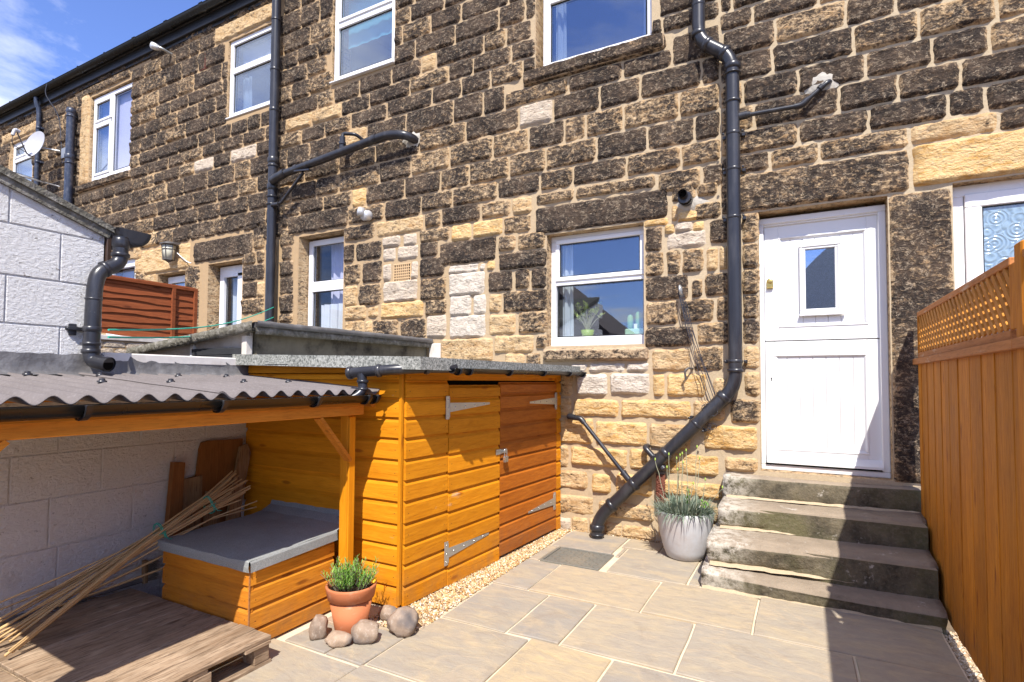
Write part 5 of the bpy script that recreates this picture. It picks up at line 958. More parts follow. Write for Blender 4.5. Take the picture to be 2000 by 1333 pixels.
# hook with clothes-line wires
hk = empty('wall_hook', (-.97, 5.15, 2.36), 'small dark hook high on the wall with loose wires tied to it', 'hook')
part('hook', 'galv', hk, lambda b: (b.tube(fillet([(-.975, W, 2.37), (-.975, 5.12, 2.385), (-.97, 5.10, 2.34), (-.965, 5.12, 2.30)], .02, 4), .011, 8), b.obox((-.972, 5.155, 2.33), (1, 0, 0), (0, 1, 0), (0, 0, 1), .014, .01, .05, .004)))
hk2 = part('wall_hook', 'iron', None, lambda b: b.tube(fillet([(-.88, W, 1.62), (-.90, 5.12, 1.625), (-.93, 5.10, 1.60), (-.925, 5.12, 1.52)], .03, 4), .010, 8)); tag(hk2, 'small bent iron hook in the wall above the slanting soil pipe', 'hook')
rs = random.Random(8); B_ = MB()
ends = [(-.975, -.665, .0), (-.965, -.64, .01), (-.985, -.70, -.01), (-.955, -.645, .005), (-.99, -.72, .0)]
for (xa, xb, q) in ends:
    P = [Vector((xa, 5.13, 2.33))]
    for k in range(1, 8):
        u = k / 7; P.append(Vector((xa + (xb - xa) * u + rs.uniform(-.008, .008), 5.13 - .02 * u + rs.uniform(-.006, .006), 2.33 - 1.02 * u - .05 * math.sin(u * 3.1))))
    B_.tube(P, .0032, 5)
for k in range(4):
    c = Vector((-.70 + rs.uniform(-.06, .02), 5.07, 1.27 + rs.uniform(-.05, .03))); r = rs.uniform(.03, .06)
    B_.tube([c + Vector((math.cos(t / 12 * 6.28) * r, rs.uniform(-.01, .01), math.sin(t / 12 * 6.28) * r * .8)) for t in range(13)], .003, 5)
for k in range(3):
    c = Vector((-.74 + rs.uniform(-.03, .05), 5.12, 1.10 + rs.uniform(-.02, .03))); r = rs.uniform(.03, .045)
    B_.tube([c + Vector((math.cos(t / 12 * 6.28) * r, rs.uniform(-.01, .01), math.sin(t / 12 * 6.28) * r * .7)) for t in range(13)], .003, 5)
tag(B_.build('wire_bundle', 'wire'), 'thin dark wires hanging from the hook and tangled round the soil pipe', 'wire')
# clothes lines
for k, (a, c, lab) in enumerate((((-3.78, 1.80, 1.80), (-6.45, 5.10, 2.50), 'upper green clothes line stretched from the black pipe to the house'), ((-3.78, 1.80, 1.755), (-6.45, 5.10, 2.36), 'lower green clothes line stretched from the black pipe to the house'))):
    a, c = Vector(a), Vector(c); P = [a.lerp(c, t / 16) - Vector((0, 0, .10 * math.sin(math.pi * t / 16))) for t in range(17)]
    o = part('clothes_line', 'line', None, lambda b: b.tube(P, .006, 6)); tag(o, lab, 'clothes line', 'green clothes lines')

# ------------------------------------------------------------------ paving
pav = MB(); pav.box(-2.75, -.8, -.05, .738, 5.24, -.012)
paving_o = pav.build('paving', 'grout'); tag(paving_o, 'pale stone paving of the yard with buff grout', kind='structure')
def flag(x0, y0, x1, y1, z=0.0):
    g = .011; rs = random.Random(int(x0 * 313 + y0 * 717)); x0 += g; x1 -= g; y0 += g; y1 -= g
    nx, ny = max(2, int((x1 - x0) / .16)), max(2, int((y1 - y0) / .16)); V = []; F = []
    tx, ty = rs.uniform(-.003, .003), rs.uniform(-.003, .003)
    def edge(x, y): return .006 * mn.noise(Vector((x * 9, y * 9, 2))), .006 * mn.noise(Vector((x * 9, y * 9, 8)))
    for j in range(ny + 1):
        for i in range(nx + 1):
            x, y = x0 + (x1 - x0) * i / nx, y0 + (y1 - y0) * j / ny; ex, ey = edge(x, y)
            V.append((x + ex, y + ey, z + .0025 * mn.noise(Vector((x * 4, y * 4, 0))) + tx * (i / nx - .5) * 2 + ty * (j / ny - .5) * 2))
    W_ = nx + 1
    for j in range(ny):
        for i in range(nx): F.append((j * W_ + i, j * W_ + i + 1, (j + 1) * W_ + i + 1, (j + 1) * W_ + i))
    ring = [i for i in range(W_)] + [j * W_ + nx for j in range(1, ny + 1)] + [ny * W_ + i for i in range(nx - 1, -1, -1)] + [j * W_ for j in range(ny - 1, 0, -1)]
    o0 = len(V)
    cx, cy = (x0 + x1) / 2, (y0 + y1) / 2
    for r in ring:
        v = V[r]; V.append((v[0] + (.004 if v[0] > cx else -.004), v[1] + (.004 if v[1] > cy else -.004), v[2] - .005))
    for r in ring: v = V[r]; V.append((v[0] + (.004 if v[0] > cx else -.004), v[1] + (.004 if v[1] > cy else -.004), -.03))
    n = len(ring)
    for k in range(n):
        k2_ = (k + 1) % n; F.append((ring[k2_], ring[k], o0 + k, o0 + k2_)); F.append((o0 + k2_, o0 + k, o0 + n + k, o0 + n + k2_))
    me = bpy.data.meshes.new('flagstone'); me.from_pydata(V, [], F); me.materials.append(M['paving']); return link('flagstone', me, paving_o)
FL = [(-2.06, 3.575, -1.757, 4.19), (-1.757, 3.575, -.945, 4.20), (-.945, 3.59, -.275, 4.225), (-.275, 3.60, .735, 4.25),
      (-2.045, 2.91, -1.58, 3.56), (-1.58, 2.925, -1.24, 3.565), (-1.24, 2.93, -.598, 3.575), (-.598, 2.935, .24, 3.585), (.24, 2.93, .735, 3.585),
      (-2.06, 2.24, -1.412, 2.90), (-1.412, 2.24, -.92, 2.915), (-.92, 2.24, -.05, 2.92), (-.05, 2.24, .735, 2.92),
      (-2.66, 2.50, -2.33, 2.86), (-2.33, 2.215, -2.06, 2.60), (-2.33, 2.60, -2.06, 2.86), (-2.66, 2.215, -2.33, 2.50),
      (-2.72, 1.55, -2.07, 2.205), (-2.07, 1.55, -1.50, 2.23), (-1.50, 1.55, -.9, 2.23), (-.9, 1.55, -.2, 2.23), (-.2, 1.55, .735, 2.23),
      (-2.72, .9, -2.0, 1.54), (-2.0, .9, -1.2, 1.54), (-1.2, .9, -.4, 1.54), (-.4, .9, .735, 1.54),
      (-2.72, .2, -1.8, .89), (-1.8, .2, -.9, .89), (-.9, .2, 0, .89), (0, .2, .735, .89),
      (-1.405, 4.21, -.765, 4.62), (-1.405, 4.62, -1.15, 5.20), (-1.15, 4.62, -.765, 5.20), (-.765, 4.24, -.67, 5.20), (-2.05, 4.64, -1.47, 5.20), (-1.47, 4.63, -1.405, 5.20), (-2.055, 4.20, -1.965, 4.63)]
FL[30] = (-1.39, 4.21, -.765, 4.88); FL[31] = (-1.46, 4.88, -1.12, 5.20); FL[32] = (-1.12, 4.88, -.765, 5.20); FL[35] = (-1.435, 4.60, -1.39, 4.88)
for q in FL: flag(*q)
dr = empty('drain_cover', (-1.70, 4.35, 0), 'square metal drain cover with chequer pattern set in the paving near the wall', 'drain cover')
part('cover_frame', 'drain', dr, lambda b: frame_like(b)) if False else None
b = MB()
for (x0, y0, x1, y1) in ((-1.955, 4.205, -1.445, 4.225), (-1.955, 4.61, -1.445, 4.63), (-1.955, 4.226, -1.935, 4.609), (-1.465, 4.226, -1.445, 4.609)): b.box(x0, y0, -.02, x1, y1, .003, .002)
b.build('cover_frame', 'drain', dr)
part('cover_plate', 'drain', dr, lambda b: b.box(-1.932, 4.229, -.03, -1.468, 4.607, -.004, .002))
b = MB()
for i in range(9):
    for j in range(8):
        cx, cy = -1.932 + .03 + i * .0505, 4.229 + .025 + j * .047; a = math.radians(45 if (i + j) % 2 else -45)
        b.obox((cx, cy, -.003), (math.cos(a), math.sin(a), 0), (-math.sin(a), math.cos(a), 0), (0, 0, 1), .021, .0035, .0022)
o = b.build('chequer_ridges', 'drain', dr); o['kind'] = 'stuff'
def pebbles(name, mt, poly, n, smin, smax, zb, label, seed):
    rs = random.Random(seed); B = MB(); base = [(1, 0, 0), (0, 1, 0), (-1, 0, 0), (0, -1, 0), (0, 0, 1), (0, 0, -1)]
    F = [(0, 1, 4), (1, 2, 4), (2, 3, 4), (3, 0, 4), (1, 0, 5), (2, 1, 5), (3, 2, 5), (0, 3, 5)]
    for _ in range(n):
        x, y = poly(rs); s = rs.uniform(smin, smax); a = rs.uniform(0, 6.3); ca, sa = math.cos(a), math.sin(a); e = (rs.uniform(.7, 1.4), rs.uniform(.6, 1.1), rs.uniform(.45, .85)); c = rs.random(); t = rs.uniform(-.5, .5)
        vs = []
        for p in base:
            px, py, pz = p[0] * e[0] * s * rs.uniform(.8, 1.15), p[1] * e[1] * s * rs.uniform(.8, 1.15), p[2] * e[2] * s
            pz += px * t; vs.append((x + px * ca - py * sa, y + px * sa + py * ca, zb + rs.uniform(0, .012) + pz))
        B.add(vs, F, False, (c, c, c, 1))
    o = B.build(name, mt, None, tone=True); return tag(o, label, 'gravel', kind='stuff')
def strip1(rs):
    y = rs.uniform(2.62, 5.16); xa = -2.36 + (y - 2.87) * .061; return rs.uniform(xa - .05, -2.06 + (.02 if y < 2.9 else 0)), y
part('gravel_bed', 'grout', paving_o, lambda b: b.box(-2.34, 2.87, -.05, -2.055, 5.2, -.008))
pebbles('gravel', 'gravel', strip1, 9000, .006, .013, -.004, 'golden gravel strip along the foot of the orange shed', 3)
def strip2(rs): return rs.uniform(.738, .86), rs.uniform(1.6, 4.30)
pebbles('gravel', 'gravel2', strip2, 3400, .006, .014, -.045, 'shaded gravel in the gap between paving and tall fence', 4)
def strip3(rs): return (rs.uniform(-2.3, -.7), 5.21 - abs(rs.gauss(0, .012)))
pebbles('gravel', 'gravel', strip3, 500, .003, .008, -.004, 'gritty crumbs of gravel along the foot of the house wall', 5)

# ------------------------------------------------------------------ steps
steps = empty('stone_steps', (0, 4.9, 0), 'four worn mossy stone steps leading up to the white door', 'steps')
def step(prof_l, prof_r, xl, xr, seed, nseg=26):
    """prof: list of (y,z) from back-top to front-top to front-bottom"""
    def rs_(p, n=4):
        out = []
        for a, c in zip(p, p[1:]):
            for k in range(n): out.append((a[0] + (c[0] - a[0]) * k / n, a[1] + (c[1] - a[1]) * k / n))
        out.append(p[-1]); return out
    L, R = rs_(prof_l), rs_(prof_r); V = []; F = []; m = len(L)
    for i in range(nseg + 1):
        u = i / nseg; x = xl + (xr - xl) * u
        sag = -.012 * math.sin(math.pi * u)
        for j in range(m):
            y = L[j][0] * (1 - u) + R[j][0] * u; z = L[j][1] * (1 - u) + R[j][1] * u
            n1 = mn.noise(Vector((x * 4, y * 6 + seed, z * 7))); n2 = mn.noise(Vector((x * 15, y * 15, z * 15 + seed)))
            V.append((x + (.012 * n2 if i in (0, nseg) else 0), y - .008 * n1 - .006 * n2 if j > 1 else y, z + .004 * n1 + .003 * n2 + (sag if j < 9 else 0)))
    for i in range(nseg):
        for j in range(m - 1): F.append((i * m + j, i * m + j + 1, (i + 1) * m + j + 1, (i + 1) * m + j))
    V2 = len(V)
    for i in (0, nseg):
        y, z = V[i * m][1], V[i * m + m - 1][2]; V.append((V[i * m][0], y, z))
    F.append(tuple([j for j in range(m)][::-1] + [V2])[::-1] if False else tuple([V2] + [j for j in range(m)][::-1]))
    F.append(tuple([nseg * m + j for j in range(m)] + [V2 + 1]))
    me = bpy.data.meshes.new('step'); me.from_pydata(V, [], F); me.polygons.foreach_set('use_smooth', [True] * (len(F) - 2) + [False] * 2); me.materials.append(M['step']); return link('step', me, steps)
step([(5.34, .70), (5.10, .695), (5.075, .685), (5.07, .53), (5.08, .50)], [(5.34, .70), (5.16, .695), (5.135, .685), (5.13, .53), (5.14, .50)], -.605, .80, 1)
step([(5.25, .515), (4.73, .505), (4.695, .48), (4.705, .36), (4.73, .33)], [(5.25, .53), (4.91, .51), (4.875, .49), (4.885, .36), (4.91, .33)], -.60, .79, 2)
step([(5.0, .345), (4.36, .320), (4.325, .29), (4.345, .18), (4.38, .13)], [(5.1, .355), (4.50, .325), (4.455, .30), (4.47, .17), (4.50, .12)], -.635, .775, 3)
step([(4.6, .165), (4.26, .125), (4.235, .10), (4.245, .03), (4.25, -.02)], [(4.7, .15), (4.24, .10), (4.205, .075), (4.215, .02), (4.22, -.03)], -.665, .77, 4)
def fil(b, L, R, z, xl, xr, sd):
    rs = random.Random(sd); n = 30; V = []
    for i in range(n + 1):
        u = i / n; x = xl + (xr - xl) * u; y = L + (R - L) * u; w = rs.uniform(.0, .016)
        V += [(x, y - w - .012, z + rs.uniform(-.004, .002)), (x, y - w * .3, z + rs.uniform(.004, .014)), (x, y + .02, z + rs.uniform(.012, .022))]
    b.add(V, [(i * 3 + j, (i + 1) * 3 + j, (i + 1) * 3 + j + 1, i * 3 + j + 1) for i in range(n) for j in (0, 1)], True)
part('mortar_fillet', 'mortar', steps, lambda b: fil(b, 5.06, 5.12, .512, -.58, .78, 1)); part('mortar_fillet', 'mortar', steps, lambda b: fil(b, 4.70, 4.875, .332, -.59, .77, 2))
part('mortar_fillet', 'mortar', steps, lambda b: fil(b, 4.34, 4.465, .142, -.62, .76, 3)); part('mortar_fillet', 'mortar', steps, lambda b: fil(b, 4.24, 4.21, -.004, -.66, .74, 4))
b = MB(); b.box(-.59, 4.75, 0, .77, 5.21, .49); b.box(-.60, 4.40, 0, .76, 5.0, .3)
b.build('step_core', 'step', steps)

# ------------------------------------------------------------------ shed
shed = empty('shed', (-3.1, 3.9, 0), 'orange stained timber shed with grey felt roof against the stone wall', 'shed')
ZB = [.013, .150, .287, .418, .555, .701, .836, .976, 1.117, 1.253, 1.383, 1.50]
NL = MB()
def board(a, c, z0, z1, outn, mt, name='board', t=.024, parent=None, flip=False):
    """shiplap board from a to c (x,y) on a wall plane, proud along outn."""
    a = Vector((a[0], a[1], 0)); c = Vector((c[0], c[1], 0)); N = Vector((outn[0], outn[1], 0)).normalized(); h = z1 - z0
    prof = [(0, 0.001), (t + .002, 0.001), (t, h * .74), (t * .42, h * .90), (t * .36, h - .0012), (0, h - .0012)]
    vs = [a + N * p + Vector((0, 0, z0 + q)) for p, q in prof] + [c + N * p + Vector((0, 0, z0 + q)) for p, q in prof]; n = 6
    fs = [tuple(range(n)), tuple(range(n, 2 * n))[::-1]] + [((i + 1) % n, i, n + i, n + (i + 1) % n) for i in range(n)]
    B = MB(); B.add(vs, fs if flip else [f[::-1] for f in fs]); o = B.build(name, mt, parent or shed)
    L = (c - a).length; D = (c - a).normalized()
    for q in ([.035, L - .035] if L > .3 else [L / 2]): NL.lathe([(.0042, -.001), (.0036, .0012), (0, .0016)], a + D * q + N * t + Vector((0, 0, z0 + h * random.uniform(.3, .45))), 6, axis=N)
    return o
def sx(y): return -2.345 + (y - 2.85) * .0650      # the door side of the shed
sdir = Vector((.065, 1, 0)).normalized(); sn = Vector((1, -.065, 0)).normalized()
core = MB(); core.prism([(-3.90, 2.87, .02), (sx(2.87) - .022, 2.87, .02), (sx(5.18) - .022, 5.18, .02), (-3.90, 5.18, .02)], (0, 0, 1.50)); core.build('lining', 'hole', shed)
allz = ZB + [1.545]
for z0, z1 in zip(allz, allz[1:]):
    board((-3.89, 2.87), (sx(2.85) - .001, 2.87), z0, z1, (0, -1), 'shed_x')
    board((sx(2.88), 2.88), (sx(3.328), 3.328), z0, z1, sn, 'shed_y')
    if z1 < 1.5:
        pass
board((-3.88, 2.87), (-2.36, 2.87), 1.548, 1.64, (0, -1), 'shed_x')
for z0, z1 in zip(allz[:-1], allz[1:]): board((sx(5.072), 5.072), (sx(5.165), 5.165), z0, z1, sn, 'shed_y')
bb = MB(); bb.bar((sx(2.855) + .002, 2.855, .03), (sx(2.855) + .002, 2.855, 1.55), .022, .022, (1, 0, 0)); bb.build('corner_bead', 'shed_z', shed)
part('head_board', 'shed_y', shed, lambda b: b.bar((sx(2.87) + .012, 2.88, 1.565), (sx(5.16) + .012, 5.165, 1.565), .022, .075, bev=.003))
part('head_rail', 'shed_y', shed, lambda b: b.bar((sx(3.33) - .004, 3.33, 1.515), (sx(5.16) - .004, 5.165, 1.515), .02, .03))
part('gap_shade_strip', 'hole', shed, lambda b: b.bar((sx(3.33) - .012, 3.335, 1.49), (sx(5.07) - .012, 5.068, 1.49), .012, .03))  # near-black strip stands in for the shade above the shed doors
d1 = part('shed_door', 'hole', shed, lambda b: b.bar((sx(3.336) - .012, 3.336, .75), (sx(4.02) - .012, 4.02, .75), .015, 1.45))
d2 = part('shed_door', 'hole', shed, lambda b: b.bar((sx(4.03) - .012, 4.03, .75), (sx(5.06) - .012, 5.06, .75), .015, 1.45)); d2['label'] = 'darker red brown stained door of the shed'
zz = [.02] + ZB[1:]
zz[-1] = 1.478
for z0, z1 in zip(zz, zz[1:]):
    board((sx(3.334) + .004, 3.334), (sx(4.018) + .004, 4.018), z0 - .012, z1 - .012, sn, 'shed_y', parent=d1)
    board((sx(4.026) + .002, 4.026), (sx(5.064) + .002, 5.064), z0 + .012, z1 + .012, sn, 'door2', parent=d2)
# hinges
def hinge(yb, z, yt, zt, par):
    h = MB(); P = Vector((sx(yb) + .030, yb, z)); Q = Vector((sx(yt) + .026, yt, zt)); N = sn
    h.obox(P, N, sdir, (0, 0, 1), .003, .020, .085, .001)
    d = (Q - P); d.normalize(); Z = N.cross(d)
    a0, a1 = P + d * .025, Q
    pts = [a0 + Z * .034, a0 - Z * .034, a1 - Z * .008, a1 + Z * .008]
    h.prism([p + N * .0 for p in pts], N * .004)
    h.tube([P + d * .02 - Z * .07, P + d * .02 + Z * .07], .006, 8)
    o = h.build('hinge', 'galv', par)
    s = MB()
    for k in range(4): c = a0.lerp(a1, .12 + .24 * k); s.lathe([(.006, 0), (.005, .003), (0, .004)], c + N * .004, 8, axis=N)
    for k in (-1, 0, 1): s.lathe([(.005, 0), (.004, .003), (0, .004)], P + Vector((0, 0, k * .06)) + N * .003, 8, axis=N)
    s.build('screws', 'steel', par)
hinge(3.31, 1.30, 3.86, 1.315, d1); hinge(3.31, .245, 3.86, .262, d1); hinge(5.045, 1.30, 4.52, 1.30, d2); hinge(5.02, .31, 4.50, .30, d2)
part('hasp', 'galv', d1, lambda b: (b.obox((sx(3.99) + .034, 3.985, .905), sn, sdir, (0, 0, 1), .0025, .035, .022, .001), b.obox((sx(4.03) + .034, 4.06, .905), sn, sdir, (0, 0, 1), .0025, .05, .018, .001), b.tube([(sx(4.06) + .03, 4.06, .905), (sx(4.06) + .06, 4.06, .905)], .008, 8)))
pl = empty('padlock', (sx(4.06) + .05, 4.06, .85), 'silver padlock hanging from the hasp of the shed doors', 'padlock')
pc_ = Vector((sx(4.06) + .058, 4.062, .838))
part('body', 'steel', pl, lambda b: b.obox(pc_, sn, sdir, (0, 0, 1), .011, .028, .024, .003))
part('shackle', 'steel', pl, lambda b: b.tube(fillet([pc_ + sdir * -.018 + Vector((0, 0, .02)), pc_ + sdir * -.018 + Vector((0, 0, .085)), pc_ + sdir * .018 + Vector((0, 0, .085)), pc_ + sdir * .018 + Vector((0, 0, .02))], .018, 6), .0048, 10))
# roof
def roofp(b):
    # felted slab falling from the left to the door side
    pts = [(-3.93, 2.74, 1.695), (-2.10, 2.74, 1.648), (-1.97, 5.215, 1.648), (-3.93, 5.215, 1.695)]
    lo = [(p[0], p[1], p[2] - .082) for p in pts]; b.add(pts + lo, [(0, 1, 2, 3), (7, 6, 5, 4), (0, 4, 5, 1), (1, 5, 6, 2), (2, 6, 7, 3), (3, 7, 4, 0)])
rf = part('roof', 'felt', shed, roofp)
part('felt_lap', 'felt', rf, lambda b: b.box(-3.55, 2.735, 1.612, -3.30, 2.745, 1.671))
gs, ge = Vector((-2.075, 3.05, 1.582)), Vector((-1.945, 5.20, 1.590))
gt = part('gutter', 'gutter', shed, lambda b: gutter_mb(b, gs, ge, .036))
for u in (.03, .09, .34, .60, .84, .99): part('gutter_bracket', 'black', gt, lambda b: clip_mb(b, gs.lerp(ge, u), ge - gs, .038, .016))
def ext(b):
    b.tube(fillet([(-2.10, 3.12, 1.585), (-2.16, 2.85, 1.580), (-2.34, 2.71, 1.565), (-2.62, 2.66, 1.545)], .12, 6), .034, 18)
part('gutter_outlet_arm', 'black', shed, ext)
part('pipe_collar', 'black', shed, lambda b: (collar(b, (-2.61, 2.662, 1.546), (1, .12, .06), .036, .03, .007), collar(b, (-2.40, 2.70, 1.56), (1, .3, .06), .036, .03, .007), collar(b, (-2.15, 2.87, 1.58), (.4, 1, 0), .036, .03, .007)))
part('drop_elbow', 'black', shed, lambda b: (b.tube(fillet([(-2.52, 2.67, 1.54), (-2.505, 2.67, 1.43), (-2.53, 2.62, 1.385), (-2.60, 2.55, 1.375)], .04, 5), .030, 18), collar(b, (-2.51, 2.67, 1.49), (0, 0, 1), .03, .02, .007), collar(b, (-2.51, 2.67, 1.44), (0, 0, 1), .03, .02, .007)))

# ------------------------------------------------------------------ canopy (lean-to roof)
can = empty('canopy', (-3.2, 1.7, 0), 'orange timber canopy with brown corrugated roof over the pallet and box', 'canopy')
XF, XBK = -2.55, -3.90; Y0, Y1 = .43, 2.86
zf = lambda x: 1.420 + (XF - x) * .070
def sheet(ya, yb, dz=0):
    B = MB(); P = .1145; n = int((yb - ya) / P * 12); m = 14; V = []
    for side in (0, 1):
        for i in range(n + 1):
            y = ya + (yb - ya) * i / n
            for j in range(m + 1):
                x = XF + .03 + (XBK - XF - .03) * j / m
                V.append((x, y, zf(x) + .0175 * math.sin((y - .906) / P * 2 * math.pi + math.pi / 2) - side * .005 + dz + .0015 * mn.noise(Vector((x * 4, y * 6, 0)))))
    N = (n + 1) * (m + 1); F = []
    for i in range(n):
        for j in range(m):
            a = i * (m + 1) + j; F.append((a, a + 1, a + m + 2, a + m + 1)); F.append((N + a, N + a + m + 1, N + a + m + 2, N + a + 1))
        a = i * (m + 1); F.append((a, a + m + 1, N + a + m + 1, N + a))
    for j in range(m): F.append((j, N + j, N + j + 1, j + 1)); a = n * (m + 1) + j; F.append((a, a + 1, N + a + 1, N + a))
    B.add(V, F, True); return B.build('corrugated_sheet', 'corr', can)
sheet(Y0, 1.78); sheet(1.69, Y1, .006)
for x, ys in ((-3.15, (.55, 1.0, 1.434, 1.866, 2.286, 2.63)), (-3.66, (.7, 1.339, 1.742, 2.137, 2.538))):
    for y in ys:
        yy = .906 + round((y - .906) / .1145) * .1145
        part('roof_fixing', 'black', can, lambda b: b.lathe([(.022, 0), (.022, .008), (.014, .011), (.013, .020), (0, .022)], (x, yy, zf(x) + .018), 10))
part('front_beam', 'beam', can, lambda b: b.box(XF - .045, Y0 + .05, 1.272, XF - .0, 2.73, 1.352, .004))
part('front_fascia', 'beam', can, lambda b: b.box(XF + .001, Y0 + .05, 1.330, XF + .012, 2.72, 1.385, .002))
part('side_rail', 'beam', can, lambda b: b.bar((XF, 2.82, 1.35), (XBK, 2.82, 1.44), .04, .06))
part('side_rail', 'beam', can, lambda b: b.bar((XF, Y0 + .08, 1.35), (XBK, Y0 + .08, 1.44), .04, .06))
part('roof_batten', 'beam', can, lambda b: b.box(XBK + .02, Y0 + .05, 1.43, XBK + .06, 2.8, 1.47)); part('roof_batten', 'beam', can, lambda b: b.box(-3.22, Y0 + .05, 1.385, -3.18, 2.8, 1.425))
for (y, s) in ((2.665, -1), (.60, 1)):
    part('post', 'shed_z', can, lambda b: b.box(-2.665, y - .03, 0, -2.60, y + .03, 1.272, .005))
    part('post_facing', 'shed_z', can, lambda b: b.box(-2.598, y - .026, 0, -2.585, y + .026, 1.26, .002))
    part('brace', 'beam', can, lambda b: b.bar((-2.575, y + s * .30, 1.27), (-2.60, y + s * .02, .98), .022, .055, (1, 0, 0)))
g0, g1 = Vector((XF + .066, Y0, 1.392)), Vector((XF + .066, 2.76, 1.404))
cg = part('gutter', 'gutter', can, lambda b: gutter_mb(b, g0, g1, .050))
for y in (.5, 1.1, 1.665, 2.25, 2.66, 2.74): part('gutter_bracket', 'black', cg, lambda b: clip_mb(b, g0.lerp(g1, (y - Y0) / (2.76 - Y0)), (0, 1, 0), .052, .022))

# ------------------------------------------------------------------ white block outbuilding and garden wall
blk = empty('outbuilding', (-3.9, 1, 0), 'white painted block outbuilding with black downpipe at the left', 'outbuilding')
XW = -3.90
topz = lambda y: 2.44 - (y - 1.83) * .35
b = MB(); b.prism([(XW - .008, -.6, 0), (XW - .008, 2.88, 0), (XW - .008, 2.88, 1.60), (XW - .008, 1.82, 1.60), (XW - .008, 1.82, topz(1.82)), (XW - .008, -.6, topz(-.6))], (-.16, 0, 0))
b.prism([(XW - .172, 1.66, 0), (XW - .172, 1.82, 0), (XW - .172, 1.82, topz(1.82)), (XW - .172, 1.66, topz(1.66))], (-2.6, 0, 0))
bw_ = b.build('wall', 'block', blk)
rows = [0.0, .266, .507, .797, 1.060, 1.33, 1.60, 1.805, 2.075, 2.365, 2.64, 2.9, 3.2]
offs = [1.88, 2.08, 2.03 - .45, 1.845, 2.067, 1.82, 1.60, 1.343, 1.59, 1.345, 1.578, 1.34, 1.58]
for i, (z0, z1) in enumerate(zip(rows, rows[1:])):
    yk_ = offs[i]
    while yk_ > -.6: yk_ -= .452
    while yk_ < 2.88:
        ya, yb = yk_ + .002, yk_ + .450; yk_ += .452
        lim = 2.87 if z0 < 1.55 else 1.82
        if ya > lim - .03: continue
        yb = min(yb, lim); za, zb_ = z0 + .003, z1 - .003
        if z0 >= 1.6 or z1 > 1.6:
            pass
        if i == 5: zb_ = 1.595
        tz0, tz1 = min(zb_, topz(ya) - .01), min(zb_, topz(yb) - .01)
        if z0 < 1.55: tz0 = tz1 = zb_
        if max(tz0, tz1) < za + .02: continue
        tz0 = max(tz0, za + .005); tz1 = max(tz1, za + .005)
        nb = MB(); e = .005
        f = [(XW, ya + e, za + e), (XW, yb - e, za + e), (XW, yb - e, tz1 - e), (XW, ya + e, tz0 - e)]
        g = [(XW - .007, ya, za), (XW - .007, yb, za), (XW - .007, yb, tz1), (XW - .007, ya, tz0)]
        nb.add(f + g, [(0, 1, 2, 3), (0, 4, 5, 1), (1, 5, 6, 2), (2, 6, 7, 3), (3, 7, 4, 0)]); nb.build('block', 'block', bw_)
b = MB(); b.prism([(XW + .035, -.6, topz(-.6) - .01), (XW + .035, 1.95, topz(1.95) - .0), (XW + .035, 1.95, topz(1.95) + .035), (XW + .035, -.6, topz(-.6) + .05)], (-2.8, 0, 0)); b.build('roof', 'moss', blk)
part('verge_fillet', 'moss', blk, lambda b: b.bar((XW + .012, -.6, topz(-.6) - .03), (XW + .012, 1.84, topz(1.84) - .025), .02, .045))
part('fascia', 'fasciab', blk, lambda b: b.box(XW - 2.5, 1.825, 2.155, XW + .02, 1.85, 2.40, .003))
gg = part('gutter', 'gutter', blk, lambda b: gutter_mb(b, (XW - 2.5, 1.940, 2.455), (XW + .10, 1.940, 2.455), .088))
part('gutter_end_cap', 'black', gg, lambda b: stop_mb(b, (XW + .10, 1.940, 2.455), (1, 0, 0), .092))
part('gutter_stop', 'black', gg, lambda b: (clip_mb(b, (XW + .0, 1.940, 2.455), (1, 0, 0), .090, .05), clip_mb(b, (XW + .095, 1.940, 2.455), (1, 0, 0), .092, .022), clip_mb(b, (XW - .07, 1.940, 2.455), (1, 0, 0), .090, .03)))
bp = empty('down_pipe', (-3.84, 1.75, 0), 'fat black downpipe stepping over the corner of the white block wall', 'drainpipe')
XP = -3.825; P_ = [(XP - .0, 1.875, 2.40), (XP, 1.875, 2.235), (XP, 1.755, 2.155), (XP, 1.738, 2.06), (XP, 1.728, 1.66), (XP + .012, 1.735, 1.605), (XP + .11, 1.775, 1.585)]
part('pipe', 'black', bp, lambda b: b.tube(fillet(P_, .05, 7), [.042] * 100 and .0425, 26))
part('pipe_mouth', 'hole', bp, lambda b: b.lathe([(0, .001), (.036, .001)], (XP + .11, 1.775, 1.585), 20, axis=(.92, .37, -.1)))
part('pipe_lip', 'black', bp, lambda b: b.tube([(XP + .095, 1.769, 1.588), (XP + .116, 1.777, 1.583)], .046, 24, caps=False))
for P, d, w, l in (((XP, 1.875, 2.36), (0, 0, 1), .06, .006), ((XP, 1.875, 2.285), (0, 0, 1), .03, .009), ((XP, 1.79, 2.18), (0, 1, .55), .03, .008), ((XP, 1.735, 1.985), (0, 0, 1), .012, .003), ((XP, 1.731, 1.80), (0, 0, 1), .035, .007), ((XP, 1.729, 1.71), (0, 0, 1), .022, .007), ((XP, 1.729, 1.665), (0, 0, 1), .03, .007)):
    part('collar', 'black', bp, lambda b: collar(b, P, d, .0425, w, l))
part('bracket', 'black', bp, lambda b: (b.box(XW - .0, 1.63, 1.79, XW + .03, 1.72, 1.81, .003), b.lathe([(.012, 0), (.012, .02), (0, .022)], (XW, 1.635, 1.80), 10, axis=(1, 0, 0)), b.box(XW - .0, 1.64, 1.76, XW + .012, 1.68, 1.83, .003)))
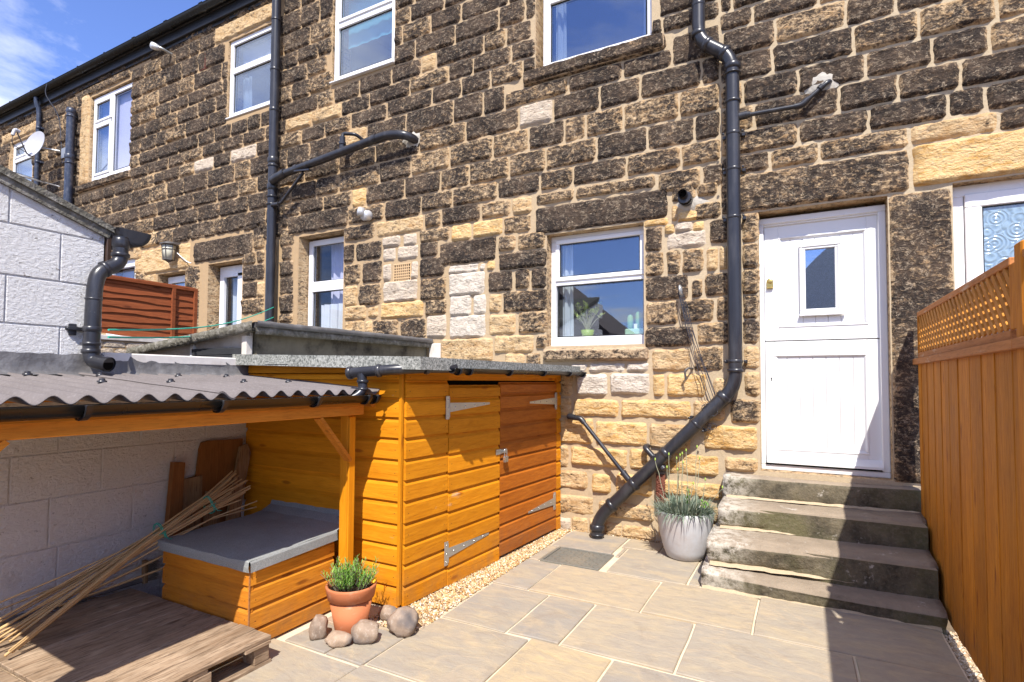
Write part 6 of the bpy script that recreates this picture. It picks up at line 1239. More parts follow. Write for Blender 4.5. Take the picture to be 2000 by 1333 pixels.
# flashing over the canopy
def flashf(b):
    rs = random.Random(4); n = 60; V = []
    for i in range(n + 1):
        y = Y0 - .2 + (2.86 - Y0 + .2) * i / n
        for j, (x, z) in enumerate(((XW + .006, 1.645), (XW + .010, 1.60), (XW + .012, 1.545), (XW + .03, 1.525), (XW + .11, 1.516))):
            V.append((x + rs.uniform(-.004, .006), y, z + rs.uniform(-.005, .005) + (.004 * math.sin(i * .9) if j == 4 else 0)))
    b.add(V, [(i * 5 + j, (i + 1) * 5 + j, (i + 1) * 5 + j + 1, i * 5 + j + 1) for i in range(n) for j in range(4)], True)
part('lead_flashing', 'lead', blk, flashf)
part('wall_coping', 'render', blk, lambda b: b.box(XW - .19, 1.83, 1.60, XW + .012, 2.88, 1.665, .008))

# ------------------------------------------------------------------ neighbour's lean-to
nb_ = empty('lean_to', (-4.4, 4, 0), 'low lean-to with worn dark felt roof behind the orange shed', 'lean-to')
def nroof(b):
    T = [(-3.80, 2.84, 1.955), (-3.83, 5.21, 1.975), (-5.62, 5.21, 1.80), (-5.58, 2.84, 1.775)]
    L = [(p[0], p[1], p[2] - .045) for p in T]; b.add(T + L, [(3, 2, 1, 0), (4, 5, 6, 7), (0, 4, 7, 3), (1, 5, 4, 0), (2, 6, 5, 1), (3, 7, 6, 2)][::-1])
nr = part('roof', 'lead', nb_, nroof)
def lip(a, c, name, mt, dz0, dz1, o_):
    rs = random.Random(9); a, c = Vector(a), Vector(c); n = 50; V = []
    for i in range(n + 1):
        P = a.lerp(c, i / n); w = rs.uniform(-.004, .004)
        for (oo, dz) in ((0, dz0), (o_, dz0 - .004), (o_ + .003, (dz0 + dz1) / 2), (o_, dz1), (0, dz1)):
            V.append((P.x + (oo + w if abs(c.y - a.y) > 1 else 0), P.y - (oo + w if abs(c.y - a.y) <= 1 else 0), P.z + dz + rs.uniform(-.003, .003)))
    B = MB(); B.add(V, [(i * 5 + j, i * 5 + j + 1, (i + 1) * 5 + j + 1, (i + 1) * 5 + j) for i in range(n) for j in range(4)], True); return B.build(name, mt, nr)
lip((-3.80, 2.84, 1.955), (-3.83, 5.20, 1.975), 'lead_edge', 'lead', .012, -.035, .022); lip((-3.81, 2.84, 1.91), (-3.84, 5.20, 1.93), 'verge', 'moss', .010, -.05, .012)
lip((-5.58, 2.84, 1.775), (-3.80, 2.84, 1.955), 'front_edge', 'moss', .010, -.075, .03)
part('side_wall', 'grimy', nb_, lambda b: b.box(-4.02, 2.93, 0, -3.90, 5.2, 1.89)); 
b = MB(); b.prism([(-5.5, 2.90, 0), (-4.6, 2.90, 0), (-3.95, 2.90, 0), (-3.95, 2.90, 1.88), (-5.5, 2.90, 1.72)], (0, .08, 0)); b.build('front_wall', 'render', nb_)
part('front_trim', 'upvc', nb_, lambda b: b.box(-4.70, 2.875, 1.60, -4.66, 2.90, 1.80)); part('front_trim', 'render', nb_, lambda b: b.box(-3.99, 2.86, 1.60, -3.93, 2.91, 1.85))
for z0 in (1.64, 1.70): part('plank', 'plank', nb_, lambda b: b.box(-4.655, 2.86, z0, -4.0, 2.885, z0 + .057, .003))
part('gutter', 'gutter', nb_, lambda b: gutter_mb(b, (-5.66, 2.80, 1.70), (-5.66, 5.1, 1.70), .05))
# neighbour's fence panel and low wall
fp = empty('fence_panel', (-6.9, 3.6, 2), 'red brown waney lap fence panel behind the white block wall', 'fence')
rs = random.Random(2); z = 2.02
XF2 = -6.9
zs_ = [2.0 + .082 * k for k in range(8)]
for z0 in zs_:
    P = MB(); n = 14; V = []
    for i in range(n + 1):
        y = 2.6 + 1.66 * i / n; dz = .012 * math.sin(i * .8 + z0 * 40) + rs.uniform(-.004, .004)
        V += [(XF2 + .02, y, z0 + dz), (XF2 + .004, y, z0 + .10), (XF2 - .006, y, z0 + .10), (XF2 + .008, y, z0 + dz)]
    P.add(V, [(i * 4 + j, (i + 1) * 4 + j, (i + 1) * 4 + (j + 1) % 4, i * 4 + (j + 1) % 4) for i in range(n) for j in range(4)] + [(0, 1, 2, 3), (n * 4 + 3, n * 4 + 2, n * 4 + 1, n * 4)])
    P.build('slat', 'panel', fp)
part('top_rail', 'panel', fp, lambda b: b.box(XF2 - .02, 2.6, 2.62, XF2 + .04, 4.28, 2.66, .003))
for y in (3.98, 4.255): part('upright', 'panel', fp, lambda b: b.box(XF2 + .0, y - .022, 1.96, XF2 + .042, y + .022, 2.62, .003))
lw = empty('low_wall', (-6.9, 3.6, 0), 'low buff brick wall under the brown fence panel', 'wall')
lwm = part('wall_body', 'mortar', lw, lambda b: b.box(XF2 - .12, 2.3, 0, XF2 + .045, 5.2, 1.97)); part('coping', 'render', lw, lambda b: b.box(XF2 - .15, 2.3, 1.93, XF2 + .065, 4.9, 1.985, .006))
for k in range(12):
    z0 = 1.845 - k * .079; y = 2.32 + (.11 if k % 2 else 0)
    while y < 4.7:
        if k < 8: as_obj('brick', *[q if i != 0 else [(XF2 + .045 + (W + .004 - v[1]) * .5, v[0], v[2]) for v in q] for i, q in enumerate(stone_mesh(y, z0, y + .215, z0 + .068, 'G', mb=1, depth=.012, res=.05))], lwm)
        y += .226

# ------------------------------------------------------------------ storage box
box = empty('storage_box', (-3.38, 2.5, 0), 'orange timber storage box with a grey felt lid under the canopy', 'storage box')
bx0, bx1, by0, by1 = -3.545, -2.72, 2.035, 2.655
part('carcass', 'hole', box, lambda b: b.box(bx0 + .03, by0 + .03, 0, bx1 - .03, by1 - .005, .44))
zz2 = [.005, .105, .225, .348, .452]
for z0, z1 in zip(zz2, zz2[1:]):
    board((bx0, by0 + .024), (bx1 - .002, by0 + .024), z0, z1, (0, -1), 'box_x', parent=box)
    board((bx1 - .024, by0 + .004), (bx1 - .024, by1), z0, z1, (1, 0), 'box_y', parent=box)
    board((bx0 + .024, by1), (bx0 + .024, by0 + .01), z0, z1, (-1, 0), 'box_y', parent=box)
part('corner_bead', 'fence_y', box, lambda b: b.box(bx1 - .004, by0 - .004, .01, bx1 + .002, by0 + .003, .43))
def lid(b):
    rs = random.Random(3); x0, x1, y0, y1 = bx0 - .025, bx1 + .02, by0 - .025, by1; z0, z1 = .492, .512; n, m = 14, 12; V = []
    prof = [(y0 + .004, z0 - .060), (y0, z0 - .03), (y0 + .001, z0 - .004), (y0 + .008, z0)] + [(y0 + (y1 - y0) * k / 6, z0 + (z1 - z0) * k / 6) for k in range(1, 7)] + [(y1 + .10, z1 + .012), (y1 + .175, z1 + .045), (y1 + .19, z1 + .075)]
    for i in range(n + 1):
        for j, (y, z) in enumerate(prof): x = x0 + (x1 - x0) * i / n - (.13 * (j - 9) / 3 * (i / n) if j > 9 else 0); V.append((x, y + .003 * mn.noise(Vector((i * .7, j, 0))), z + .006 * mn.noise(Vector((i * .5, j * .5, 2)))))
    q = len(prof); b.add(V, [(i * q + j, (i + 1) * q + j, (i + 1) * q + j + 1, i * q + j + 1) for i in range(n) for j in range(q - 1)], False)
    for x, sg in ((x1, 1), (x0, -1)):
        V = []; i = n if sg > 0 else 0
        for j in range(3, 10): p = (x0 + (x1 - x0) * i / n, prof[j][0], prof[j][1]); w = .004 * mn.noise(Vector((j * .9, 4, 4))); V += [p, (p[0] + sg * .006, p[1], p[2] - .010), (p[0] + sg * (.008 + w), p[1], p[2] - .06 + w)]
        b.add(V, [(3 * j + a, 3 * j + a + 1, 3 * j + a + 4, 3 * j + a + 3) for j in range(6) for a in (0, 1)], False)
part('lid', 'felt_box', box, lid)

NL.build('nail_heads', 'nail', shed)['kind'] = 'stuff'
# ------------------------------------------------------------------ pallet and boards
pal = empty('pallet', (-3.1, 1.6, 0), 'weathered wooden pallet on the paving in front of the storage box', 'pallet')
py0, py1 = 1.20, 2.015; xw = [-3.86, -3.76, -3.63, -3.51, -3.38, -3.25, -3.13, -3.01, -2.89, -2.77, -2.64, -2.50]
rs = random.Random(5)
for a, c in zip(xw, xw[1:]): part('deck_board', 'pallet', pal, lambda b: b.box(a + .0035, py0, .122 + rs.uniform(-.001, .001), c - .0035, py1 + rs.uniform(-.006, .004), .144, .003))
for y in (py0 + .05, 1.62, py1 - .06): part('cross_board', 'pallet', pal, lambda b: b.box(-3.85, y - .05, .102, -2.51, y + .045, .1215, .002))
for y in (py0 + .05, 1.64, py1 - .055):
    for x in (-3.80, -3.18, -2.56): part('block', 'pallet', pal, lambda b: b.box(x - .045, y - .045, .018, x + .05, y + .045, .1015, .004))
for x in (-3.80, -3.18, -2.56): part('runner', 'pallet', pal, lambda b: b.box(x - .05, py0, .0, x + .055, py1, .0178, .002))
for x in (-2.56,): part('split_board', 'pallet', pal, lambda b: (b.box(-2.56, py1 - .16, .104, -2.497, py1 - .01, .121, .002)))
pb = empty('pallet', (-3.1, .8, 0), 'second weathered pallet at the bottom left corner of the yard', 'pallet')
for k, (a, c) in enumerate(((.44, .66), (.68, .92), (.94, 1.18))): part('deck_board', 'pallet', pb, lambda b: b.box(-3.85, a, .120, -2.52, c, .142, .003))
for x in (-3.80, -3.18, -2.57): part('runner', 'pallet', pb, lambda b: b.box(x - .05, .44, .0, x + .05, 1.18, .1195, .002))
wpp = part('ground_pipe', 'lead', None, lambda b: (b.tube([(-3.875, .6, .165), (-3.875, 2.10, .165)], .016, 12), b.tube([(-3.875, 1.72, .165), (-3.875, 1.77, .165)], .022, 12)))
tag(wpp, 'thin grey pipe lying along the foot of the white block wall', 'pipe')

# ------------------------------------------------------------------ canes and timber under the canopy
rs = random.Random(21); n = 20
CL = lambda t: Vector((-3.66, 1.20, .215)).lerp(Vector((-3.56, 2.60, .735)), t)
Wk = lambda t: .34 * math.exp(-((t - .60) / .22) ** 2) + .22 * math.exp(-((t - .82) / .10) ** 2)
for k in range(n):
    u = k / (n - 1)
    hi = Vector((-3.68 + .16 * u + rs.uniform(-.012, .012), 2.60 + rs.uniform(-.05, .05), .82 - .17 * u + rs.uniform(-.02, .02)))
    if k in (17, 19): hi = Vector((-3.45, 2.62, .625 - .02 * (k - 17)))
    v = min(1, max(0, (1 - u) * .75 + rs.random() * .35 - .05))
    lo_ = Vector((-3.80 + .48 * v, 1.12 + .16 * v + rs.uniform(-.05, .05), .155 + rs.uniform(0, .02) + .14 * (1 - v) * rs.random()))
    hi = hi + (hi - lo_).normalized() * rs.uniform(-.04, .04); r = rs.uniform(.0045, .0072); P = []
    for q in range(11):
        t = q / 10; p = lo_.lerp(hi, t); c = CL(t); P.append(p.lerp(c + (p - c).normalized() * .022, min(.85, Wk(t))))
    B = MB(); B.tube(P, r, 7)
    for q in range(1, 10): c = P[q] + (P[q] - P[q - 1]) * rs.uniform(-.3, .3); d = (P[q] - P[q - 1]).normalized(); B.tube([c - d * .003, c + d * .003], r + .0014, 7, caps=False)
    o = B.build('bamboo_cane', 'bamboo'); tag(o, 'bamboo cane in the long tied bundle leaning over the pallet', 'bamboo cane', 'bamboo canes in the bundle')
for k, (a, c, lab) in enumerate((((-3.60, 2.16, .395), (-3.74, 1.62, .215), 'short loose bamboo cane ending behind the box, upper one'), ((-3.60, 2.14, .30), (-3.80, 1.60, .185), 'short loose bamboo cane ending behind the box, lower one'))):
    o = part('bamboo_cane', 'bamboo', None, lambda b: b.tube([c, a], .0075, 7)); tag(o, lab, 'bamboo cane')
for k, (t, lab) in enumerate(((.60, 'green twine tied round the middle of the cane bundle'), (.82, 'green twine tied round the upper end of the cane bundle'))):
    c = CL(t); d = (CL(1) - CL(0)).normalized(); A = d.cross(Vector((0, 0, 1))).normalized(); Bv = A.cross(d)
    def tw(b):
        for s in (-.006, .003): b.tube([c + d * (s + .008 * math.sin(q * .45)) + (A * math.cos(q / 18 * 6.283) * .050 + Bv * math.sin(q / 18 * 6.283) * .062) for q in range(19)], .0026, 6)
        b.tube([c + A * .062, c + A * .10 + Bv * .03, c + A * .12 - d * .05 + Bv * .035], .0025, 5); b.tube([c + A * .062, c + A * .09 - Bv * .03, c + A * .08 + d * .03 - Bv * .05], .0025, 5)
    o = part('twine', 'line', None, tw); tag(o, lab, 'twine')
def lean(name, mt, poly, thick, label, cat, x=-3.885):
    b = MB(); b.prism([(x, y, z) for y, z in poly], (thick, 0, .0)); return tag(b.build(name, mt), label, cat)
lean('timber_offcut', 'offcut', [(2.215, .40), (2.305, .40), (2.325, .915), (2.25, .925)], .05, 'upright brown timber offcut left of the other wood pieces', 'timber', -3.87)
lean('rounded_board', 'brown_ply', [(2.40, .42), (2.80, .42), (2.80, 1.035), (2.52, 1.045), (2.47, 1.035), (2.455, .99)], .02, 'brown board with a rounded corner leaning on the white wall', 'board', -3.885)
lean('picket', 'old_y', [(2.64, .42), (2.74, .42), (2.83, .93), (2.80, 1.0), (2.74, .98)], .025, 'pale picket slat leaning in the corner by the shed boards', 'picket', -3.83)
lean('timber_offcut', 'old_y', [(2.30, .40), (2.47, .40), (2.47, .80), (2.31, .79)], .03, 'short old board between the brown offcut and the rounded board', 'timber', -3.878)
lean('timber_offcut', 'old_y', [(2.49, .40), (2.60, .40), (2.61, .66), (2.50, .68)], .03, 'small old offcut standing behind the canes', 'timber', -3.862)
br = empty('brush', (-3.86, 2.1, .2), 'worn brush head with pale bristles standing on the pallet by the box', 'brush')
part('head', 'old_y', br, lambda b: b.obox((-3.86, 2.10, .22), (1, 0, 0), (0, 1, .05), (0, 0, 1), .02, .012, .075, .004))
def bri(b):
    rs = random.Random(3)
    for k in range(150):
        z = .155 + rs.random() * .13; x = -3.86 + rs.uniform(-.018, .018); b.tube([(x, 2.11, z), (x + rs.uniform(-.006, .006), 2.175 + rs.uniform(-.01, .01), z + rs.uniform(-.012, .012))], .0012, 3, caps=False)
o = part('bristles', 'bristle', br, bri); o['kind'] = 'stuff'

# ------------------------------------------------------------------ pots, plants, stones
tp = empty('plant_pot', (-2.40, 2.49, 0), 'terracotta plant pot at the corner of the orange shed', 'plant pot')
tc = (-2.405, 2.49, 0)
part('pot_body', 'terra', tp, lambda b: b.lathe([(0, .004), (.085, .004), (.092, .012), (.128, .205), (.120, .20), (0, .20)], tc, 40))
part('pot_rim', 'terra', tp, lambda b: b.lathe([(.126, .198), (.136, .200), (.148, .262), (.150, .272), (.146, .278), (.136, .276), (.130, .255), (.128, .22)], tc, 40))
part('soil', 'soil', tp, lambda b: b.lathe([(0, .255), (.06, .258), (.132, .245)], tc, 24))
def blade(b, base, d, L, w, droop, col, n=4, side=None):
    d = Vector(d).normalized(); s = side or d.cross(Vector((0, 0, 1)))
    if s.length < .01: s = Vector((1, 0, 0))
    s.normalize(); V = []
    for i in range(n + 1):
        t = i / n; p = Vector(base) + d * L * t + Vector((0, 0, -droop * t * t)); ww = w * math.sin(math.pi * min(.97, .12 + .88 * t)) if i < n else 0.0003
        V += [p - s * ww / 2, p + s * ww / 2]
    b.add(V, [(2 * i, 2 * i + 1, 2 * i + 3, 2 * i + 2) for i in range(n)], True, col)
ros = empty('herb_plant', (-2.40, 2.49, .26), 'bushy fresh green herb growing in the terracotta pot', 'plant'); rs = random.Random(6)
B = MB(); S = MB()
for k in range(105):
    a = rs.uniform(0, 6.283); r0 = rs.uniform(0, .10); base = Vector((tc[0] + math.cos(a) * r0, tc[1] + math.sin(a) * r0, .25)); sp_ = rs.uniform(.2, 1.0) * (r0 / .10) ** .6
    d = Vector((math.cos(a) * sp_, math.sin(a) * sp_, 1)).normalized(); L = rs.uniform(.08, .175) * (1 - .25 * sp_ * .6)
    if d.z < .75: L *= .9
    P = [base + d * L * t / 4 + Vector((math.cos(a), math.sin(a), 0)) * .012 * (t / 4) ** 2 for t in range(5)]; S.tube(P, .0013, 4, caps=False, col=(.3, .3, .3, 1))
    nl = rs.randint(14, 22); 
    for q in range(nl):
        t = .22 + .78 * q / nl; p = base + d * L * t; aa = q * 2.4 + k; out = Vector((math.cos(aa), math.sin(aa), rs.uniform(.35, 1.1))).normalized(); c = rs.random() * (.4 + .6 * t)
        blade(B, p, (out + d * .5), rs.uniform(.018, .036), .0052, rs.uniform(0, .006), (c, c, c, 1), 3)
S.build('stems', 'stalk', ros, tone=True); o = B.build('leaves', 'leaf_green', ros, tone=True); o['kind'] = 'stuff'
o = part('flower', 'flower', ros, lambda b: (b.lathe([(.002, 0), (.014, .006), (.012, .014), (.0, .01)], (-2.29, 2.555, .285), 8, axis=(.4, -.5, .8)), b.lathe([(.002, 0), (.011, .006), (.009, .012), (.0, .01)], (-2.30, 2.58, .29), 8, axis=(.1, -.3, .9))))
def rockf(name, c, r, e, rot, seed, label):
    b = MB(); n, m = 22, 14; V = []
    for i in range(m + 1):
        ph = math.pi * i / m
        for k in range(n):
            th = 2 * math.pi * k / n; p = Vector((math.sin(ph) * math.cos(th), math.sin(ph) * math.sin(th), math.cos(ph)))
            d = 1 + .30 * mn.noise(p * 1.3 + Vector((seed, 0, 0))) + .14 * mn.noise(p * 2.9 + Vector((0, seed, 0)))
            # flattened facets
            for fn in ((.6, -.5, .62 + .1 * math.sin(seed)), (-.7, -.2 + .3 * math.cos(seed), .66), (.1 + .5 * math.sin(seed * 2), -.96, -.2), (.2, .1, 1), (-.6, -.8, .2)):
                q = p.dot(Vector(fn).normalized()); d = min(d, .80 / q) if q > .6 else d
            p = Vector((p.x * e[0], p.y * e[1], p.z * e[2])) * r * d; ca, sa = math.cos(rot), math.sin(rot)
            V.append((c[0] + p.x * ca - p.y * sa, c[1] + p.x * sa + p.y * ca, max(.001, c[2] + p.z)))
    b.add(V, [(i * n + k, i * n + (k + 1) % n, (i + 1) * n + (k + 1) % n, (i + 1) * n + k)[::-1] for i in range(m) for k in range(n)], True)
    o = b.build('rock', 'rock'); return tag(o, label, 'rock', 'rocks around the terracotta pot')
rockf('rock', (-2.50, 2.325, .062), .072, (.70, .75, 1.08), .5, 1.3, 'upright dark grey rock at the left of the terracotta pot')
rockf('rock', (-2.33, 2.315, .036), .072, (1.02, .72, .58), .35, 4.2, 'low rounded tan rock in front of the terracotta pot')
rockf('rock', (-2.235, 2.42, .058), .082, (1.0, .8, .82), .3, 7.7, 'pinkish rock at the right front of the terracotta pot')
rockf('rock', (-2.10, 2.60, .075), .092, (1.0, .85, .98), .6, 12.1, 'large two toned rock standing by the shed corner')
rockf('rock', (-2.30, 2.70, .045), .06, (1.1, .8, .8), .1, 15.1, 'small dark rock tucked behind the terracotta pot')
rockf('rock', (-2.535, 2.58, .028), .03, (.9, .9, .9), .1, 18.4, 'tiny pale rock between the storage box and the terracotta pot')

wc = (-.895, 4.885, 0)
wpot = empty('planter', wc, 'round pale grey planter beside the stone steps', 'planter')
part('planter_body', 'planter', wpot, lambda b: b.lathe([(0, .0), (.135, .0), (.155, .01), (.180, .07), (.213, .20), (.232, .33), (.238, .39), (.232, .40), (.222, .39), (.212, .34), (0, .34)], wc, 48))
part('soil', 'soil', wpot, lambda b: b.lathe([(0, .36), (.1, .365), (.215, .355)], wc, 24))
dia = empty('grey_leaved_plant', (wc[0], wc[1], .36), 'blue green spiky pinks with tall bud stalks in the pale grey planter', 'plant'); rs = random.Random(9); B = MB()
for k in range(900):
    a = rs.uniform(0, 6.283); r0 = .22 * math.sqrt(rs.random()); base = Vector((wc[0] + math.cos(a) * r0, wc[1] + math.sin(a) * r0, .355 + rs.uniform(0, .05)))
    lean_ = (r0 / .22) * rs.uniform(.5, 1.5) + rs.uniform(-.2, .4); a2 = a + rs.uniform(-.7, .7); d = Vector((math.cos(a2) * lean_, math.sin(a2) * lean_, 1)); c = rs.random()
    L = rs.uniform(.07, .17); blade(B, base, d, L, rs.uniform(.006, .0095), rs.uniform(.0, .055) * (.3 + lean_), (c, c, c, 1), 5)
for k in range(60):      # leaves hanging over the rim
    a = rs.uniform(-2.9, -.2); base = Vector((wc[0] + math.cos(a) * .225, wc[1] + math.sin(a) * .225, .40)); a2 = a + rs.uniform(-.5, .5); c = rs.random() * .8
    blade(B, base, (math.cos(a2), math.sin(a2), rs.uniform(-.1, .9)), rs.uniform(.06, .14), .0065, rs.uniform(.03, .11), (c, c, c, 1), 6)
o = B.build('leaves', 'leaf_blue', dia, tone=True); o['kind'] = 'stuff'
def stalk(x, y, h, bx, by, seed):
    rs = random.Random(seed); b0 = Vector((wc[0] + x, wc[1] + y, .38)); P = [b0 + Vector((bx * (t / 8) ** 1.4 + rs.uniform(-.003, .003), by * (t / 8), (h - .38) * t / 8)) for t in range(9)]
    s = MB(); s.tube(P, [.0028] * 8 + [.0022], 5, col=(rs.random(),) * 3 + (1,)); o = s.build('stalk', 'stalk', dia, tone=True)
    part('bud', 'bud', o, lambda b: b.lathe([(0, 0), (.005, .004), (.007, .014), (.004, .026), (0, .03)], P[-1], 8))
    for q in (2, 4, 6): 
        b2 = MB(); c = .6; blade(b2, P[q], (rs.uniform(-1, 1), rs.uniform(-1, 1), 1.6), .04, .003, .0, (c, c, c, 1), 3); b2.build('stalk_leaf', 'leaf_blue', o, tone=True)
for i, (x, y, h, bx, by) in enumerate(((-.12, -.05, .86, .0, -.02), (-.05, -.1, .74, .01, 0), (-.07, 0, .85, .03, 0), (-.02, -.08, .80, .02, .01), (0, -.12, .88, .0, 0), (.08, 0, .93, .02, 0), (.10, -.06, .84, .03, .02), (.14, .0, .66, .03, 0), (-.16, -.02, .80, -.09, 0), (-.1, -.12, .76, -.02, -.03), (.16, .03, .60, .14, .0), (.04, -.05, .90, -.02, 0), (.05, -.1, .64, .04, -.03), (-.04, 0, .82, -.03, 0))): stalk(x, y, h, bx, by, i)
B = MB(); rs = random.Random(14)
for k in range(60):
    c = rs.random(); p = Vector((wc[0] + .03 + rs.uniform(-.01, .01), wc[1] - .02, .45 + .004 * k % .12)); blade(B, p, (rs.uniform(-1, 1), rs.uniform(-1, 1), .8), .028, .010, 0, (c, c, c, 1), 3)
for k in range(30):
    c = rs.random(); p = Vector((wc[0] + .17 + rs.uniform(-.03, .03), wc[1] - .05, .44 + rs.uniform(0, .06))); blade(B, p, (rs.uniform(-1, 1), rs.uniform(-1, 1), .8), .024, .010, 0, (c, c, c, 1), 3)
tag(B.build('seedling', 'leaf_green', None, tone=True), 'bright green seedling leaves among the grey leaved pinks', 'plant')
nf = empty('nut_feeder', (-1.165, 5.16, .5), 'red brown nut filled wire tube on the wall behind the planter', 'bird feeder')
def nuts(b):
    rs = random.Random(1)
    for k in range(420):
        a = rs.uniform(3.14, 6.28); z = rs.uniform(.38, .64); p = (-1.165 + math.cos(a) * .038, 5.165 + math.sin(a) * .038, z); s = rs.uniform(.006, .010)
        b.add([(p[0] + s, p[1], p[2]), (p[0], p[1] + s, p[2]), (p[0] - s, p[1], p[2]), (p[0], p[1] - s, p[2]), (p[0], p[1], p[2] + s), (p[0], p[1], p[2] - s)], [(0, 1, 4), (1, 2, 4), (2, 3, 4), (3, 0, 4), (1, 0, 5), (2, 1, 5), (3, 2, 5), (0, 3, 5)])
part('nuts', 'rust', nf, nuts)['kind'] = 'stuff'
part('tube', 'rust', nf, lambda b: b.tube([(-1.165, 5.17, .37), (-1.165, 5.17, .65)], .036, 14)); part('bottom_cap', 'iron', nf, lambda b: b.tube([(-1.165, 5.165, .36), (-1.165, 5.165, .378)], .045, 14)); part('top_cap', 'iron', nf, lambda b: b.tube([(-1.165, 5.165, .645), (-1.165, 5.165, .662)], .045, 14))
# plants on the inner ledge of the kitchen window
zl = K[1] + .086; jc = Vector((-2.02, yk + .20, zl))
jp = empty('plant_pot', jc, 'lime green pot behind the kitchen window glass', 'plant pot'); part('pot_body', 'pot_green', jp, lambda b: b.lathe([(0, 0), (.05, 0), (.072, .10), (.066, .10), (.06, .09), (0, .085)], jc, 24))
jd = empty('jade_plant', jc, 'jade plant with plump leaves inside the kitchen window', 'plant'); rs = random.Random(31); S = MB(); B = MB()
for k in range(26):
    a = rs.uniform(0, 6.28); e = Vector((math.cos(a) * rs.uniform(.02, .17), math.sin(a) * rs.uniform(.02, .09), rs.uniform(.13, .30))); m_ = e * .5 + Vector((0, 0, .03)); p0 = jc + Vector((0, 0, .08)); S.tube([p0, p0 + m_, p0 + e], .004, 5, caps=False, col=(.4,) * 3 + (1,))
    for q in range(11):
        c = rs.random(); blade(B, p0 + e - e * .08 * (q % 3), (rs.uniform(-1, 1), rs.uniform(-1, 1), rs.uniform(-.1, 1.2)), .05, .022, .0, (c, c, c, 1), 4)
S.build('stems', 'stalk', jd, tone=True); B.build('leaves', 'leaf_jade', jd, tone=True)['kind'] = 'stuff'
cc = Vector((-1.49, yk + .17, zl)); cp = empty('plant_pot', cc, 'wide mint green trough with white tag inside the kitchen window', 'plant pot')
part('pot_body', 'pot_mint', cp, lambda b: b.obox(cc + Vector((0, 0, .045)), (1, 0, 0), (0, 1, 0), (0, 0, 1), .10, .05, .045, .01)); part('tag', 'upvc', cp, lambda b: b.box(cc.x - .01, cc.y - .03, cc.z + .08, cc.x + .025, cc.y - .028, cc.z + .14))
for k, (x, h, lab) in enumerate(((-.055, .24, 'shorter left cactus column inside the kitchen window'), (.03, .27, 'taller right cactus column inside the kitchen window'))):
    o = part('cactus', 'cactus', None, lambda b: b.lathe([(0, .08), (.024, .09), (.030, .14), (.030, h - .04), (.020, h - .01), (0, h)], cc + Vector((x, 0, 0)), 16)); tag(o, lab, 'cactus')

# ------------------------------------------------------------------ tall fence on the right
fen = empty('garden_fence', (.83, 3, 0), 'tall orange brown board fence with diagonal lattice top on the right', 'fence')
xf = .80; rs = random.Random(3); y = 5.115; k = 0
while y > -.6:
    w = rs.uniform(.095, .125); pr = rs.uniform(.004, .006) if k % 2 else rs.uniform(.008, .011)
    part('board', 'fence', fen, lambda b: b.box(xf - pr, y - w, .02 if y < 4.4 else .02, xf - pr + .016, y - .001 + (.012 if k % 2 else 0), 1.645 + rs.uniform(-.002, .002), .002)); y -= w - .0; k += 1
part('rail', 'fence_y', fen, lambda b: b.box(xf + .022, -.6, .5, xf + .07, 5.1, .58)); part('rail', 'fence_y', fen, lambda b: b.box(xf + .022, -.6, 1.35, xf + .07, 5.1, 1.43))
part('capping', 'fence_y', fen, lambda b: b.box(xf - .035, 2.93, 1.640, xf + .05, 5.175, 1.685, .004)); part('capping', 'fence_y', fen, lambda b: b.box(xf - .035, -.6, 1.640, xf + .05, 2.925, 1.685, .004))
part('lattice_frame', 'fence_y', fen, lambda b: b.box(xf - .012, 3.03, 1.688, xf + .022, 5.095, 1.728, .003))
part('lattice_frame', 'fence_y', fen, lambda b: b.bar((xf + .005, 3.02, 2.02), (xf + .005, 5.10, 2.02), .036, .034, bev=.003))
part('lattice_frame', 'fence', fen, lambda b: b.box(xf - .012, 5.075, 1.728, xf + .022, 5.10, 2.004, .002)); part('lattice_frame', 'fence', fen, lambda b: b.box(xf - .012, 2.95, 1.728, xf + .022, 3.025, 2.004, .002))
part('post', 'fence', fen, lambda b: b.box(xf - .016, 2.86, 0, xf + .06, 2.945, 2.075, .006))
def slats(sgn, xo):
    h = 2.003 - 1.728; y = 3.03 - (h if sgn > 0 else 0); st = .084
    while y < 5.075 + (h if sgn < 0 else 0):
        a = Vector((xf + xo, y, 1.728)); c = Vector((xf + xo, y + h * sgn, 2.003))
        # clip to the frame
        def at_y(yy): t = (yy - a.y) / (c.y - a.y); return a.lerp(c, t)
        lo_, hi_ = a, c
        ys = sorted((a.y, c.y))
        if ys[1] > 3.04 and ys[0] < 5.065:
            pts = [a, c]
            for i in (0, 1):
                if pts[i].y < 3.027: pts[i] = at_y(3.027)
                if pts[i].y > 5.073: pts[i] = at_y(5.073)
            if (pts[0] - pts[1]).length > .03: part('lattice_slat', 'lattice', fen, lambda b: b.bar(pts[0], pts[1], .009, .036, (1, 0, 0)) if False else b.obox((pts[0] + pts[1]) / 2, (pts[1] - pts[0]).normalized(), (1, 0, 0), (pts[1] - pts[0]).normalized().cross(Vector((1, 0, 0))), (pts[1] - pts[0]).length / 2, .0045, .0160))
        y += st
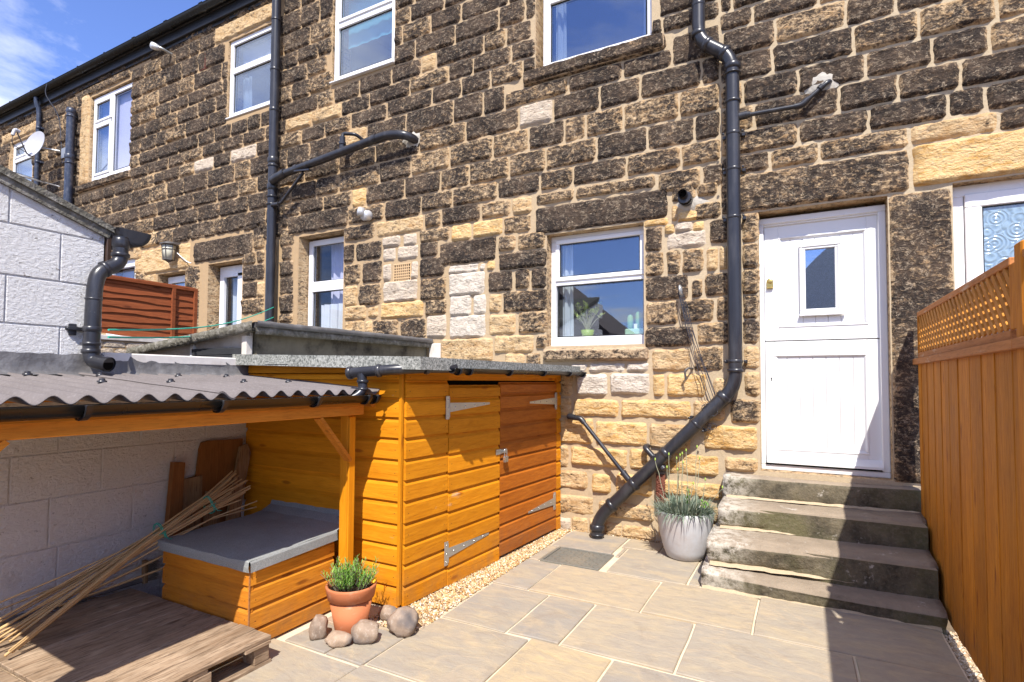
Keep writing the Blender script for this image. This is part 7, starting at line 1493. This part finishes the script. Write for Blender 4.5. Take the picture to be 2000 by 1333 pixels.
slats(1, -.004); slats(-1, .0155)
# second run of lattice beyond the post, towards the camera
part('lattice_frame', 'fence_y', fen, lambda b: b.box(xf - .012, -.6, 1.688, xf + .022, 2.88, 1.728, .003)); part('lattice_frame', 'fence_y', fen, lambda b: b.box(xf - .012, -.6, 2.003, xf + .022, 2.88, 2.037, .003))
def near(b):
    y = -.6
    while y < 2.6:
        b.obox((xf - .004, y + .1375, 1.8655), Vector((0, 1, 1)).normalized(), (1, 0, 0), Vector((0, 1, -1)).normalized(), .193, .0045, .0175)
        b.obox((xf + .0155, y + .1375, 1.8655), Vector((0, 1, -1)).normalized(), (1, 0, 0), Vector((0, 1, 1)).normalized(), .193, .0045, .0175); y += .084
part('lattice_panel', 'lattice', fen, near)['kind'] = 'stuff'

# ------------------------------------------------------------------ the houses across, seen only mirrored in the glass
hb = empty('house_across', (-14, -19, 0), 'pale house with brown tiled roof mirrored in the kitchen window', 'house')
part('wall', 'render', hb, lambda b: b.prism([(-20, -19, -.05), (-10.1, -19, -.05), (-10.1, -19, 4.2), (-20, -19, 4.2)], (0, -7, 0)))
part('roof', 'tile', hb, lambda b: b.prism([(-9.4, -18.6, 4.25), (-15, -18.6, 8.7), (-20.6, -18.6, 4.25), (-20.6, -18.6, 4.0), (-9.4, -18.6, 4.0)], (0, -7.8, 0)))
hc = empty('house_across', (3, -19, 0), 'grey slate roofed house mirrored in the glass of the white door', 'house')
part('wall', 'render', hc, lambda b: b.box(-2.6, -27, -.05, 9.0, -19, 3.4))
def slater(b):
    for k in range(22):
        z0 = 3.3 + k * .29; u0 = (z0 - 3.3) / 6.6
        b.prism([(-3.3 + 6.4 * u0, -18.7 - k * .02, z0), (9.6 - 6.4 * u0, -18.7 - k * .02, z0), (9.6 - 6.4 * (u0 + .05), -18.7 - k * .02, z0 + .31), (-3.3 + 6.4 * (u0 + .05), -18.7 - k * .02, z0 + .31)], (0, -.3, 0))
part('roof', 'slate_pale', hc, slater)['kind'] = 'stuff'
